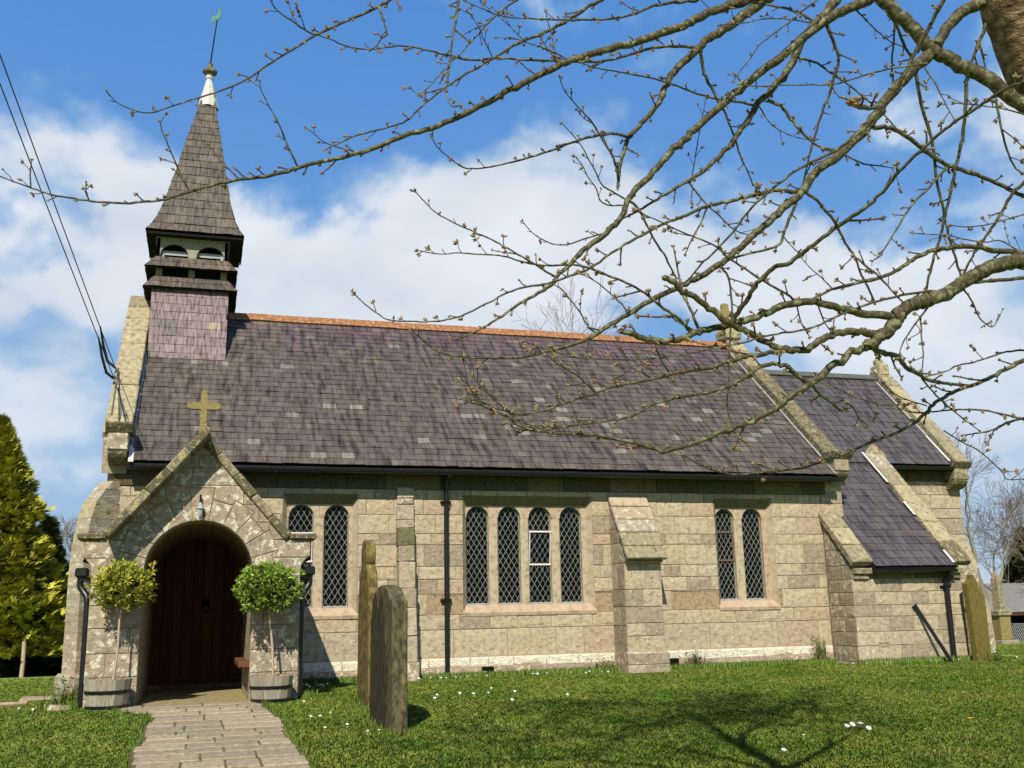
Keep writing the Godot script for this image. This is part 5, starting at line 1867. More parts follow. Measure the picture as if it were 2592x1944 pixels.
func build_bay(x: float, z: float, y0: float, label: String, c: Vector3, rad: Vector3, n: int, young: Color, old: Color, up_tips: bool) -> void:
	var t := thing("bay_tree", label, "bay tree", Vector3(x, y0, z), "clipped bay trees in tubs by the porch")
	var o := Vector3(x, y0, z)
	var m := MB.new()
	var cc := c - o
	m.tube(smooth(PackedVector3Array([Vector3.ZERO, cc * 0.33 + Vector3(0.012, 0, 0), cc * 0.66 - Vector3(0.006, 0, 0), cc + Vector3(0, -rad.y * 0.3, 0)]), 4), PackedFloat32Array([0.017, 0.017, 0.0165, 0.016, 0.016, 0.0155, 0.015, 0.015, 0.0145, 0.014, 0.014, 0.013, 0.013]), 8)
	obj("stem", m, mats["pale_post"], t)
	m = MB.new()
	var tips := []
	for i in n:
		var d := Vector3(rng.randfn(), rng.randfn(), rng.randfn()).normalized()
		if d.y < -0.75:
			d.y *= 0.6
		var k := pow(rng.randf(), 0.30) * rng.randf_range(0.8, 1.08) * (1.2 if rng.randf() < 0.06 else 1.0)
		tips.append(cc + d * rad * k)
	for p in tips:
		var from: Vector3 = cc + (p - cc) * 0.35 + Vector3(0, -0.05, 0)
		m.tube(PackedVector3Array([from, p]), PackedFloat32Array([0.004, 0.0025]), 3, false)
	stuff(obj("twigs", m, mats["twig_bark"], t))
	m = MB.new()
	for p in tips:
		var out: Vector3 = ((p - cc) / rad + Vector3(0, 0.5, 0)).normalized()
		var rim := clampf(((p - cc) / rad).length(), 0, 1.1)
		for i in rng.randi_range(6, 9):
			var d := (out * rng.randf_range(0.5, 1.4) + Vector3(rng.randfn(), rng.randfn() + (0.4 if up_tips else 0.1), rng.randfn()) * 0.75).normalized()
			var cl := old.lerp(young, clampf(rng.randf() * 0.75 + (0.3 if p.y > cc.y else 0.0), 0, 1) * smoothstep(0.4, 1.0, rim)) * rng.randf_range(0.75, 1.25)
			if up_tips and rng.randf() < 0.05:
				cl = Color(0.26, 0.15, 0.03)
			leaf(m, p + d * 0.004, d, rng.randf_range(0.055, 0.09), rng.randf_range(0.009, 0.014), cl)
	stuff(obj("leaves", m, mats["leaf"], t))


func slab_profile(called: String, label: String, prof: Array, x0: float, x1: float, m_key: String, lean := 0.0, hump := []) -> Node3D:
	# a headstone whose broad faces look east and west: profile in z (southwards) and y
	var z0: float = prof[0][0]
	var z1: float = prof[0][0]
	for p in prof:
		z0 = minf(z0, p[0])
		z1 = maxf(z1, p[0])
	var zc := (z0 + z1) / 2
	var at := Vector3((x0 + x1) / 2, 0, zc)
	at.y = gy(at.x, zc)
	var t := thing(called, label, "headstone", at)
	var q := PackedVector2Array()
	for p in prof:
		q.append(Vector2(p[0] - zc, p[1] - at.y))
	var fine := PackedVector2Array()
	for i in q.size():
		var a := q[i]
		var b := q[(i + 1) % q.size()]
		var n := maxi(1, int(a.distance_to(b) / 0.12))
		for k in n:
			var w := a.lerp(b, float(k) / n)
			fine.append(w + (Vector2(rng.randf_range(-0.006, 0.006), rng.randf_range(-0.006, 0.006)) if k else Vector2.ZERO))
	if Geometry2D.is_polygon_clockwise(fine):
		fine.reverse()
	var xf := Transform3D(Basis(Vector3(0, 0, 1), Vector3.UP, Vector3(-1, 0, 0)), Vector3.ZERO)
	var hw := (x1 - x0) / 2
	var inn := inset(fine, 0.012)
	var m := MB.new()
	for side in [-1.0, 1.0]:
		var idx := Geometry2D.triangulate_polygon(inn)
		for i in range(0, idx.size(), 3):
			var a := inn[idx[i]]
			var b := inn[idx[i + 1]]
			var d := inn[idx[i + 2]]
			if ((b - a).cross(d - a) < 0) != (side < 0):
				var s := b
				b = d
				d = s
			m.tri(xf * Vector3(a.x, a.y, hw * side), xf * Vector3(b.x, b.y, hw * side), xf * Vector3(d.x, d.y, hw * side))
	for i in fine.size():
		var j := (i + 1) % fine.size()
		var e := hw - 0.012
		m.quad(xf * Vector3(fine[i].x, fine[i].y, -e), xf * Vector3(fine[j].x, fine[j].y, -e), xf * Vector3(fine[j].x, fine[j].y, e), xf * Vector3(fine[i].x, fine[i].y, e))
		m.quad(xf * Vector3(fine[i].x, fine[i].y, e), xf * Vector3(fine[j].x, fine[j].y, e), xf * Vector3(inn[j].x, inn[j].y, hw), xf * Vector3(inn[i].x, inn[i].y, hw))
		m.quad(xf * Vector3(inn[i].x, inn[i].y, -hw), xf * Vector3(inn[j].x, inn[j].y, -hw), xf * Vector3(fine[j].x, fine[j].y, -e), xf * Vector3(fine[i].x, fine[i].y, -e))
	obj("slab", m, mats[m_key], t)
	t.rotation.z = lean
	return t


func build_graves() -> void:
	# near stone: broad, with broken ogee shoulders on its west face
	var p := [[7.03, -0.4], [7.03, 1.225], [6.88, 1.25], [6.72, 1.34], [6.60, 1.375], [6.36, 1.40], [6.14, 1.385], [5.98, 1.335], [5.86, 1.25], [5.72, 1.225], [5.72, -0.4]]
	var t := slab_profile("headstone", "nearer weathered headstone with a low shouldered top, dark streaks down its face", p, 1.868, 2.03, "headstone")
	# delaminated outer skin of the west face, broken away in two pointed tongues
	var m := MB.new()
	var xf := Transform3D(Basis(Vector3(0, 0, 1), Vector3.UP, Vector3(-1, 0, 0)), Vector3(-0.081, 0, 0))
	var zc := (5.72 + 7.03) / 2
	m.prism(PackedVector2Array([Vector2(5.76 - zc, -0.1), Vector2(6.80 - zc, -0.1), Vector2(6.76 - zc, 0.75), Vector2(6.62 - zc, 1.25), Vector2(6.50 - zc, 1.40), Vector2(6.36 - zc, 1.26), Vector2(6.24 - zc, 1.18), Vector2(6.12 - zc, 1.40), Vector2(5.92 - zc, 1.30), Vector2(5.78 - zc, 1.0)]), 0.0, 0.022, xf)
	obj("flaking_face", m, mats["dark_headstone"], t)
	# further stone: narrow neck and a round head
	var q := [[4.66, -0.4], [4.64, 0.6], [4.62, 1.36], [4.575, 1.42], [4.55, 1.55], [4.50, 1.63], [4.42, 1.70], [4.36, 1.715]]
	for i in 15:
		var a := -0.75 + (PI + 1.5) * i / 14.0
		q.append([4.19 + 0.215 * cos(a), 1.83 + 0.205 * sin(a)])
	q.append_array([[4.02, 1.715], [3.96, 1.70], [3.88, 1.63], [3.83, 1.55], [3.805, 1.42], [3.76, 1.36], [3.74, 0.6], [3.72, -0.4]])
	slab_profile("headstone", "taller headstone with a round head and notched neck, behind the shouldered one", q, 1.995, 2.12, "warm_headstone")
	# olive stone beyond the lean-to: broad face turned to the path
	var at := Vector3(14.05, gy(14, 1.1), 1.1)
	var o := thing("headstone", "olive green headstone with a scalloped point, leaning beside the lean-to corner", "headstone", at)
	var r := PackedVector2Array([Vector2(-0.16, -0.3), Vector2(-0.19, 0.7), Vector2(-0.23, 1.42), Vector2(-0.15, 1.47), Vector2(-0.10, 1.50), Vector2(-0.08, 1.58), Vector2(-0.05, 1.59), Vector2(-0.01, 1.50), Vector2(0.04, 1.45), Vector2(0.07, 1.34), Vector2(0.12, 1.30), Vector2(0.16, 1.22), Vector2(0.20, 1.17), Vector2(0.20, 0.6), Vector2(0.20, -0.3)])
	m = MB.new()
	m.prism(r, -0.06, 0.06, Transform3D(Basis(Vector3.UP, 0.15)))
	obj("slab", m, mats["olive_headstone"], o)
	# pointed pillar on a plinth further back
	var z := -5.0
	o = thing("monument", "slim pointed stone pillar on a square plinth, in front of the grey shed", "monument", Vector3(19.98, gy(20, z), z))
	m = MB.new()
	m.lathe([[0.150, 0.86], [0.132, 1.66], [0.001, 1.88]], 4)
	var s := obj("pillar", m, mats["coping1"], o)
	s.rotation.y = PI / 4 + 0.2
	m = MB.new()
	m.cbox(Vector3(-0.22, 0.70, -0.22), Vector3(0.22, 0.86, 0.22), 0.03)
	obj("cap", m, mats["coping1"], o)
	m = MB.new()
	m.cbox(Vector3(-0.17, 0.10, -0.17), Vector3(0.17, 0.70, 0.17), 0.01)
	obj("plinth", m, mats["cross_stone"], o)
	m = MB.new()
	m.cbox(Vector3(-0.27, -0.2, -0.27), Vector3(0.27, 0.10, 0.27), 0.015)
	obj("base", m, mats["stone4"], o)


func build_small_things() -> void:
	# outside light over the porch arch
	var t := thing("wall_lamp", "small enamelled outside lamp with a clear glass dome, over the porch arch", "lamp", Vector3(MID - 0.02, 2.57, 3.0))
	var m := MB.new()
	m.tube(PackedVector3Array([Vector3(0, 0.13, 0.0), Vector3(0, 0.15, 0.06), Vector3(0, 0.02, 0.07)]), PackedFloat32Array([0.012, 0.012, 0.014]), 8)
	obj("bracket", m, mats["old_iron"], t)
	m = MB.new()
	m.lathe([[0.055, -0.035], [0.05, -0.02], [0.02, 0.035], [0.012, 0.05]], 14, Vector3(0, 0, 0.07))
	obj("lamp_shade", m, mats["lead"], t)
	m = MB.new()
	m.lathe([[0.001, -0.145], [0.022, -0.138], [0.034, -0.11], [0.036, -0.07], [0.03, -0.036]], 14, Vector3(0, 0, 0.07))
	obj("glass_dome", m, mats["lamp_glass"], t)
	m = MB.new()
	m.tube(PackedVector3Array([Vector3(0.035, 0.0, 0.02), Vector3(0.05, -0.06, 0.012), Vector3(0.055, -0.2, 0.012)]), PackedFloat32Array([0.006, 0.006, 0.006]), 6)
	obj("lamp_cord", m, mats["old_iron"], t)
	# length of black pipe leaning on the lean-to wall
	t = thing("leaning_pole", "black square length of pipe leaning on the lean-to wall beside its downpipe", "pole", Vector3(13.36, gy(13, 1.1), 1.13))
	m = MB.new()
	var a := Vector3(-0.51, 1.04, -0.225)
	var d := a.normalized()
	var side := d.cross(Vector3(0, 0, 1)).normalized()
	m.cbox(Vector3(-0.027, -0.02, -0.027), Vector3(0.027, a.length(), 0.027), 0.006, Transform3D(Basis(side, d, side.cross(d)), Vector3.ZERO))
	obj("pole", m, mats["iron"], t)
	m = MB.new()
	m.cbox(Vector3(-0.055, a.length() - 0.03, -0.03), Vector3(0.03, a.length() + 0.012, 0.03), 0.006, Transform3D(Basis(side, d, side.cross(d)), Vector3.ZERO))
	obj("bent_end", m, mats["iron"], t)
	# rounded stone lying by the left tub
	t = thing("loose_stone", "rounded pale stone lying in the grass left of the left tub", "stone", Vector3(-1.62, gy(-1.6, 3.2), 3.2))
	m = MB.new()
	m.cbox(Vector3(-0.16, -0.05, -0.09), Vector3(0.15, 0.06, 0.09), 0.045, Transform3D(Basis(Vector3.UP, 0.3)), rng, 0.02)
	obj("boulder", m, mats["lichen_stone1"], t)
	# flat stones let into the lawn on the left
	for s in [[-2.55, 2.2, 0.40, "bare flat stone in the lawn at the left edge"], [-2.05, 1.2, 0.34, "flat stone in the lawn nearer the corner buttress"]]:
		t = thing("flat_stone", s[3], "stone", Vector3(s[0], gy(s[0], s[1]), s[1]))
		m = MB.new()
		m.cbox(Vector3(-s[2], -0.05, -0.16), Vector3(s[2], 0.035, 0.16), 0.03, Transform3D(Basis(Vector3.UP, 0.25)), rng, 0.03)
		obj("slab", m, mats["paving0"], t)
	# overhead supply wires to the west gable
	var ends := [[Vector3(-1.64, 5.46, -1.36), Vector3(-2.718, 8.139, 4.636), Vector3(-1.50, 4.30, 0.30), "upper of the two overhead wires fixed to the west gable coping"], [Vector3(-1.64, 5.25, -1.38), Vector3(-2.775, 7.960, 4.208), Vector3(-1.36, 4.22, 0.42), "lower of the two overhead wires fixed to the west gable coping"]]
	for k in 2:
		var e0: Vector3 = ends[k][0]
		var e1: Vector3 = ends[k][1]
		var far := e1 + (e1 - e0) * 1.5
		t = thing("overhead_wire", ends[k][3], "wire", e0, "supply wires to the church")
		var pts := PackedVector3Array()
		var rr := PackedFloat32Array()
		for i in 25:
			var w := pow(i / 24.0, 1.5)
			pts.append(e0.lerp(far, w) - e0 - Vector3(0, 0.16 * 4.0 * w * (1.0 - w) * 0.5, 0))
			rr.append(0.009)
		m = MB.new()
		m.tube(pts, rr, 6)
		obj("wire", m, mats["iron"], t)
		var dir := (far - e0).normalized()
		m = MB.new()
		m.tube(PackedVector3Array([Vector3(0, 0.0, 0), dir * 0.35 + Vector3(-0.05, -0.10, 0), dir * 0.75 + Vector3(-0.03, -0.08, 0), dir * 1.15]), PackedFloat32Array([0.02, 0.026, 0.024, 0.014]), 8)
		obj("insulated_sleeve", m, mats["iron"], t)
		m = MB.new()
		m.tube(PackedVector3Array([Vector3(0, 0, 0), Vector3(0.06, -0.05, 0.03), (ends[k][2] + Vector3(0, 0.10, -0.05)) - e0, ends[k][2] - e0]), PackedFloat32Array([0.014, 0.014, 0.014, 0.014]), 8)
		obj("conduit", m, mats["grey_ridge"], t)


# ---------------------------------------------------------------- trees
func conifer(called: String, label: String, at: Vector3, h: float, r: float, low: float, n: int, gold: Color, dark: Color, spray_size: float, trunk_h: float) -> void:
	var t := thing(called, label, "conifer", at)
	var m := MB.new()
	m.tube(PackedVector3Array([Vector3(0, -0.3, 0), Vector3(0.02, h * 0.4, 0), Vector3(0, h * 0.95, 0)]), PackedFloat32Array([r * 0.09, r * 0.06, 0.01]), 8)
	obj("trunk", m, mats["far_bark"], t)
	var sp := MB.new()
	for i in 7:   # a flat fan of scale-leaved sprigs
		var a := (i - 3) * 0.36
		var d := Vector3(sin(a), 0.12 * cos(i * 1.7), cos(a))
		var s := Vector3(d.z, 0.35, -d.x).normalized() * 0.10
		var l := 1.0 - 0.11 * absf(i - 3)
		sp.col = Color.WHITE * (1.15 - 0.05 * (i % 3))
		sp.tri(-s * 0.4, d * l * 0.55 - s, d * l)
		sp.tri(-s * 0.4, d * l, d * l * 0.55 + s)
	var where := []
	var tint := PackedColorArray()
	var lump := FastNoiseLite.new()
	lump.seed = int(at.x * 10) + 77
	lump.frequency = 0.8
	for i in n:
		var v := pow(rng.randf(), 0.75)
		var y := lerpf(h, low, v)
		var a := rng.randf() * TAU
		var prof := pow(clampf((h - y) / (h - low), 0, 1), 0.85)
		if y < low + 0.9:
			prof *= lerpf(0.80, 1.0, (y - low) / 0.9)
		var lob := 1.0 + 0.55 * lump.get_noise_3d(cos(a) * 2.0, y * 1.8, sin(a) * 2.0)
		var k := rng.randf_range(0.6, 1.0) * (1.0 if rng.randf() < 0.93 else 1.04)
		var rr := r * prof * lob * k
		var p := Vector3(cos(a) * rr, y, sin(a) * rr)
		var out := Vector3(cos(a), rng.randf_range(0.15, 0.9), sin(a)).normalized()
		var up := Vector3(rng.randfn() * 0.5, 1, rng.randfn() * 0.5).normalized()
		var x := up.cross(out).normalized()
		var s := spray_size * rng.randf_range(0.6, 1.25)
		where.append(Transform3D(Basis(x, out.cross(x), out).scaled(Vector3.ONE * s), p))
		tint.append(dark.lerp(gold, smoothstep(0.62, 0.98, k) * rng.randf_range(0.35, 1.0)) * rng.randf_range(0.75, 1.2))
	stuff(multi("crown", sp.mesh(mats["needle"]), where, tint, t))


var _seg_count := 0


func grow(m: MB, tw: MB, p: Vector3, d: Vector3, len: float, r: float, lv: int, spread: float) -> void:
	var pts := PackedVector3Array([p])
	var rr := PackedFloat32Array([r])
	var n := 4
	for i in n:
		d = (d + Vector3(rng.randfn(), rng.randfn() * 0.6 + 0.12, rng.randfn()) * 0.17).normalized()
		p += d * len / n
		pts.append(p)
		rr.append(maxf(0.0055, lerpf(r, r * 0.55, (i + 1.0) / n)))
	(m if lv < 3 else tw).tube(pts, rr, 6 if lv < 2 else 3, false)
	if lv >= 6:
		return
	var kids := 3 if lv < 4 else (4 if lv == 4 else 3)
	for k in kids:
		var i := rng.randi_range(2, n)
		if k == 0:
			i = n
		var ax := d.cross(Vector3(rng.randfn(), rng.randfn(), rng.randfn())).normalized()
		var e := d.rotated(ax, rng.randf_range(0.25, 0.85) * spread if k else rng.randf_range(0.05, 0.35))
		grow(m, tw, pts[i], e, len * rng.randf_range(0.62, 0.82), rr[i] * (0.85 if k == 0 else 0.62), lv + 1, spread)


func bare_tree(label: String, at: Vector3, h: float, r: float, spread := 1.0) -> void:
	var t := thing("bare_tree", label, "tree", at, "")
	var m := MB.new()
	var tw := MB.new()
	grow(m, tw, Vector3(0, -0.3, 0), Vector3(0.03, 1, 0), h * 0.30, r, 0, spread)
	var top := 0.1
	for q in tw.v:
		top = maxf(top, q.y)
	for part in [m, tw]:
		for i in part.v.size():
			part.v[i] *= h / top
	obj("trunk", m, mats["far_bark"], t)
	stuff(obj("crown", tw, mats["far_twigs"], t))


func bushy(called: String, label: String, at: Vector3, size: Vector3, n: int, a: Color, b: Color, leaf_size: float) -> void:
	var t := thing(called, label, "hedge" if called == "hedge" else "shrub", at)
	var lf := MB.new()
	for i in 6:
		leaf(lf, Vector3(rng.randfn(), rng.randfn(), rng.randfn()) * 0.25, Vector3(rng.randfn(), rng.randfn() + 0.3, rng.randfn()).normalized(), 0.8, 0.22, Color.WHITE * rng.randf_range(0.8, 1.2))
	var w := []
	var c := PackedColorArray()
	var lump := FastNoiseLite.new()
	lump.frequency = 0.35
	lump.seed = int(at.x)
	for i in n:
		var x := rng.randf_range(-1, 1)
		var z := rng.randf_range(-1, 1)
		var top := (0.75 + 0.35 * lump.get_noise_2d(x * size.x, z * 3.0)) * sqrt(clampf(1.0 - z * z * 0.5, 0, 1))
		var y := top * (1.0 - pow(rng.randf(), 2.0) * 0.9)
		w.append(Transform3D(Basis(Vector3(rng.randfn(), rng.randfn(), rng.randfn()).normalized(), rng.randf() * TAU).scaled(Vector3.ONE * leaf_size * rng.randf_range(0.6, 1.3)), Vector3(x * size.x, y * size.y, z * size.z)))
		c.append(a.lerp(b, rng.randf()) * rng.randf_range(0.7, 1.2))
	stuff(multi("foliage", lf.mesh(mats["needle"]), w, c, t))
	var m := MB.new()
	for i in 5:
		m.tube(PackedVector3Array([Vector3(rng.randf_range(-0.6, 0.6) * size.x, -0.4, 0), Vector3(rng.randf_range(-0.6, 0.6) * size.x, size.y * 0.6, 0)]), PackedFloat32Array([0.05, 0.02]), 5, false)
	obj("stem", m, mats["far_bark"], t)


func build_background() -> void:
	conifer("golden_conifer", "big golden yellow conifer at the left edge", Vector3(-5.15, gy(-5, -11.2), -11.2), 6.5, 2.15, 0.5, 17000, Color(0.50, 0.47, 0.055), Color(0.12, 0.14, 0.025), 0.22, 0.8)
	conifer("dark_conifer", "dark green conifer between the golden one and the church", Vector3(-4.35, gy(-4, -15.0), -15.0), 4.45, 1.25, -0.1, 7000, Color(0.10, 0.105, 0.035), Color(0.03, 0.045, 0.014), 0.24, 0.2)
	bushy("hedge", "dark hedge filling the shade under the conifers", Vector3(-5.2, gy(-5, -16.5), -16.5), Vector3(3.4, 1.9, 0.7), 5000, Color(0.02, 0.032, 0.010), Color(0.045, 0.055, 0.018), 0.16)
	var t := thing("post", "pale post standing under the golden conifer", "post", Vector3(-4.02, gy(-4, -9.9), -9.9))
	var m := MB.new()
	m.tube(PackedVector3Array([Vector3(0, -0.2, 0), Vector3(0.02, 0.35, 0), Vector3(0.01, 0.9, 0)]), PackedFloat32Array([0.055, 0.05, 0.05]), 9)
	obj("shaft", m, mats["pale_post"], t)
	bare_tree("bare thin-twigged tree showing between the conifers and the church corner", Vector3(-5.1, gy(-5, -22.0), -22.0), 6.1, 0.13, 0.75)
	bare_tree("bare tree whose top shows over the middle of the nave ridge", Vector3(8.7, -1.0, -24.0), 15.0, 0.28, 1.0)
	bare_tree("bare tree whose top shows over the right part of the nave ridge", Vector3(17.6, -1.0, -26.0), 15.3, 0.26, 1.0)
	bare_tree("tall bare pale-barked tree right of the chancel gable", Vector3(28.2, gy(27, -14.5), -14.5), 7.7, 0.17, 0.95)
	bare_tree("bare tree at the right edge behind the shed", Vector3(32.4, gy(31, -17), -17.0), 7.9, 0.15, 1.0)
	bare_tree("slender bare tree just behind the pillar monument", Vector3(29.6, gy(29, -16.5), -16.5), 6.8, 0.10, 1.1)
	conifer("dark_fir", "dark green fir above the shed roof at the right edge", Vector3(33.2, gy(33, -18), -18.0), 4.6, 1.6, 0.2, 4200, Color(0.075, 0.085, 0.03), Color(0.03, 0.042, 0.014), 0.34, 0.3)
	bushy("hedge", "brown-green overgrown hedge behind the shed", Vector3(31.5, gy(31, -19.5), -19.5), Vector3(7.0, 2.9, 1.0), 9000, Color(0.055, 0.058, 0.024), Color(0.10, 0.085, 0.04), 0.22)
	bushy("hedge", "far dark tree belt closing the view behind the churchyard", Vector3(16, -2.4, -62.0), Vector3(95.0, 5.0, 3.0), 26000, Color(0.035, 0.042, 0.020), Color(0.075, 0.070, 0.035), 0.8)
	# low shed with an open dark front and a wire fence before it
	t = thing("shed", "long low shed with a grey sheet roof and dark open front", "shed", Vector3(29.5, gy(29, -13.5), -13.5))
	var b: float = t.position.y
	m = MB.new()
	for i in 14:
		var x := -3.4 + i * 0.5
		m = MB.new()
		m.quad(Vector3(x, 1.08, 0.3), Vector3(x + 0.494, 1.08, 0.3), Vector3(x + 0.494, 2.12, -2.2), Vector3(x, 2.12, -2.2))
		m.quad(Vector3(x, 1.05, 0.3), Vector3(x + 0.494, 1.05, 0.3), Vector3(x + 0.494, 1.08, 0.3), Vector3(x, 1.08, 0.3))
		m.quad(Vector3(x, 2.09, -2.2), Vector3(x + 0.494, 2.09, -2.2), Vector3(x + 0.494, 1.05, 0.3), Vector3(x, 1.05, 0.3))
		obj("roof_sheet", m, mats["shed_roof"], t)
	m = MB.new()
	m.cbox(Vector3(-3.4, 0.93, 0.2), Vector3(3.6, 1.04, 0.26), 0.01)
	obj("fascia", m, mats["shed_wood"], t)
	m = MB.new()
	m.box(Vector3(-3.3, -0.3, -2.1), Vector3(3.5, 1.0, -2.0))
	m.box(Vector3(-3.3, -0.3, -2.1), Vector3(-3.2, 1.0, 0.1))
	m.box(Vector3(3.4, -0.3, -2.1), Vector3(3.5, 1.0, 0.1))
	obj("wall", m, mats["turret_dark"], t)
	for x in [-3.2, -1.0, 1.2, 3.3]:
		m = MB.new()
		m.cbox(Vector3(x, -0.3, 0.05), Vector3(x + 0.1, 0.95, 0.15), 0.01)
		obj("post", m, mats["shed_wood"], t)
	t = thing("wire_fence", "chain-link fence in front of the dark shed", "fence", Vector3(27.4, gy(27, -12.2), -12.2))
	m = MB.new()
	for i in 46:
		var x := -1.0 + i * 0.085
		for s in [-1, 1]:
			var q := PackedVector3Array()
			var x0 := x
			var x1: float = x + s * 0.5
			m.tube(PackedVector3Array([Vector3(x0, 0.02, s * 0.004), Vector3(x1, 0.62, s * 0.004)]), PackedFloat32Array([0.007, 0.007]), 4, false)
	stuff(obj("mesh_wires", m, mats["fence_wire"], t))
	for x in [-0.9, 0.9, 2.7]:
		m = MB.new()
		m.tube(PackedVector3Array([Vector3(x, -0.3, 0), Vector3(x, 0.68, 0)]), PackedFloat32Array([0.03, 0.03]), 8)
		obj("fence_post", m, mats["shed_wood"], t)
	for y in [0.02, 0.62]:
		m = MB.new()
		m.tube(PackedVector3Array([Vector3(-1.3, y, 0), Vector3(3.0, y, 0)]), PackedFloat32Array([0.008, 0.008]), 6)
		obj("line_wire", m, mats["fence_wire"], t)


var cherry: Node3D
var spur_mesh: MB
var bud_mesh: MB
var root_at := Vector3(3.33, -0.24, 15.14)


func numbers(s: String) -> PackedVector3Array:
	var p := PackedVector3Array()
	for w in s.split(" "):
		var q := w.split(",")
		p.append(Vector3(float(q[0]), float(q[1]), float(q[2])) * 0.001)
	return p


func buds(at: Vector3, d: Vector3, n: int, size: float) -> void:
	for i in n:
		var e := (d + Vector3(rng.randfn(), rng.randfn(), rng.randfn()) * 0.6).normalized()
		var k := rng.randf()
		bud_mesh.col = Color(0.21, 0.155, 0.08).lerp(Color(0.24, 0.12, 0.075), k) if k < 0.82 else Color(0.20, 0.19, 0.075)
		bud_mesh.blob(at, e, size * rng.randf_range(0.75, 1.3), size * 0.34)


# points of a bough in millimetres; radii in millimetres at both ends
func branch(s: String, r0: float, r1: float, called := "branch", spurs := true) -> void:
	var p := smooth(numbers(s), 4)
	for i in p.size():
		p[i] -= root_at
	var len := 0.0
	var at := PackedFloat32Array([0.0])
	for i in range(1, p.size()):
		len += p[i].distance_to(p[i - 1])
		at.append(len)
	var rr := PackedFloat32Array()
	for i in p.size():
		var t := at[i] / len
		var r := lerpf(r0, r1, pow(t, 0.85)) * (0.00095 if r0 < 40 else 0.001)
		rr.append(r * (1.0 + rng.randf_range(-0.045, 0.05)))
	# thin boughs are a little knobbly
	for i in range(1, p.size() - 1):
		p[i] += Vector3(rng.randfn(), rng.randfn(), rng.randfn()) * minf(0.0025, rr[i] * 0.22)
	var m := MB.new()
	m.tube(p, rr, 14 if r0 > 40 else (10 if r0 > 9 else 6))
	obj(called, m, mats["trunk_bark" if r0 > 60 else "bark"], cherry)
	if not spurs:
		return
	# spurs with buds, closer together towards the tip
	var x := rng.randf_range(0.02, 0.05)
	while x < len:
		var i := 0
		while i < p.size() - 2 and at[i + 1] < x:
			i += 1
		var c := p[i].lerp(p[i + 1], clampf((x - at[i]) / maxf(at[i + 1] - at[i], 1e-4), 0, 1))
		var d := (p[i + 1] - p[i]).normalized()
		var r := rr[i]
		if r < 0.016:
			var out := d.cross(Vector3(rng.randfn(), rng.randfn(), rng.randfn())).normalized()
			out = (out + Vector3(0, 0.25, 0)).normalized()
			var l := rng.randf_range(0.006, 0.035)
			if rng.randf() < 0.10:
				l = rng.randf_range(0.04, 0.09)
			var e := (out * 0.75 + d * 0.7).normalized()
			var bend := Vector3(rng.randfn(), rng.randfn() + 0.8, rng.randfn()) * l * 0.12
			var q := c + e * l * 0.5 + bend * 0.2
			var tip := c + e * l + bend
			var sr := clampf(r * 0.55, 0.0011, 0.0024)
			spur_mesh.tube(PackedVector3Array([c, q, tip]), PackedFloat32Array([sr * 1.25, sr, sr * 0.9]), 4, false)
			if rng.randf() < 0.72:
				buds(tip, e, rng.randi_range(3, 6), 0.0115)
			elif l > 0.02:
				buds(tip, e, 2, 0.010)
			if l > 0.05:
				for k in int(l / 0.02):
					buds(c.lerp(tip, rng.randf_range(0.25, 0.95)), (e + out * rng.randf_range(-1, 1)).normalized(), rng.randi_range(2, 4), 0.009)
		x += rng.randf_range(0.022, 0.062)
	buds(p[-1], (p[-1] - p[-2]).normalized(), 4, 0.010)


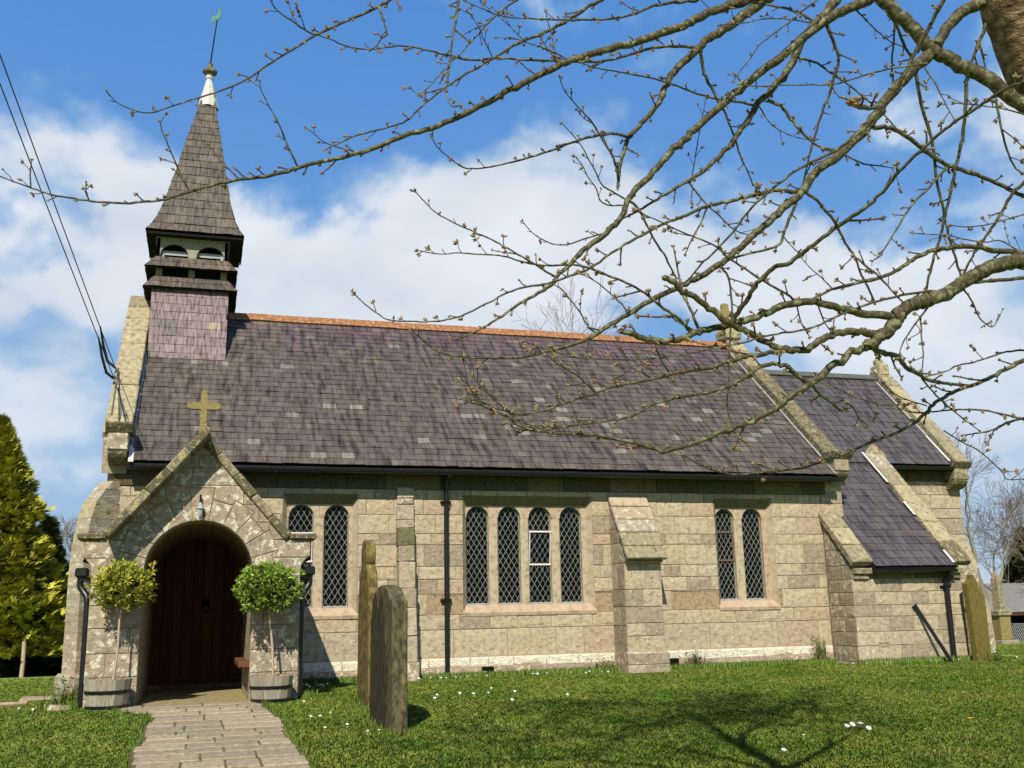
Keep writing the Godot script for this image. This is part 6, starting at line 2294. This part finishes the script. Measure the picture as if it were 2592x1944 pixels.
func build_cherry() -> void:
	cherry = thing("cherry_tree", "leafless cherry tree with budding boughs reaching across the view from the right", "tree", root_at)
	spur_mesh = MB.new()
	bud_mesh = MB.new()
	branch("3360,-450,15130 3280,400,15170 3080,1300,15220 2850,1950,15250 2685,2313,15267 2511,2599,15281 2384,2860,15303 2320,3050,15328 2270,3600,15370 2270,4300,15350 2270,4800,15300 2160,5600,15300 2040,6300,15300", 150, 60, "trunk", false)
	# limbs above and beside the frame, which carry the boughs and throw their shadows on the lawn
	branch("2040,6250,15300 1960,7100,15300 1850,8000,15300 1760,9000,15250", 55, 12, "limb", false)
	branch("2120,5900,15300 2220,6600,15300 2500,7050,15300 2770,7400,15280 3200,8100,15200", 50, 12, "limb", false)
	branch("2280,4200,15380 1700,4700,15250 1000,5250,15050 200,5600,14900 -600,5700,14800", 48, 8, "limb", false)
	branch("2270,4700,15300 3000,5300,15000 3700,5700,14600 4300,5900,14200", 45, 8, "limb", false)
	branch("2280,4500,15330 2000,5000,14700 1500,5400,14000 1200,5500,13300", 42, 8, "limb", false)
	branch("1000,5250,15050 600,5900,15000 200,6700,14950", 24, 6, "limb", false)
	branch("1960,7100,15300 1500,7600,15200 900,7900,15100", 24, 6, "limb", false)
	branch("2500,7050,15300 2300,7700,15100 2200,8500,15000", 20, 6, "limb", false)
	branch("3000,5300,15000 3300,6100,14900 3500,7000,14900", 22, 6, "limb", false)
	branch("2310,3350,15420 2290,3520,15200 2260,3420,15020 2220,3210,14910", 40, 19, "limb", false)
	branch("2290,3520,15200 2220,3500,14950 2140,3290,14790", 28, 21, "limb", false)
	branch("2300,3450,15400 2220,3650,15000 2120,3600,14750 2020,3400,14570", 36, 23, "limb", false)
	branch("2300,3600,15410 2150,3680,15100 2000,3500,14900 1840,3210,14790", 34, 18, "limb", false)
	branch("2290,3800,15400 1900,3850,15150 1300,3800,14980 800,3450,14850 530,3000,14780", 34, 7, "limb", false)
	branch("1750,3850,15090 1500,3600,14900 1280,3160,14720", 22, 8, "limb", false)
	branch("1100,3680,14930 900,3400,14820 710,3060,14740", 14, 7, "limb", false)
	branch("1300,3800,14980 1100,3400,14880 920,3040,14800", 12, 5, "limb", false)
	branch("2000,3500,14900 1800,3400,14800 1580,3180,14710", 12, 7, "limb", false)
	branch("2150,3680,15100 2050,3400,15000 1960,3140,14920", 10, 5, "limb", false)
	branch("2350,3000,15430 2150,3080,15300 1980,2960,15200", 12, 6, "limb", false)
	branch("2600,2300,15350 2530,2050,15270 2440,1840,15190", 18, 8, "limb", false)
	branch("2620,2250,15350 2600,1950,15200 2530,1690,15070", 16, 6, "limb", false)
	branch("2600,2300,15350 2560,2050,15230 2500,1870,15110", 12, 4, "limb", false)
	branch("2580,2400,15350 2480,2260,15330 2350,2070,15320", 18, 10, "limb", false)
	branch("2560,2380,15340 2470,2430,15330 2410,2440,15320", 14, 7, "limb", false)
	branch("2350,2950,15430 2350,2960,15360 2320,2950,15310", 34, 22, "limb", false)
	branch("2580,2420,15350 2530,2460,15350 2480,2470,15350", 45, 27, "limb", false)
	branch("2620,2330,15380 2500,2300,15450 2387,2285,15492", 45, 26, "limb", false)
	var twigs := MB.new()
	for k in [[Vector3(1.85, 7.8, 15.3), 0.020], [Vector3(2.9, 7.5, 15.2), 0.018], [Vector3(0.3, 5.6, 14.9), 0.016], [Vector3(3.8, 5.75, 14.6), 0.018], [Vector3(1.4, 5.4, 14.0), 0.016], [Vector3(1.1, 7.8, 15.1), 0.014], [Vector3(2.2, 8.3, 15.0), 0.014], [Vector3(3.4, 6.6, 14.9), 0.014], [Vector3(0.35, 6.4, 14.9), 0.012]]:
		for i in 3:
			var m2 := MB.new()
			grow(m2, twigs, k[0] - root_at, Vector3(rng.randfn(), 0.35 + rng.randf(), rng.randfn() * 0.6).normalized(), 0.95, k[1], 2, 1.0)
			obj("limb", m2, mats["bark"], cherry)
	stuff(obj("crown_twigs", twigs, mats["twig_bark"], cherry))
	branch("2387,2285,15492 2243,1969,15473 2165,1988,15477 2095,1992,15476 2040,1986,15473 1981,1968,15468 1932,1944,15464 1888,1917,15459 1845,1894,15455 1797,1875,15451 1750,1860,15448 1712,1841,15444 1688,1824,15442", 26.2, 18.4)
	branch("1702,1824,15443 1677,1824,15439 1618,1827,15430 1577,1834,15425 1527,1845,15419 1477,1855,15414 1428,1855,15406 1387,1842,15397 1347,1826,15387 1299,1808,15376 1264,1798,15368 1212,1785,15357 1173,1777,15349 1133,1761,15340 1089,1753,15331 1042,1756,15324 1002,1769,15321 973,1774,15318", 11.6, 7.7)
	branch("1707,1833,15444 1694,1813,15439 1672,1788,15433 1647,1768,15426 1618,1748,15418", 20.0, 15.9)
	branch("1656,1780,15429 1621,1779,15425 1574,1782,15420 1524,1773,15413 1490,1760,15407 1461,1740,15400 1423,1731,15394 1382,1734,15390 1331,1751,15390 1292,1769,15391 1254,1786,15392 1216,1804,15393 1173,1832,15397 1136,1853,15399 1111,1863,15399 1084,1884,15403 1060,1894,15404", 10.4, 7.6)
	branch("1626,1754,15420 1608,1743,15418 1564,1722,15412 1511,1685,15404 1450,1644,15395 1399,1611,15388 1356,1579,15382 1293,1547,15374 1239,1527,15368 1189,1511,15364 1149,1495,15360 1108,1481,15356 1083,1474,15354 1057,1468,15352 1023,1478,15354 942,1494,15356 864,1503,15356 786,1504,15356 729,1510,15356 691,1519,15358 667,1536,15364 633,1549,15367 588,1564,15372 548,1575,15374", 11.1, 1.8)
	branch("1423,1733,15395 1380,1725,15392 1320,1715,15388 1269,1705,15385 1227,1692,15382 1193,1681,15380 1152,1672,15377 1110,1664,15375 1073,1655,15373 1024,1642,15370 964,1629,15367 912,1616,15365 885,1603,15363 846,1591,15361 799,1575,15358 757,1559,15356 719,1550,15355 686,1546,15354 666,1552,15356 636,1559,15359 605,1570,15363 561,1579,15366", 7.4, 1.6)
	branch("1446,1644,15395 1414,1665,15400 1387,1683,15404 1361,1689,15404 1336,1688,15402 1310,1680,15400 1281,1660,15395 1240,1636,15389 1195,1619,15384 1154,1611,15381 1106,1602,15377 1069,1593,15373 1029,1581,15370 997,1562,15365 958,1546,15361 904,1537,15358 850,1529,15354 796,1520,15351 751,1512,15348 713,1511,15347 679,1517,15348", 6.6, 1.6)
	branch("1459,1644,15396 1501,1619,15369 1538,1608,15353 1581,1593,15333 1604,1614,15326", 4.7, 3.2)
	branch("1609,1611,15327 1635,1603,15312 1665,1584,15286 1708,1572,15263 1737,1588,15253", 2.8, 1.5)
	branch("1626,1744,15419 1680,1736,15394 1740,1737,15372 1773,1722,15350 1840,1707,15319 1912,1696,15289 2003,1697,15259 2096,1703,15231", 8.3, 4.0)
	branch("2441,1841,15192 2328,1798,15189 2274,1776,15189 2204,1745,15188 2146,1719,15187 2089,1703,15187 2044,1683,15187 1998,1658,15187 1957,1625,15187 1906,1592,15188 1851,1564,15188 1792,1545,15190 1713,1516,15192 1650,1493,15195 1578,1470,15198 1507,1453,15202 1428,1446,15210 1350,1436,15217 1297,1436,15223 1230,1449,15236 1157,1477,15255", 8.4, 1.8)
	branch("2527,1686,15075 2392,1644,15094 2314,1625,15106 2244,1597,15116 2177,1584,15128 2117,1575,15139", 6.3, 2.0)
	branch("2496,1866,15107 2419,1858,15101 2358,1851,15096 2303,1835,15089 2238,1814,15082 2184,1803,15077 2141,1783,15071 2077,1767,15065", 3.9, 2.3)
	branch("1863,1698,15306 1924,1670,15270 1989,1644,15236 2068,1618,15199 2163,1588,15157", 3.2, 1.6)
	branch("1973,1626,15188 1932,1634,15161 1887,1656,15134 1834,1674,15102 1791,1696,15077 1748,1731,15053 1712,1762,15034", 2.9, 1.6)
	branch("1972,1630,15189 2078,1640,15190 2159,1641,15190 2241,1630,15188 2325,1615,15185", 2.6, 3.2)
	branch("1966,1648,15187 1882,1658,15210 1830,1670,15227 1782,1690,15248", 2.0, 1.3)
	branch("1927,1557,15292 1986,1530,15283 2039,1511,15277 2095,1479,15267 2136,1451,15257 2161,1431,15250 2240,1436,15251", 2.1, 1.5)
	branch("1768,1824,15443 1745,1754,15467 1731,1709,15484 1711,1669,15497", 2.6, 1.6)
	branch("1792,1854,15448 1720,1783,15461 1680,1738,15471 1660,1702,15480", 3.0, 1.6)
	branch("1901,1909,15459 1945,1880,15437 1974,1854,15417 2002,1837,15405 2039,1829,15396 2066,1862,15391", 3.1, 1.5)
	branch("2353,2029,15316 2259,2017,15303 2178,2007,15292 2105,1998,15282 2080,1999,15280", 6.8, 4.9)
	branch("1840,1899,15455 1753,1889,15448 1685,1874,15442 1618,1854,15435 1564,1832,15429 1520,1814,15424 1485,1797,15419 1433,1779,15414 1377,1769,15410 1322,1757,15406 1271,1741,15401 1209,1727,15397 1147,1713,15392 1106,1704,15389 1020,1690,15385 940,1685,15383 861,1683,15382 814,1686,15382 763,1698,15385 725,1707,15387 701,1714,15389", 4.1, 1.3)
	branch("2351,2068,15324 2251,2082,15322 2166,2086,15319 2088,2090,15317 2012,2086,15312 1946,2072,15307 1897,2051,15301 1862,2030,15296 1827,2008,15292 1763,1981,15285 1691,1964,15279 1624,1943,15273 1572,1917,15268", 10.4, 3.8)
	branch("1718,1862,15446 1702,1902,15423 1686,1946,15400 1666,1984,15374 1649,2015,15354", 2.4, 3.7)
	branch("1426,1855,15405 1398,1871,15413 1369,1880,15418 1312,1901,15429 1264,1922,15440 1208,1945,15452 1179,1963,15462 1133,1976,15470 1081,1986,15478 1010,2005,15491 967,2017,15499 930,2039,15512", 3.6, 1.3)
	branch("1629,1945,15274 1619,1988,15243 1607,2024,15213 1598,2065,15185", 2.1, 1.3)
	branch("1428,1847,15404 1455,1811,15376 1489,1782,15354", 2.2, 1.4)
	branch("1486,1844,15412 1520,1813,15383 1548,1795,15366", 2.4, 1.4)
	branch("1247,1794,15393 1254,1819,15420 1263,1840,15445 1271,1864,15472 1283,1884,15498 1298,1900,15525 1318,1901,15548 1333,1913,15573 1344,1923,15591 1361,1937,15620 1385,1958,15662 1410,1978,15706 1427,1990,15736 1440,2009,15767 1450,2032,15802 1459,2050,15830 1474,2069,15866 1488,2087,15902 1504,2103,15939 1525,2116,15982 1536,2123,16006 1552,2134,16043 1569,2135,16072 1587,2144,16111", 7.0, 3.1)
	branch("1177,1775,15349 1166,1830,15334 1157,1869,15322 1152,1883,15317 1147,2021,15290", 4.3, 2.4)
	branch("1155,1771,15345 1129,1797,15354 1075,1828,15362 1032,1855,15369 985,1878,15375 935,1893,15378 886,1908,15381 838,1916,15382 799,1913,15380 748,1909,15379 694,1916,15380 655,1924,15382 598,1924,15381 546,1923,15381 501,1917,15380 450,1921,15381", 4.7, 1.3)
	branch("2485,2469,15350 2399,2532,15324 2343,2574,15306 2288,2622,15291 2234,2669,15276 2171,2712,15256 2121,2750,15241 2082,2782,15230 2044,2834,15222 2002,2887,15212 1959,2934,15202 1916,3002,15194", 25.2, 22.2)
	branch("2324,2951,15306 2272,2923,15294 2230,2910,15287 2179,2877,15274 2126,2824,15260 2099,2773,15250", 21.7, 16.6)
	branch("2087,2758,15228 2035,2701,15213 1994,2660,15201 1953,2614,15189 1917,2564,15178 1881,2514,15166 1831,2464,15152 1782,2419,15139 1733,2379,15127 1698,2345,15117 1669,2306,15109 1625,2262,15097 1572,2214,15083 1529,2175,15072 1491,2141,15062 1448,2104,15052 1396,2066,15040 1350,2037,15030 1303,2013,15020 1275,1999,15014 1206,1966,15001 1138,1924,14987 1093,1896,14977 1048,1866,14968 981,1834,14955 915,1817,14945 849,1798,14935 761,1791,14925 687,1791,14918 631,1796,14914 588,1811,14914 552,1835,14918 525,1858,14923", 20.0, 1.7)
	branch("1692,2578,15778 1682,2540,15756 1666,2498,15730 1645,2447,15697 1634,2411,15675 1620,2375,15653 1602,2339,15629 1554,2270,15577 1499,2226,15532 1451,2205,15499 1416,2187,15474 1387,2164,15451 1359,2141,15428 1324,2108,15398 1288,2052,15358 1247,2002,15319 1221,1979,15297 1202,1950,15277 1182,1930,15260", 5.7, 2.4)
	branch("2224,3206,14907 2148,3161,14891 2108,3141,14883 2033,3102,14869 1964,3053,14854 1890,2992,14837 1805,2915,14817 1710,2838,14796 1638,2774,14780 1540,2682,14758 1475,2619,14743 1431,2580,14734 1404,2541,14727 1361,2492,14717 1308,2437,14705 1282,2399,14699 1265,2356,14694 1234,2313,14687 1193,2275,14678 1152,2243,14670 1116,2212,14663", 19.0, 9.0)
	branch("1116,2212,14663 1091,2185,14657 1051,2144,14648 1036,2118,14644 991,2087,14635 927,2050,14623 873,2009,14612 825,1978,14602 772,1948,14593 719,1927,14585", 9.0, 2.7)
	branch("2140,3290,14794 2095,3220,14784 2052,3163,14774 2008,3113,14765 1958,3045,14754 1920,2972,14746 1864,2887,14734 1793,2813,14720 1757,2760,14713 1709,2695,14704 1673,2642,14697 1604,2571,14684 1537,2518,14674 1503,2499,14669 1441,2458,14660 1386,2422,14653 1331,2387,14645 1277,2357,14639", 21.2, 3.1)
	branch("2020,3396,14568 1955,3339,14559 1897,3295,14551 1820,3231,14541 1738,3173,14530 1675,3118,14522 1612,3050,14514 1574,3010,14509 1548,2965,14505 1528,2915,14503 1496,2864,14499 1454,2812,14494 1417,2768,14490 1393,2736,14487 1374,2687,14485 1360,2639,14485 1351,2584,14486 1342,2542,14487", 22.9, 5.4)
	branch("1845,3209,14793 1745,3164,14781 1686,3141,14774 1611,3110,14766 1554,3076,14758 1497,3042,14751 1379,2987,14737 1268,2945,14727 1143,2899,14716 1095,2877,14711 1053,2851,14706 948,2787,14695 876,2743,14688 759,2663,14675 655,2609,14667 571,2574,14662 451,2512,14653 357,2475,14649 286,2453,14646 226,2429,14644 159,2400,14642 56,2372,14641 -10,2351,14640 -83,2322,14639 -146,2292,14638 -200,2279,14639 -262,2266,14641 -344,2262,14646 -393,2264,14651 -452,2266,14658 -500,2277,14666 -543,2288,14674 -581,2298,14681 -638,2309,14691", 17.9, 1.7)
	branch("1684,3109,14523 1661,3113,14524 1610,3112,14526 1540,3102,14526 1479,3084,14525 1387,3044,14522 1297,3011,14519 1179,2990,14521 1085,2979,14524 976,2965,14529 892,2955,14533 809,2934,14535 726,2935,14542 650,2939,14551 580,2939,14558 533,2931,14561 456,2906,14564 400,2900,14569 359,2904,14576 318,2912,14584 282,2916,14590", 6.8, 2.5)
	branch("534,2998,14776 480,2954,14781 446,2925,14784 332,2842,14796 258,2787,14804 169,2704,14817 121,2658,14824 50,2588,14836 -28,2534,14850 -100,2491,14865 -159,2453,14878 -193,2434,14886 -239,2433,14903 -270,2440,14917 -294,2456,14936", 5.8, 1.4)
	branch("253,2783,14805 220,2792,14816 187,2804,14830 141,2820,14849 118,2840,14868 103,2857,14884", 3.0, 1.8)
	branch("226,2432,14644 201,2474,14657 176,2524,14672 156,2562,14683 131,2599,14694 107,2640,14706 103,2661,14714", 3.5, 1.6)
	branch("-83,2322,14639 -106,2358,14651 -134,2414,14672 -152,2449,14686 -166,2476,14696 -173,2500,14706", 3.4, 1.6)
	branch("56,2375,14641 24,2411,14625 -14,2463,14605 -37,2495,14594 -49,2512,14588", 3.2, 1.4)
	branch("29,2366,14641 13,2383,14640 6,2394,14640", 2.5, 1.8)
	branch("-504,2279,14667 -507,2306,14672 -506,2336,14679 -505,2352,14683", 2.6, 1.9)
	branch("-354,2263,14648 -362,2288,14651 -364,2310,14656", 2.6, 2.2)
	branch("413,2496,14651 359,2518,14623 308,2545,14597 280,2573,14585 255,2597,14573", 2.9, 1.7)
	branch("1276,3162,14717 1216,3113,14722 1163,3078,14727 1103,3025,14733 1046,2978,14739 978,2932,14747 905,2887,14756 823,2817,14768 744,2753,14780 687,2706,14789 625,2645,14801 575,2592,14811 535,2541,14821 502,2516,14828 444,2486,14841 388,2458,14854 329,2420,14868 284,2385,14880", 7.4, 2.0)
	branch("712,3059,14737 708,3015,14744 699,2941,14756 686,2879,14764 676,2813,14775 669,2759,14784 662,2712,14792 654,2665,14799 657,2630,14808 669,2599,14820 686,2598,14837", 6.0, 1.9)
	branch("922,3045,14798 891,3012,14797 849,2978,14796 808,2934,14795 766,2879,14795 726,2830,14795 701,2794,14795 666,2757,14795 636,2716,14796 597,2663,14797 568,2641,14798 541,2651,14805", 3.7, 1.6)
	branch("1580,3180,14706 1524,3165,14711 1455,3144,14716 1393,3117,14720 1320,3073,14725 1243,3042,14731 1155,3017,14741 1040,2990,14756 928,2968,14773 873,2956,14781 819,2953,14793 764,2957,14808 713,2962,14822", 6.5, 1.4)
	branch("448,2926,14784 457,2874,14801 466,2811,14822 449,2790,14827 432,2758,14834 415,2742,14838", 4.0, 2.1)
	branch("815,2812,14769 779,2845,14801 746,2879,14835 705,2905,14864", 2.4, 1.4)
	branch("922,2899,14754 889,2957,14727 852,3011,14698 817,3044,14672 801,3097,14656", 2.5, 1.5)
	branch("1121,2975,14521 1115,3079,14497 1107,3157,14477 1104,3213,14464", 2.7, 1.7)
	branch("1090,2879,14711 1020,2893,14728 946,2898,14743 874,2901,14758", 2.8, 1.2)
	branch("1114,2985,14524 1101,3048,14484 1088,3120,14440", 3.3, 2.0)
	branch("1396,2740,14487 1356,2747,14493 1307,2740,14495 1236,2719,14496 1177,2694,14497 1119,2664,14497 1062,2637,14497 977,2601,14499 894,2571,14502 839,2555,14505 795,2548,14508 767,2552,14513 727,2572,14526 693,2590,14538 670,2610,14550 665,2626,14561", 6.1, 1.8)
	branch("1347,2566,14487 1332,2614,14507 1311,2652,14521 1279,2690,14532 1234,2745,14550 1180,2791,14562 1125,2840,14576 1100,2883,14592", 4.9, 1.9)
	branch("1277,2409,14699 1226,2429,14705 1193,2444,14710 1167,2478,14725 1136,2516,14741 1110,2549,14755 1064,2589,14771 1036,2609,14779", 3.3, 1.5)
	branch("1266,2388,14695 1222,2382,14698 1187,2392,14705 1165,2425,14724 1133,2452,14740 1107,2483,14759 1076,2506,14772", 3.0, 1.5)
	branch("1287,2404,14700 1322,2388,14694 1349,2354,14678 1376,2319,14662 1410,2279,14645 1442,2249,14632 1457,2227,14622 1491,2186,14604", 4.6, 3.4)
	branch("1213,2292,14682 1149,2271,14680 1086,2245,14677 1038,2239,14677 990,2251,14683 952,2270,14691 921,2297,14702", 3.3, 1.5)
	branch("1046,2139,14647 973,2178,14650 929,2200,14652 876,2226,14654 835,2245,14655 765,2270,14655 695,2297,14655 650,2320,14657 615,2348,14663 584,2378,14669", 3.7, 1.7)
	branch("1664,2301,15107 1604,2306,15103 1565,2300,15098 1526,2286,15092 1478,2274,15085 1421,2260,15077 1359,2238,15067 1298,2210,15056 1246,2190,15048 1190,2158,15038 1135,2128,15028 1099,2104,15021 1071,2085,15016 1026,2050,15007 964,2023,14997 906,2001,14989 839,1987,14981 787,1970,14974 735,1940,14965 696,1919,14959 654,1898,14952 620,1888,14948 581,1880,14944 530,1878,14941 459,1879,14937 428,1894,14939 390,1918,14944 357,1946,14952", 6.9, 1.7)
	branch("1654,2282,15104 1635,2230,15093 1612,2175,15080 1589,2138,15070 1437,2091,15032 1450,2040,15031 1457,1952,15023 1452,1889,15015 1447,1812,15005 1446,1744,14997 1440,1677,14988 1448,1619,14985 1465,1578,14986 1497,1555,14995", 5.1, 1.8)
	branch("1992,3066,14859 2028,3004,14842 2050,2961,14830 2048,2909,14807 2041,2856,14781 2024,2799,14751 2013,2736,14720 2002,2672,14689 1996,2608,14659 1992,2548,14632", 7.0, 3.9)
	branch("1978,2958,15203 2005,2912,15181 2026,2865,15157 2034,2813,15127 2045,2765,15100 2057,2740,15088 2058,2696,15060", 4.3, 3.0)
	branch("1959,2949,15196 2001,2916,15173 2041,2886,15153 2079,2847,15126 2120,2816,15106", 6.3, 5.0)
	branch("2040,2692,15212 2072,2601,15184 2107,2528,15164 2132,2462,15144 2147,2396,15121 2179,2316,15098 2194,2276,15086 2218,2217,15069 2240,2168,15055 2268,2113,15041", 6.2, 3.9)
	branch("2190,2696,15261 2194,2658,15247 2203,2567,15214 2204,2501,15189 2198,2423,15155 2194,2357,15128 2187,2281,15096 2179,2210,15066 2171,2165,15046 2166,2106,15021 2157,2043,14993", 6.6, 3.9)
	branch("2415,2438,15322 2356,2346,15253 2331,2318,15230 2312,2268,15198 2291,2222,15169 2269,2180,15140 2253,2147,15119 2239,2108,15095 2229,2069,15073", 7.0, 3.4)
	branch("1900,2510,15170 1949,2518,15171 1989,2511,15169 2048,2486,15161 2108,2456,15151 2168,2435,15145 2227,2422,15141 2315,2407,15138 2393,2386,15133 2474,2364,15128 2588,2345,15125", 7.5, 6.5)
	branch("2175,2426,15142 2123,2368,15132 2068,2315,15123 2023,2264,15115 1987,2207,15108 1947,2152,15101 1930,2127,15098 1904,2112,15094", 5.1, 2.3)
	branch("1821,2821,14724 1864,2794,14742 1891,2747,14750 1927,2693,14762 1968,2645,14776 2027,2617,14802 2064,2592,14817 2104,2566,14834 2153,2552,14858 2197,2539,14880", 7.0, 2.1)
	branch("1781,2796,14718 1702,2802,14720 1625,2803,14721 1554,2809,14723 1495,2822,14728 1412,2836,14733 1315,2841,14736 1259,2843,14738 1175,2844,14741 1120,2853,14746", 4.8, 2.3)
	branch("1686,3109,14523 1701,3046,14499 1730,3001,14486 1766,2950,14472 1800,2909,14462 1823,2868,14449 1853,2816,14434 1878,2764,14417 1908,2717,14404 1938,2669,14390", 6.8, 2.9)
	branch("2096,3129,14880 2148,3106,14864 2209,3078,14846 2275,3054,14830 2325,3048,14824", 3.5, 2.2)
	branch("1938,2990,14749 2016,2976,14752 2072,2949,14749 2128,2923,14746 2192,2886,14740 2257,2849,14734 2303,2816,14728 2358,2772,14719", 4.9, 2.5)
	branch("1580,2333,15794 1539,2333,15770 1495,2331,15743 1451,2324,15714 1400,2315,15681 1344,2322,15650 1288,2329,15619 1250,2333,15598 1211,2342,15578", 2.4, 1.5)
	branch("1772,2151,15917 1708,2154,15925 1638,2156,15932 1566,2151,15939 1509,2145,15944", 2.4, 1.3)
	branch("2015,3125,14767 1983,3169,14743 1942,3203,14712 1884,3240,14667 1850,3257,14640", 5.5, 3.7)
	branch("1960,3142,14919 1926,3111,14912 1864,3062,14899 1818,3020,14889 1774,2984,14880 1718,2937,14868 1678,2879,14859 1650,2845,14852 1622,2800,14845", 4.2, 2.1)
	branch("2015,3125,14767 1953,3125,14765 1879,3124,14763 1795,3110,14759 1736,3089,14754 1641,3071,14748", 3.0, 1.9)
	branch("2289,2905,15285 2277,2862,15271 2257,2806,15252 2240,2755,15235 2228,2727,15225", 6.8, 4.3)
	branch("2257,2804,15252 2273,2754,15245 2285,2698,15236", 4.3, 2.7)
	branch("1545,2122,16018 1560,2056,16007 1571,2018,16002 1588,1983,15999 1601,1971,16000", 3.2, 1.9)
	branch("1575,2323,15789 1579,2262,15816 1577,2208,15837 1578,2159,15858", 2.7, 1.4)
	branch("2301,2211,15342 2264,2203,15329 2216,2190,15311 2151,2174,15288 2100,2171,15272 2060,2176,15261", 2.7, 1.6)
	branch("2307,2074,15312 2250,2101,15301 2201,2129,15293 2154,2126,15278 2097,2136,15263 2044,2150,15250 2001,2151,15237 1953,2156,15224", 2.5, 1.6)
	branch("1676,2306,15110 1721,2283,15105 1755,2255,15098 1789,2226,15090 1816,2189,15077 1846,2155,15067 1865,2135,15061 1892,2092,15046 1925,2050,15032 1955,2007,15018", 5.1, 3.3)
	branch("1612,2170,15079 1635,2143,15080 1658,2120,15082", 2.3, 1.4)
	branch("1525,2506,14672 1557,2465,14672 1589,2428,14673 1625,2397,14677 1667,2355,14680 1703,2334,14686 1749,2323,14697", 3.9, 1.8)
	branch("1373,2241,15069 1358,2200,15055 1334,2152,15036 1318,2112,15022", 3.2, 1.8)
	branch("1537,2523,14674 1547,2620,14700 1555,2671,14714 1563,2732,14730 1573,2793,14747", 2.4, 1.6)
	branch("1789,2796,14719 1825,2743,14718 1867,2710,14723 1920,2688,14734 1977,2677,14748", 2.7, 1.6)
	branch("1357,2141,15897 1289,2103,15949 1222,2070,16002 1181,2054,16037", 5.0, 5.1)
	branch("883,1605,15363 837,1633,15389 792,1649,15409 760,1662,15424 729,1675,15440", 2.8, 1.1)
	branch("686,1546,15354 650,1559,15373 610,1581,15400 574,1602,15426 562,1615,15440", 2.0, 1.0)
	branch("762,1512,15349 705,1521,15374 662,1526,15395 619,1538,15418", 1.8, 1.0)
	branch("613,1587,15404 585,1567,15411 555,1590,15432 536,1627,15466 519,1663,15501", 1.6, 0.8)
	branch("1138,1924,14987 1129,1945,14989 1093,1981,14986 1045,2021,14981 1001,2043,14973", 2.7, 1.6)
	branch("1053,1868,14968 1027,1886,14965 1004,1925,14967 977,1960,14967 946,1995,14966 924,2006,14962", 3.1, 1.5)
	branch("1073,1663,15374 1026,1687,15425 996,1708,15468", 2.3, 1.3)
	branch("1036,1658,15373 1010,1676,15369 988,1677,15363 968,1659,15352 943,1645,15342", 1.9, 1.1)
	# the plump opening buds nearest to the eye
	for k in [Vector3(1.262, 2.176, 15.98)]:
		pass
	var big := numbers("1181,2054,16037")[0] - root_at
	for i in 9:
		buds(big + Vector3(rng.randfn(), rng.randfn(), rng.randfn()) * 0.004, Vector3(rng.randfn() - 0.4, rng.randfn() + 0.4, rng.randfn()).normalized(), 1, 0.018)
	big = numbers("1308,2133,15452")[0] - root_at
	for i in 14:
		buds(big + Vector3(rng.randfn(), rng.randfn(), rng.randfn()) * 0.008, Vector3(rng.randfn(), rng.randfn() + 0.3, rng.randfn()).normalized(), 1, 0.016)
	stuff(obj("twigs", spur_mesh, mats["twig_bark"], cherry))
	stuff(obj("buds", bud_mesh, mats["plain"], cherry))


func _ready() -> void:
	rng.seed = 20240407
	# camera
	var cam := Camera3D.new()
	cam.name = "camera"
	cam.fov = 41.127
	cam.near = 0.05
	cam.far = 1500.0
	cam.transform = Transform3D(Basis(Vector3(0.958419, -0.020360, 0.284637), Vector3(-0.042475, 0.976162, 0.212846), Vector3(-0.282185, -0.216086, 0.934708)), EYE)
	add_child(cam)
	cam.current = true
	# sky, exposure
	var env := Environment.new()
	env.background_mode = Environment.BG_SKY
	env.sky = Sky.new()
	env.sky.sky_material = make_sky()
	env.background_energy_multiplier = 1.0
	env.tonemap_mode = Environment.TONE_MAPPER_LINEAR
	env.tonemap_exposure = 1.3
	env.sdfgi_enabled = true
	env.ssao_enabled = true
	env.ssil_enabled = true
	var we := WorldEnvironment.new()
	we.name = "world_environment"
	we.environment = env
	add_child(we)
	# spring sun, high over the photographer's left shoulder
	var sun := DirectionalLight3D.new()
	sun.name = "sun"
	sun.light_energy = 1.55
	sun.light_color = Color(1.0, 0.965, 0.90)
	sun.light_angular_distance = 0.5
	sun.shadow_enabled = true
	var az := deg_to_rad(22.0)
	var el := deg_to_rad(42.0)
	var to_sun := Vector3(-sin(az) * cos(el), sin(el), cos(az) * cos(el))
	sun.transform = Transform3D(Basis.looking_at(-to_sun, Vector3.UP), Vector3(0, 20, 0))
	add_child(sun)
	make_materials()
	build_ground()
	build_path()
	build_church()
	build_graves()
	build_background()
	build_cherry()
	build_tub(-1.075, 3.36, "grey half-barrel tub with a black hoop, left of the porch arch", 0.285, 0.36)
	build_tub(0.925, 3.36, "grey half-barrel tub with a black hoop, right of the porch arch", 0.290, 0.33)
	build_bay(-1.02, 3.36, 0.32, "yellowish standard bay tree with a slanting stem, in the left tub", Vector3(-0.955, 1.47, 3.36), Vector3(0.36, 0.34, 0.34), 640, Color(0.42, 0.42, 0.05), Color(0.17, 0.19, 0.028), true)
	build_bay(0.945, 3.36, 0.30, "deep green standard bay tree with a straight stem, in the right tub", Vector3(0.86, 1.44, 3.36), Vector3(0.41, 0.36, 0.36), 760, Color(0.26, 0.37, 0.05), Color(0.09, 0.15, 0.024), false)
	build_small_things()
	build_flowers()
	build_lawn()
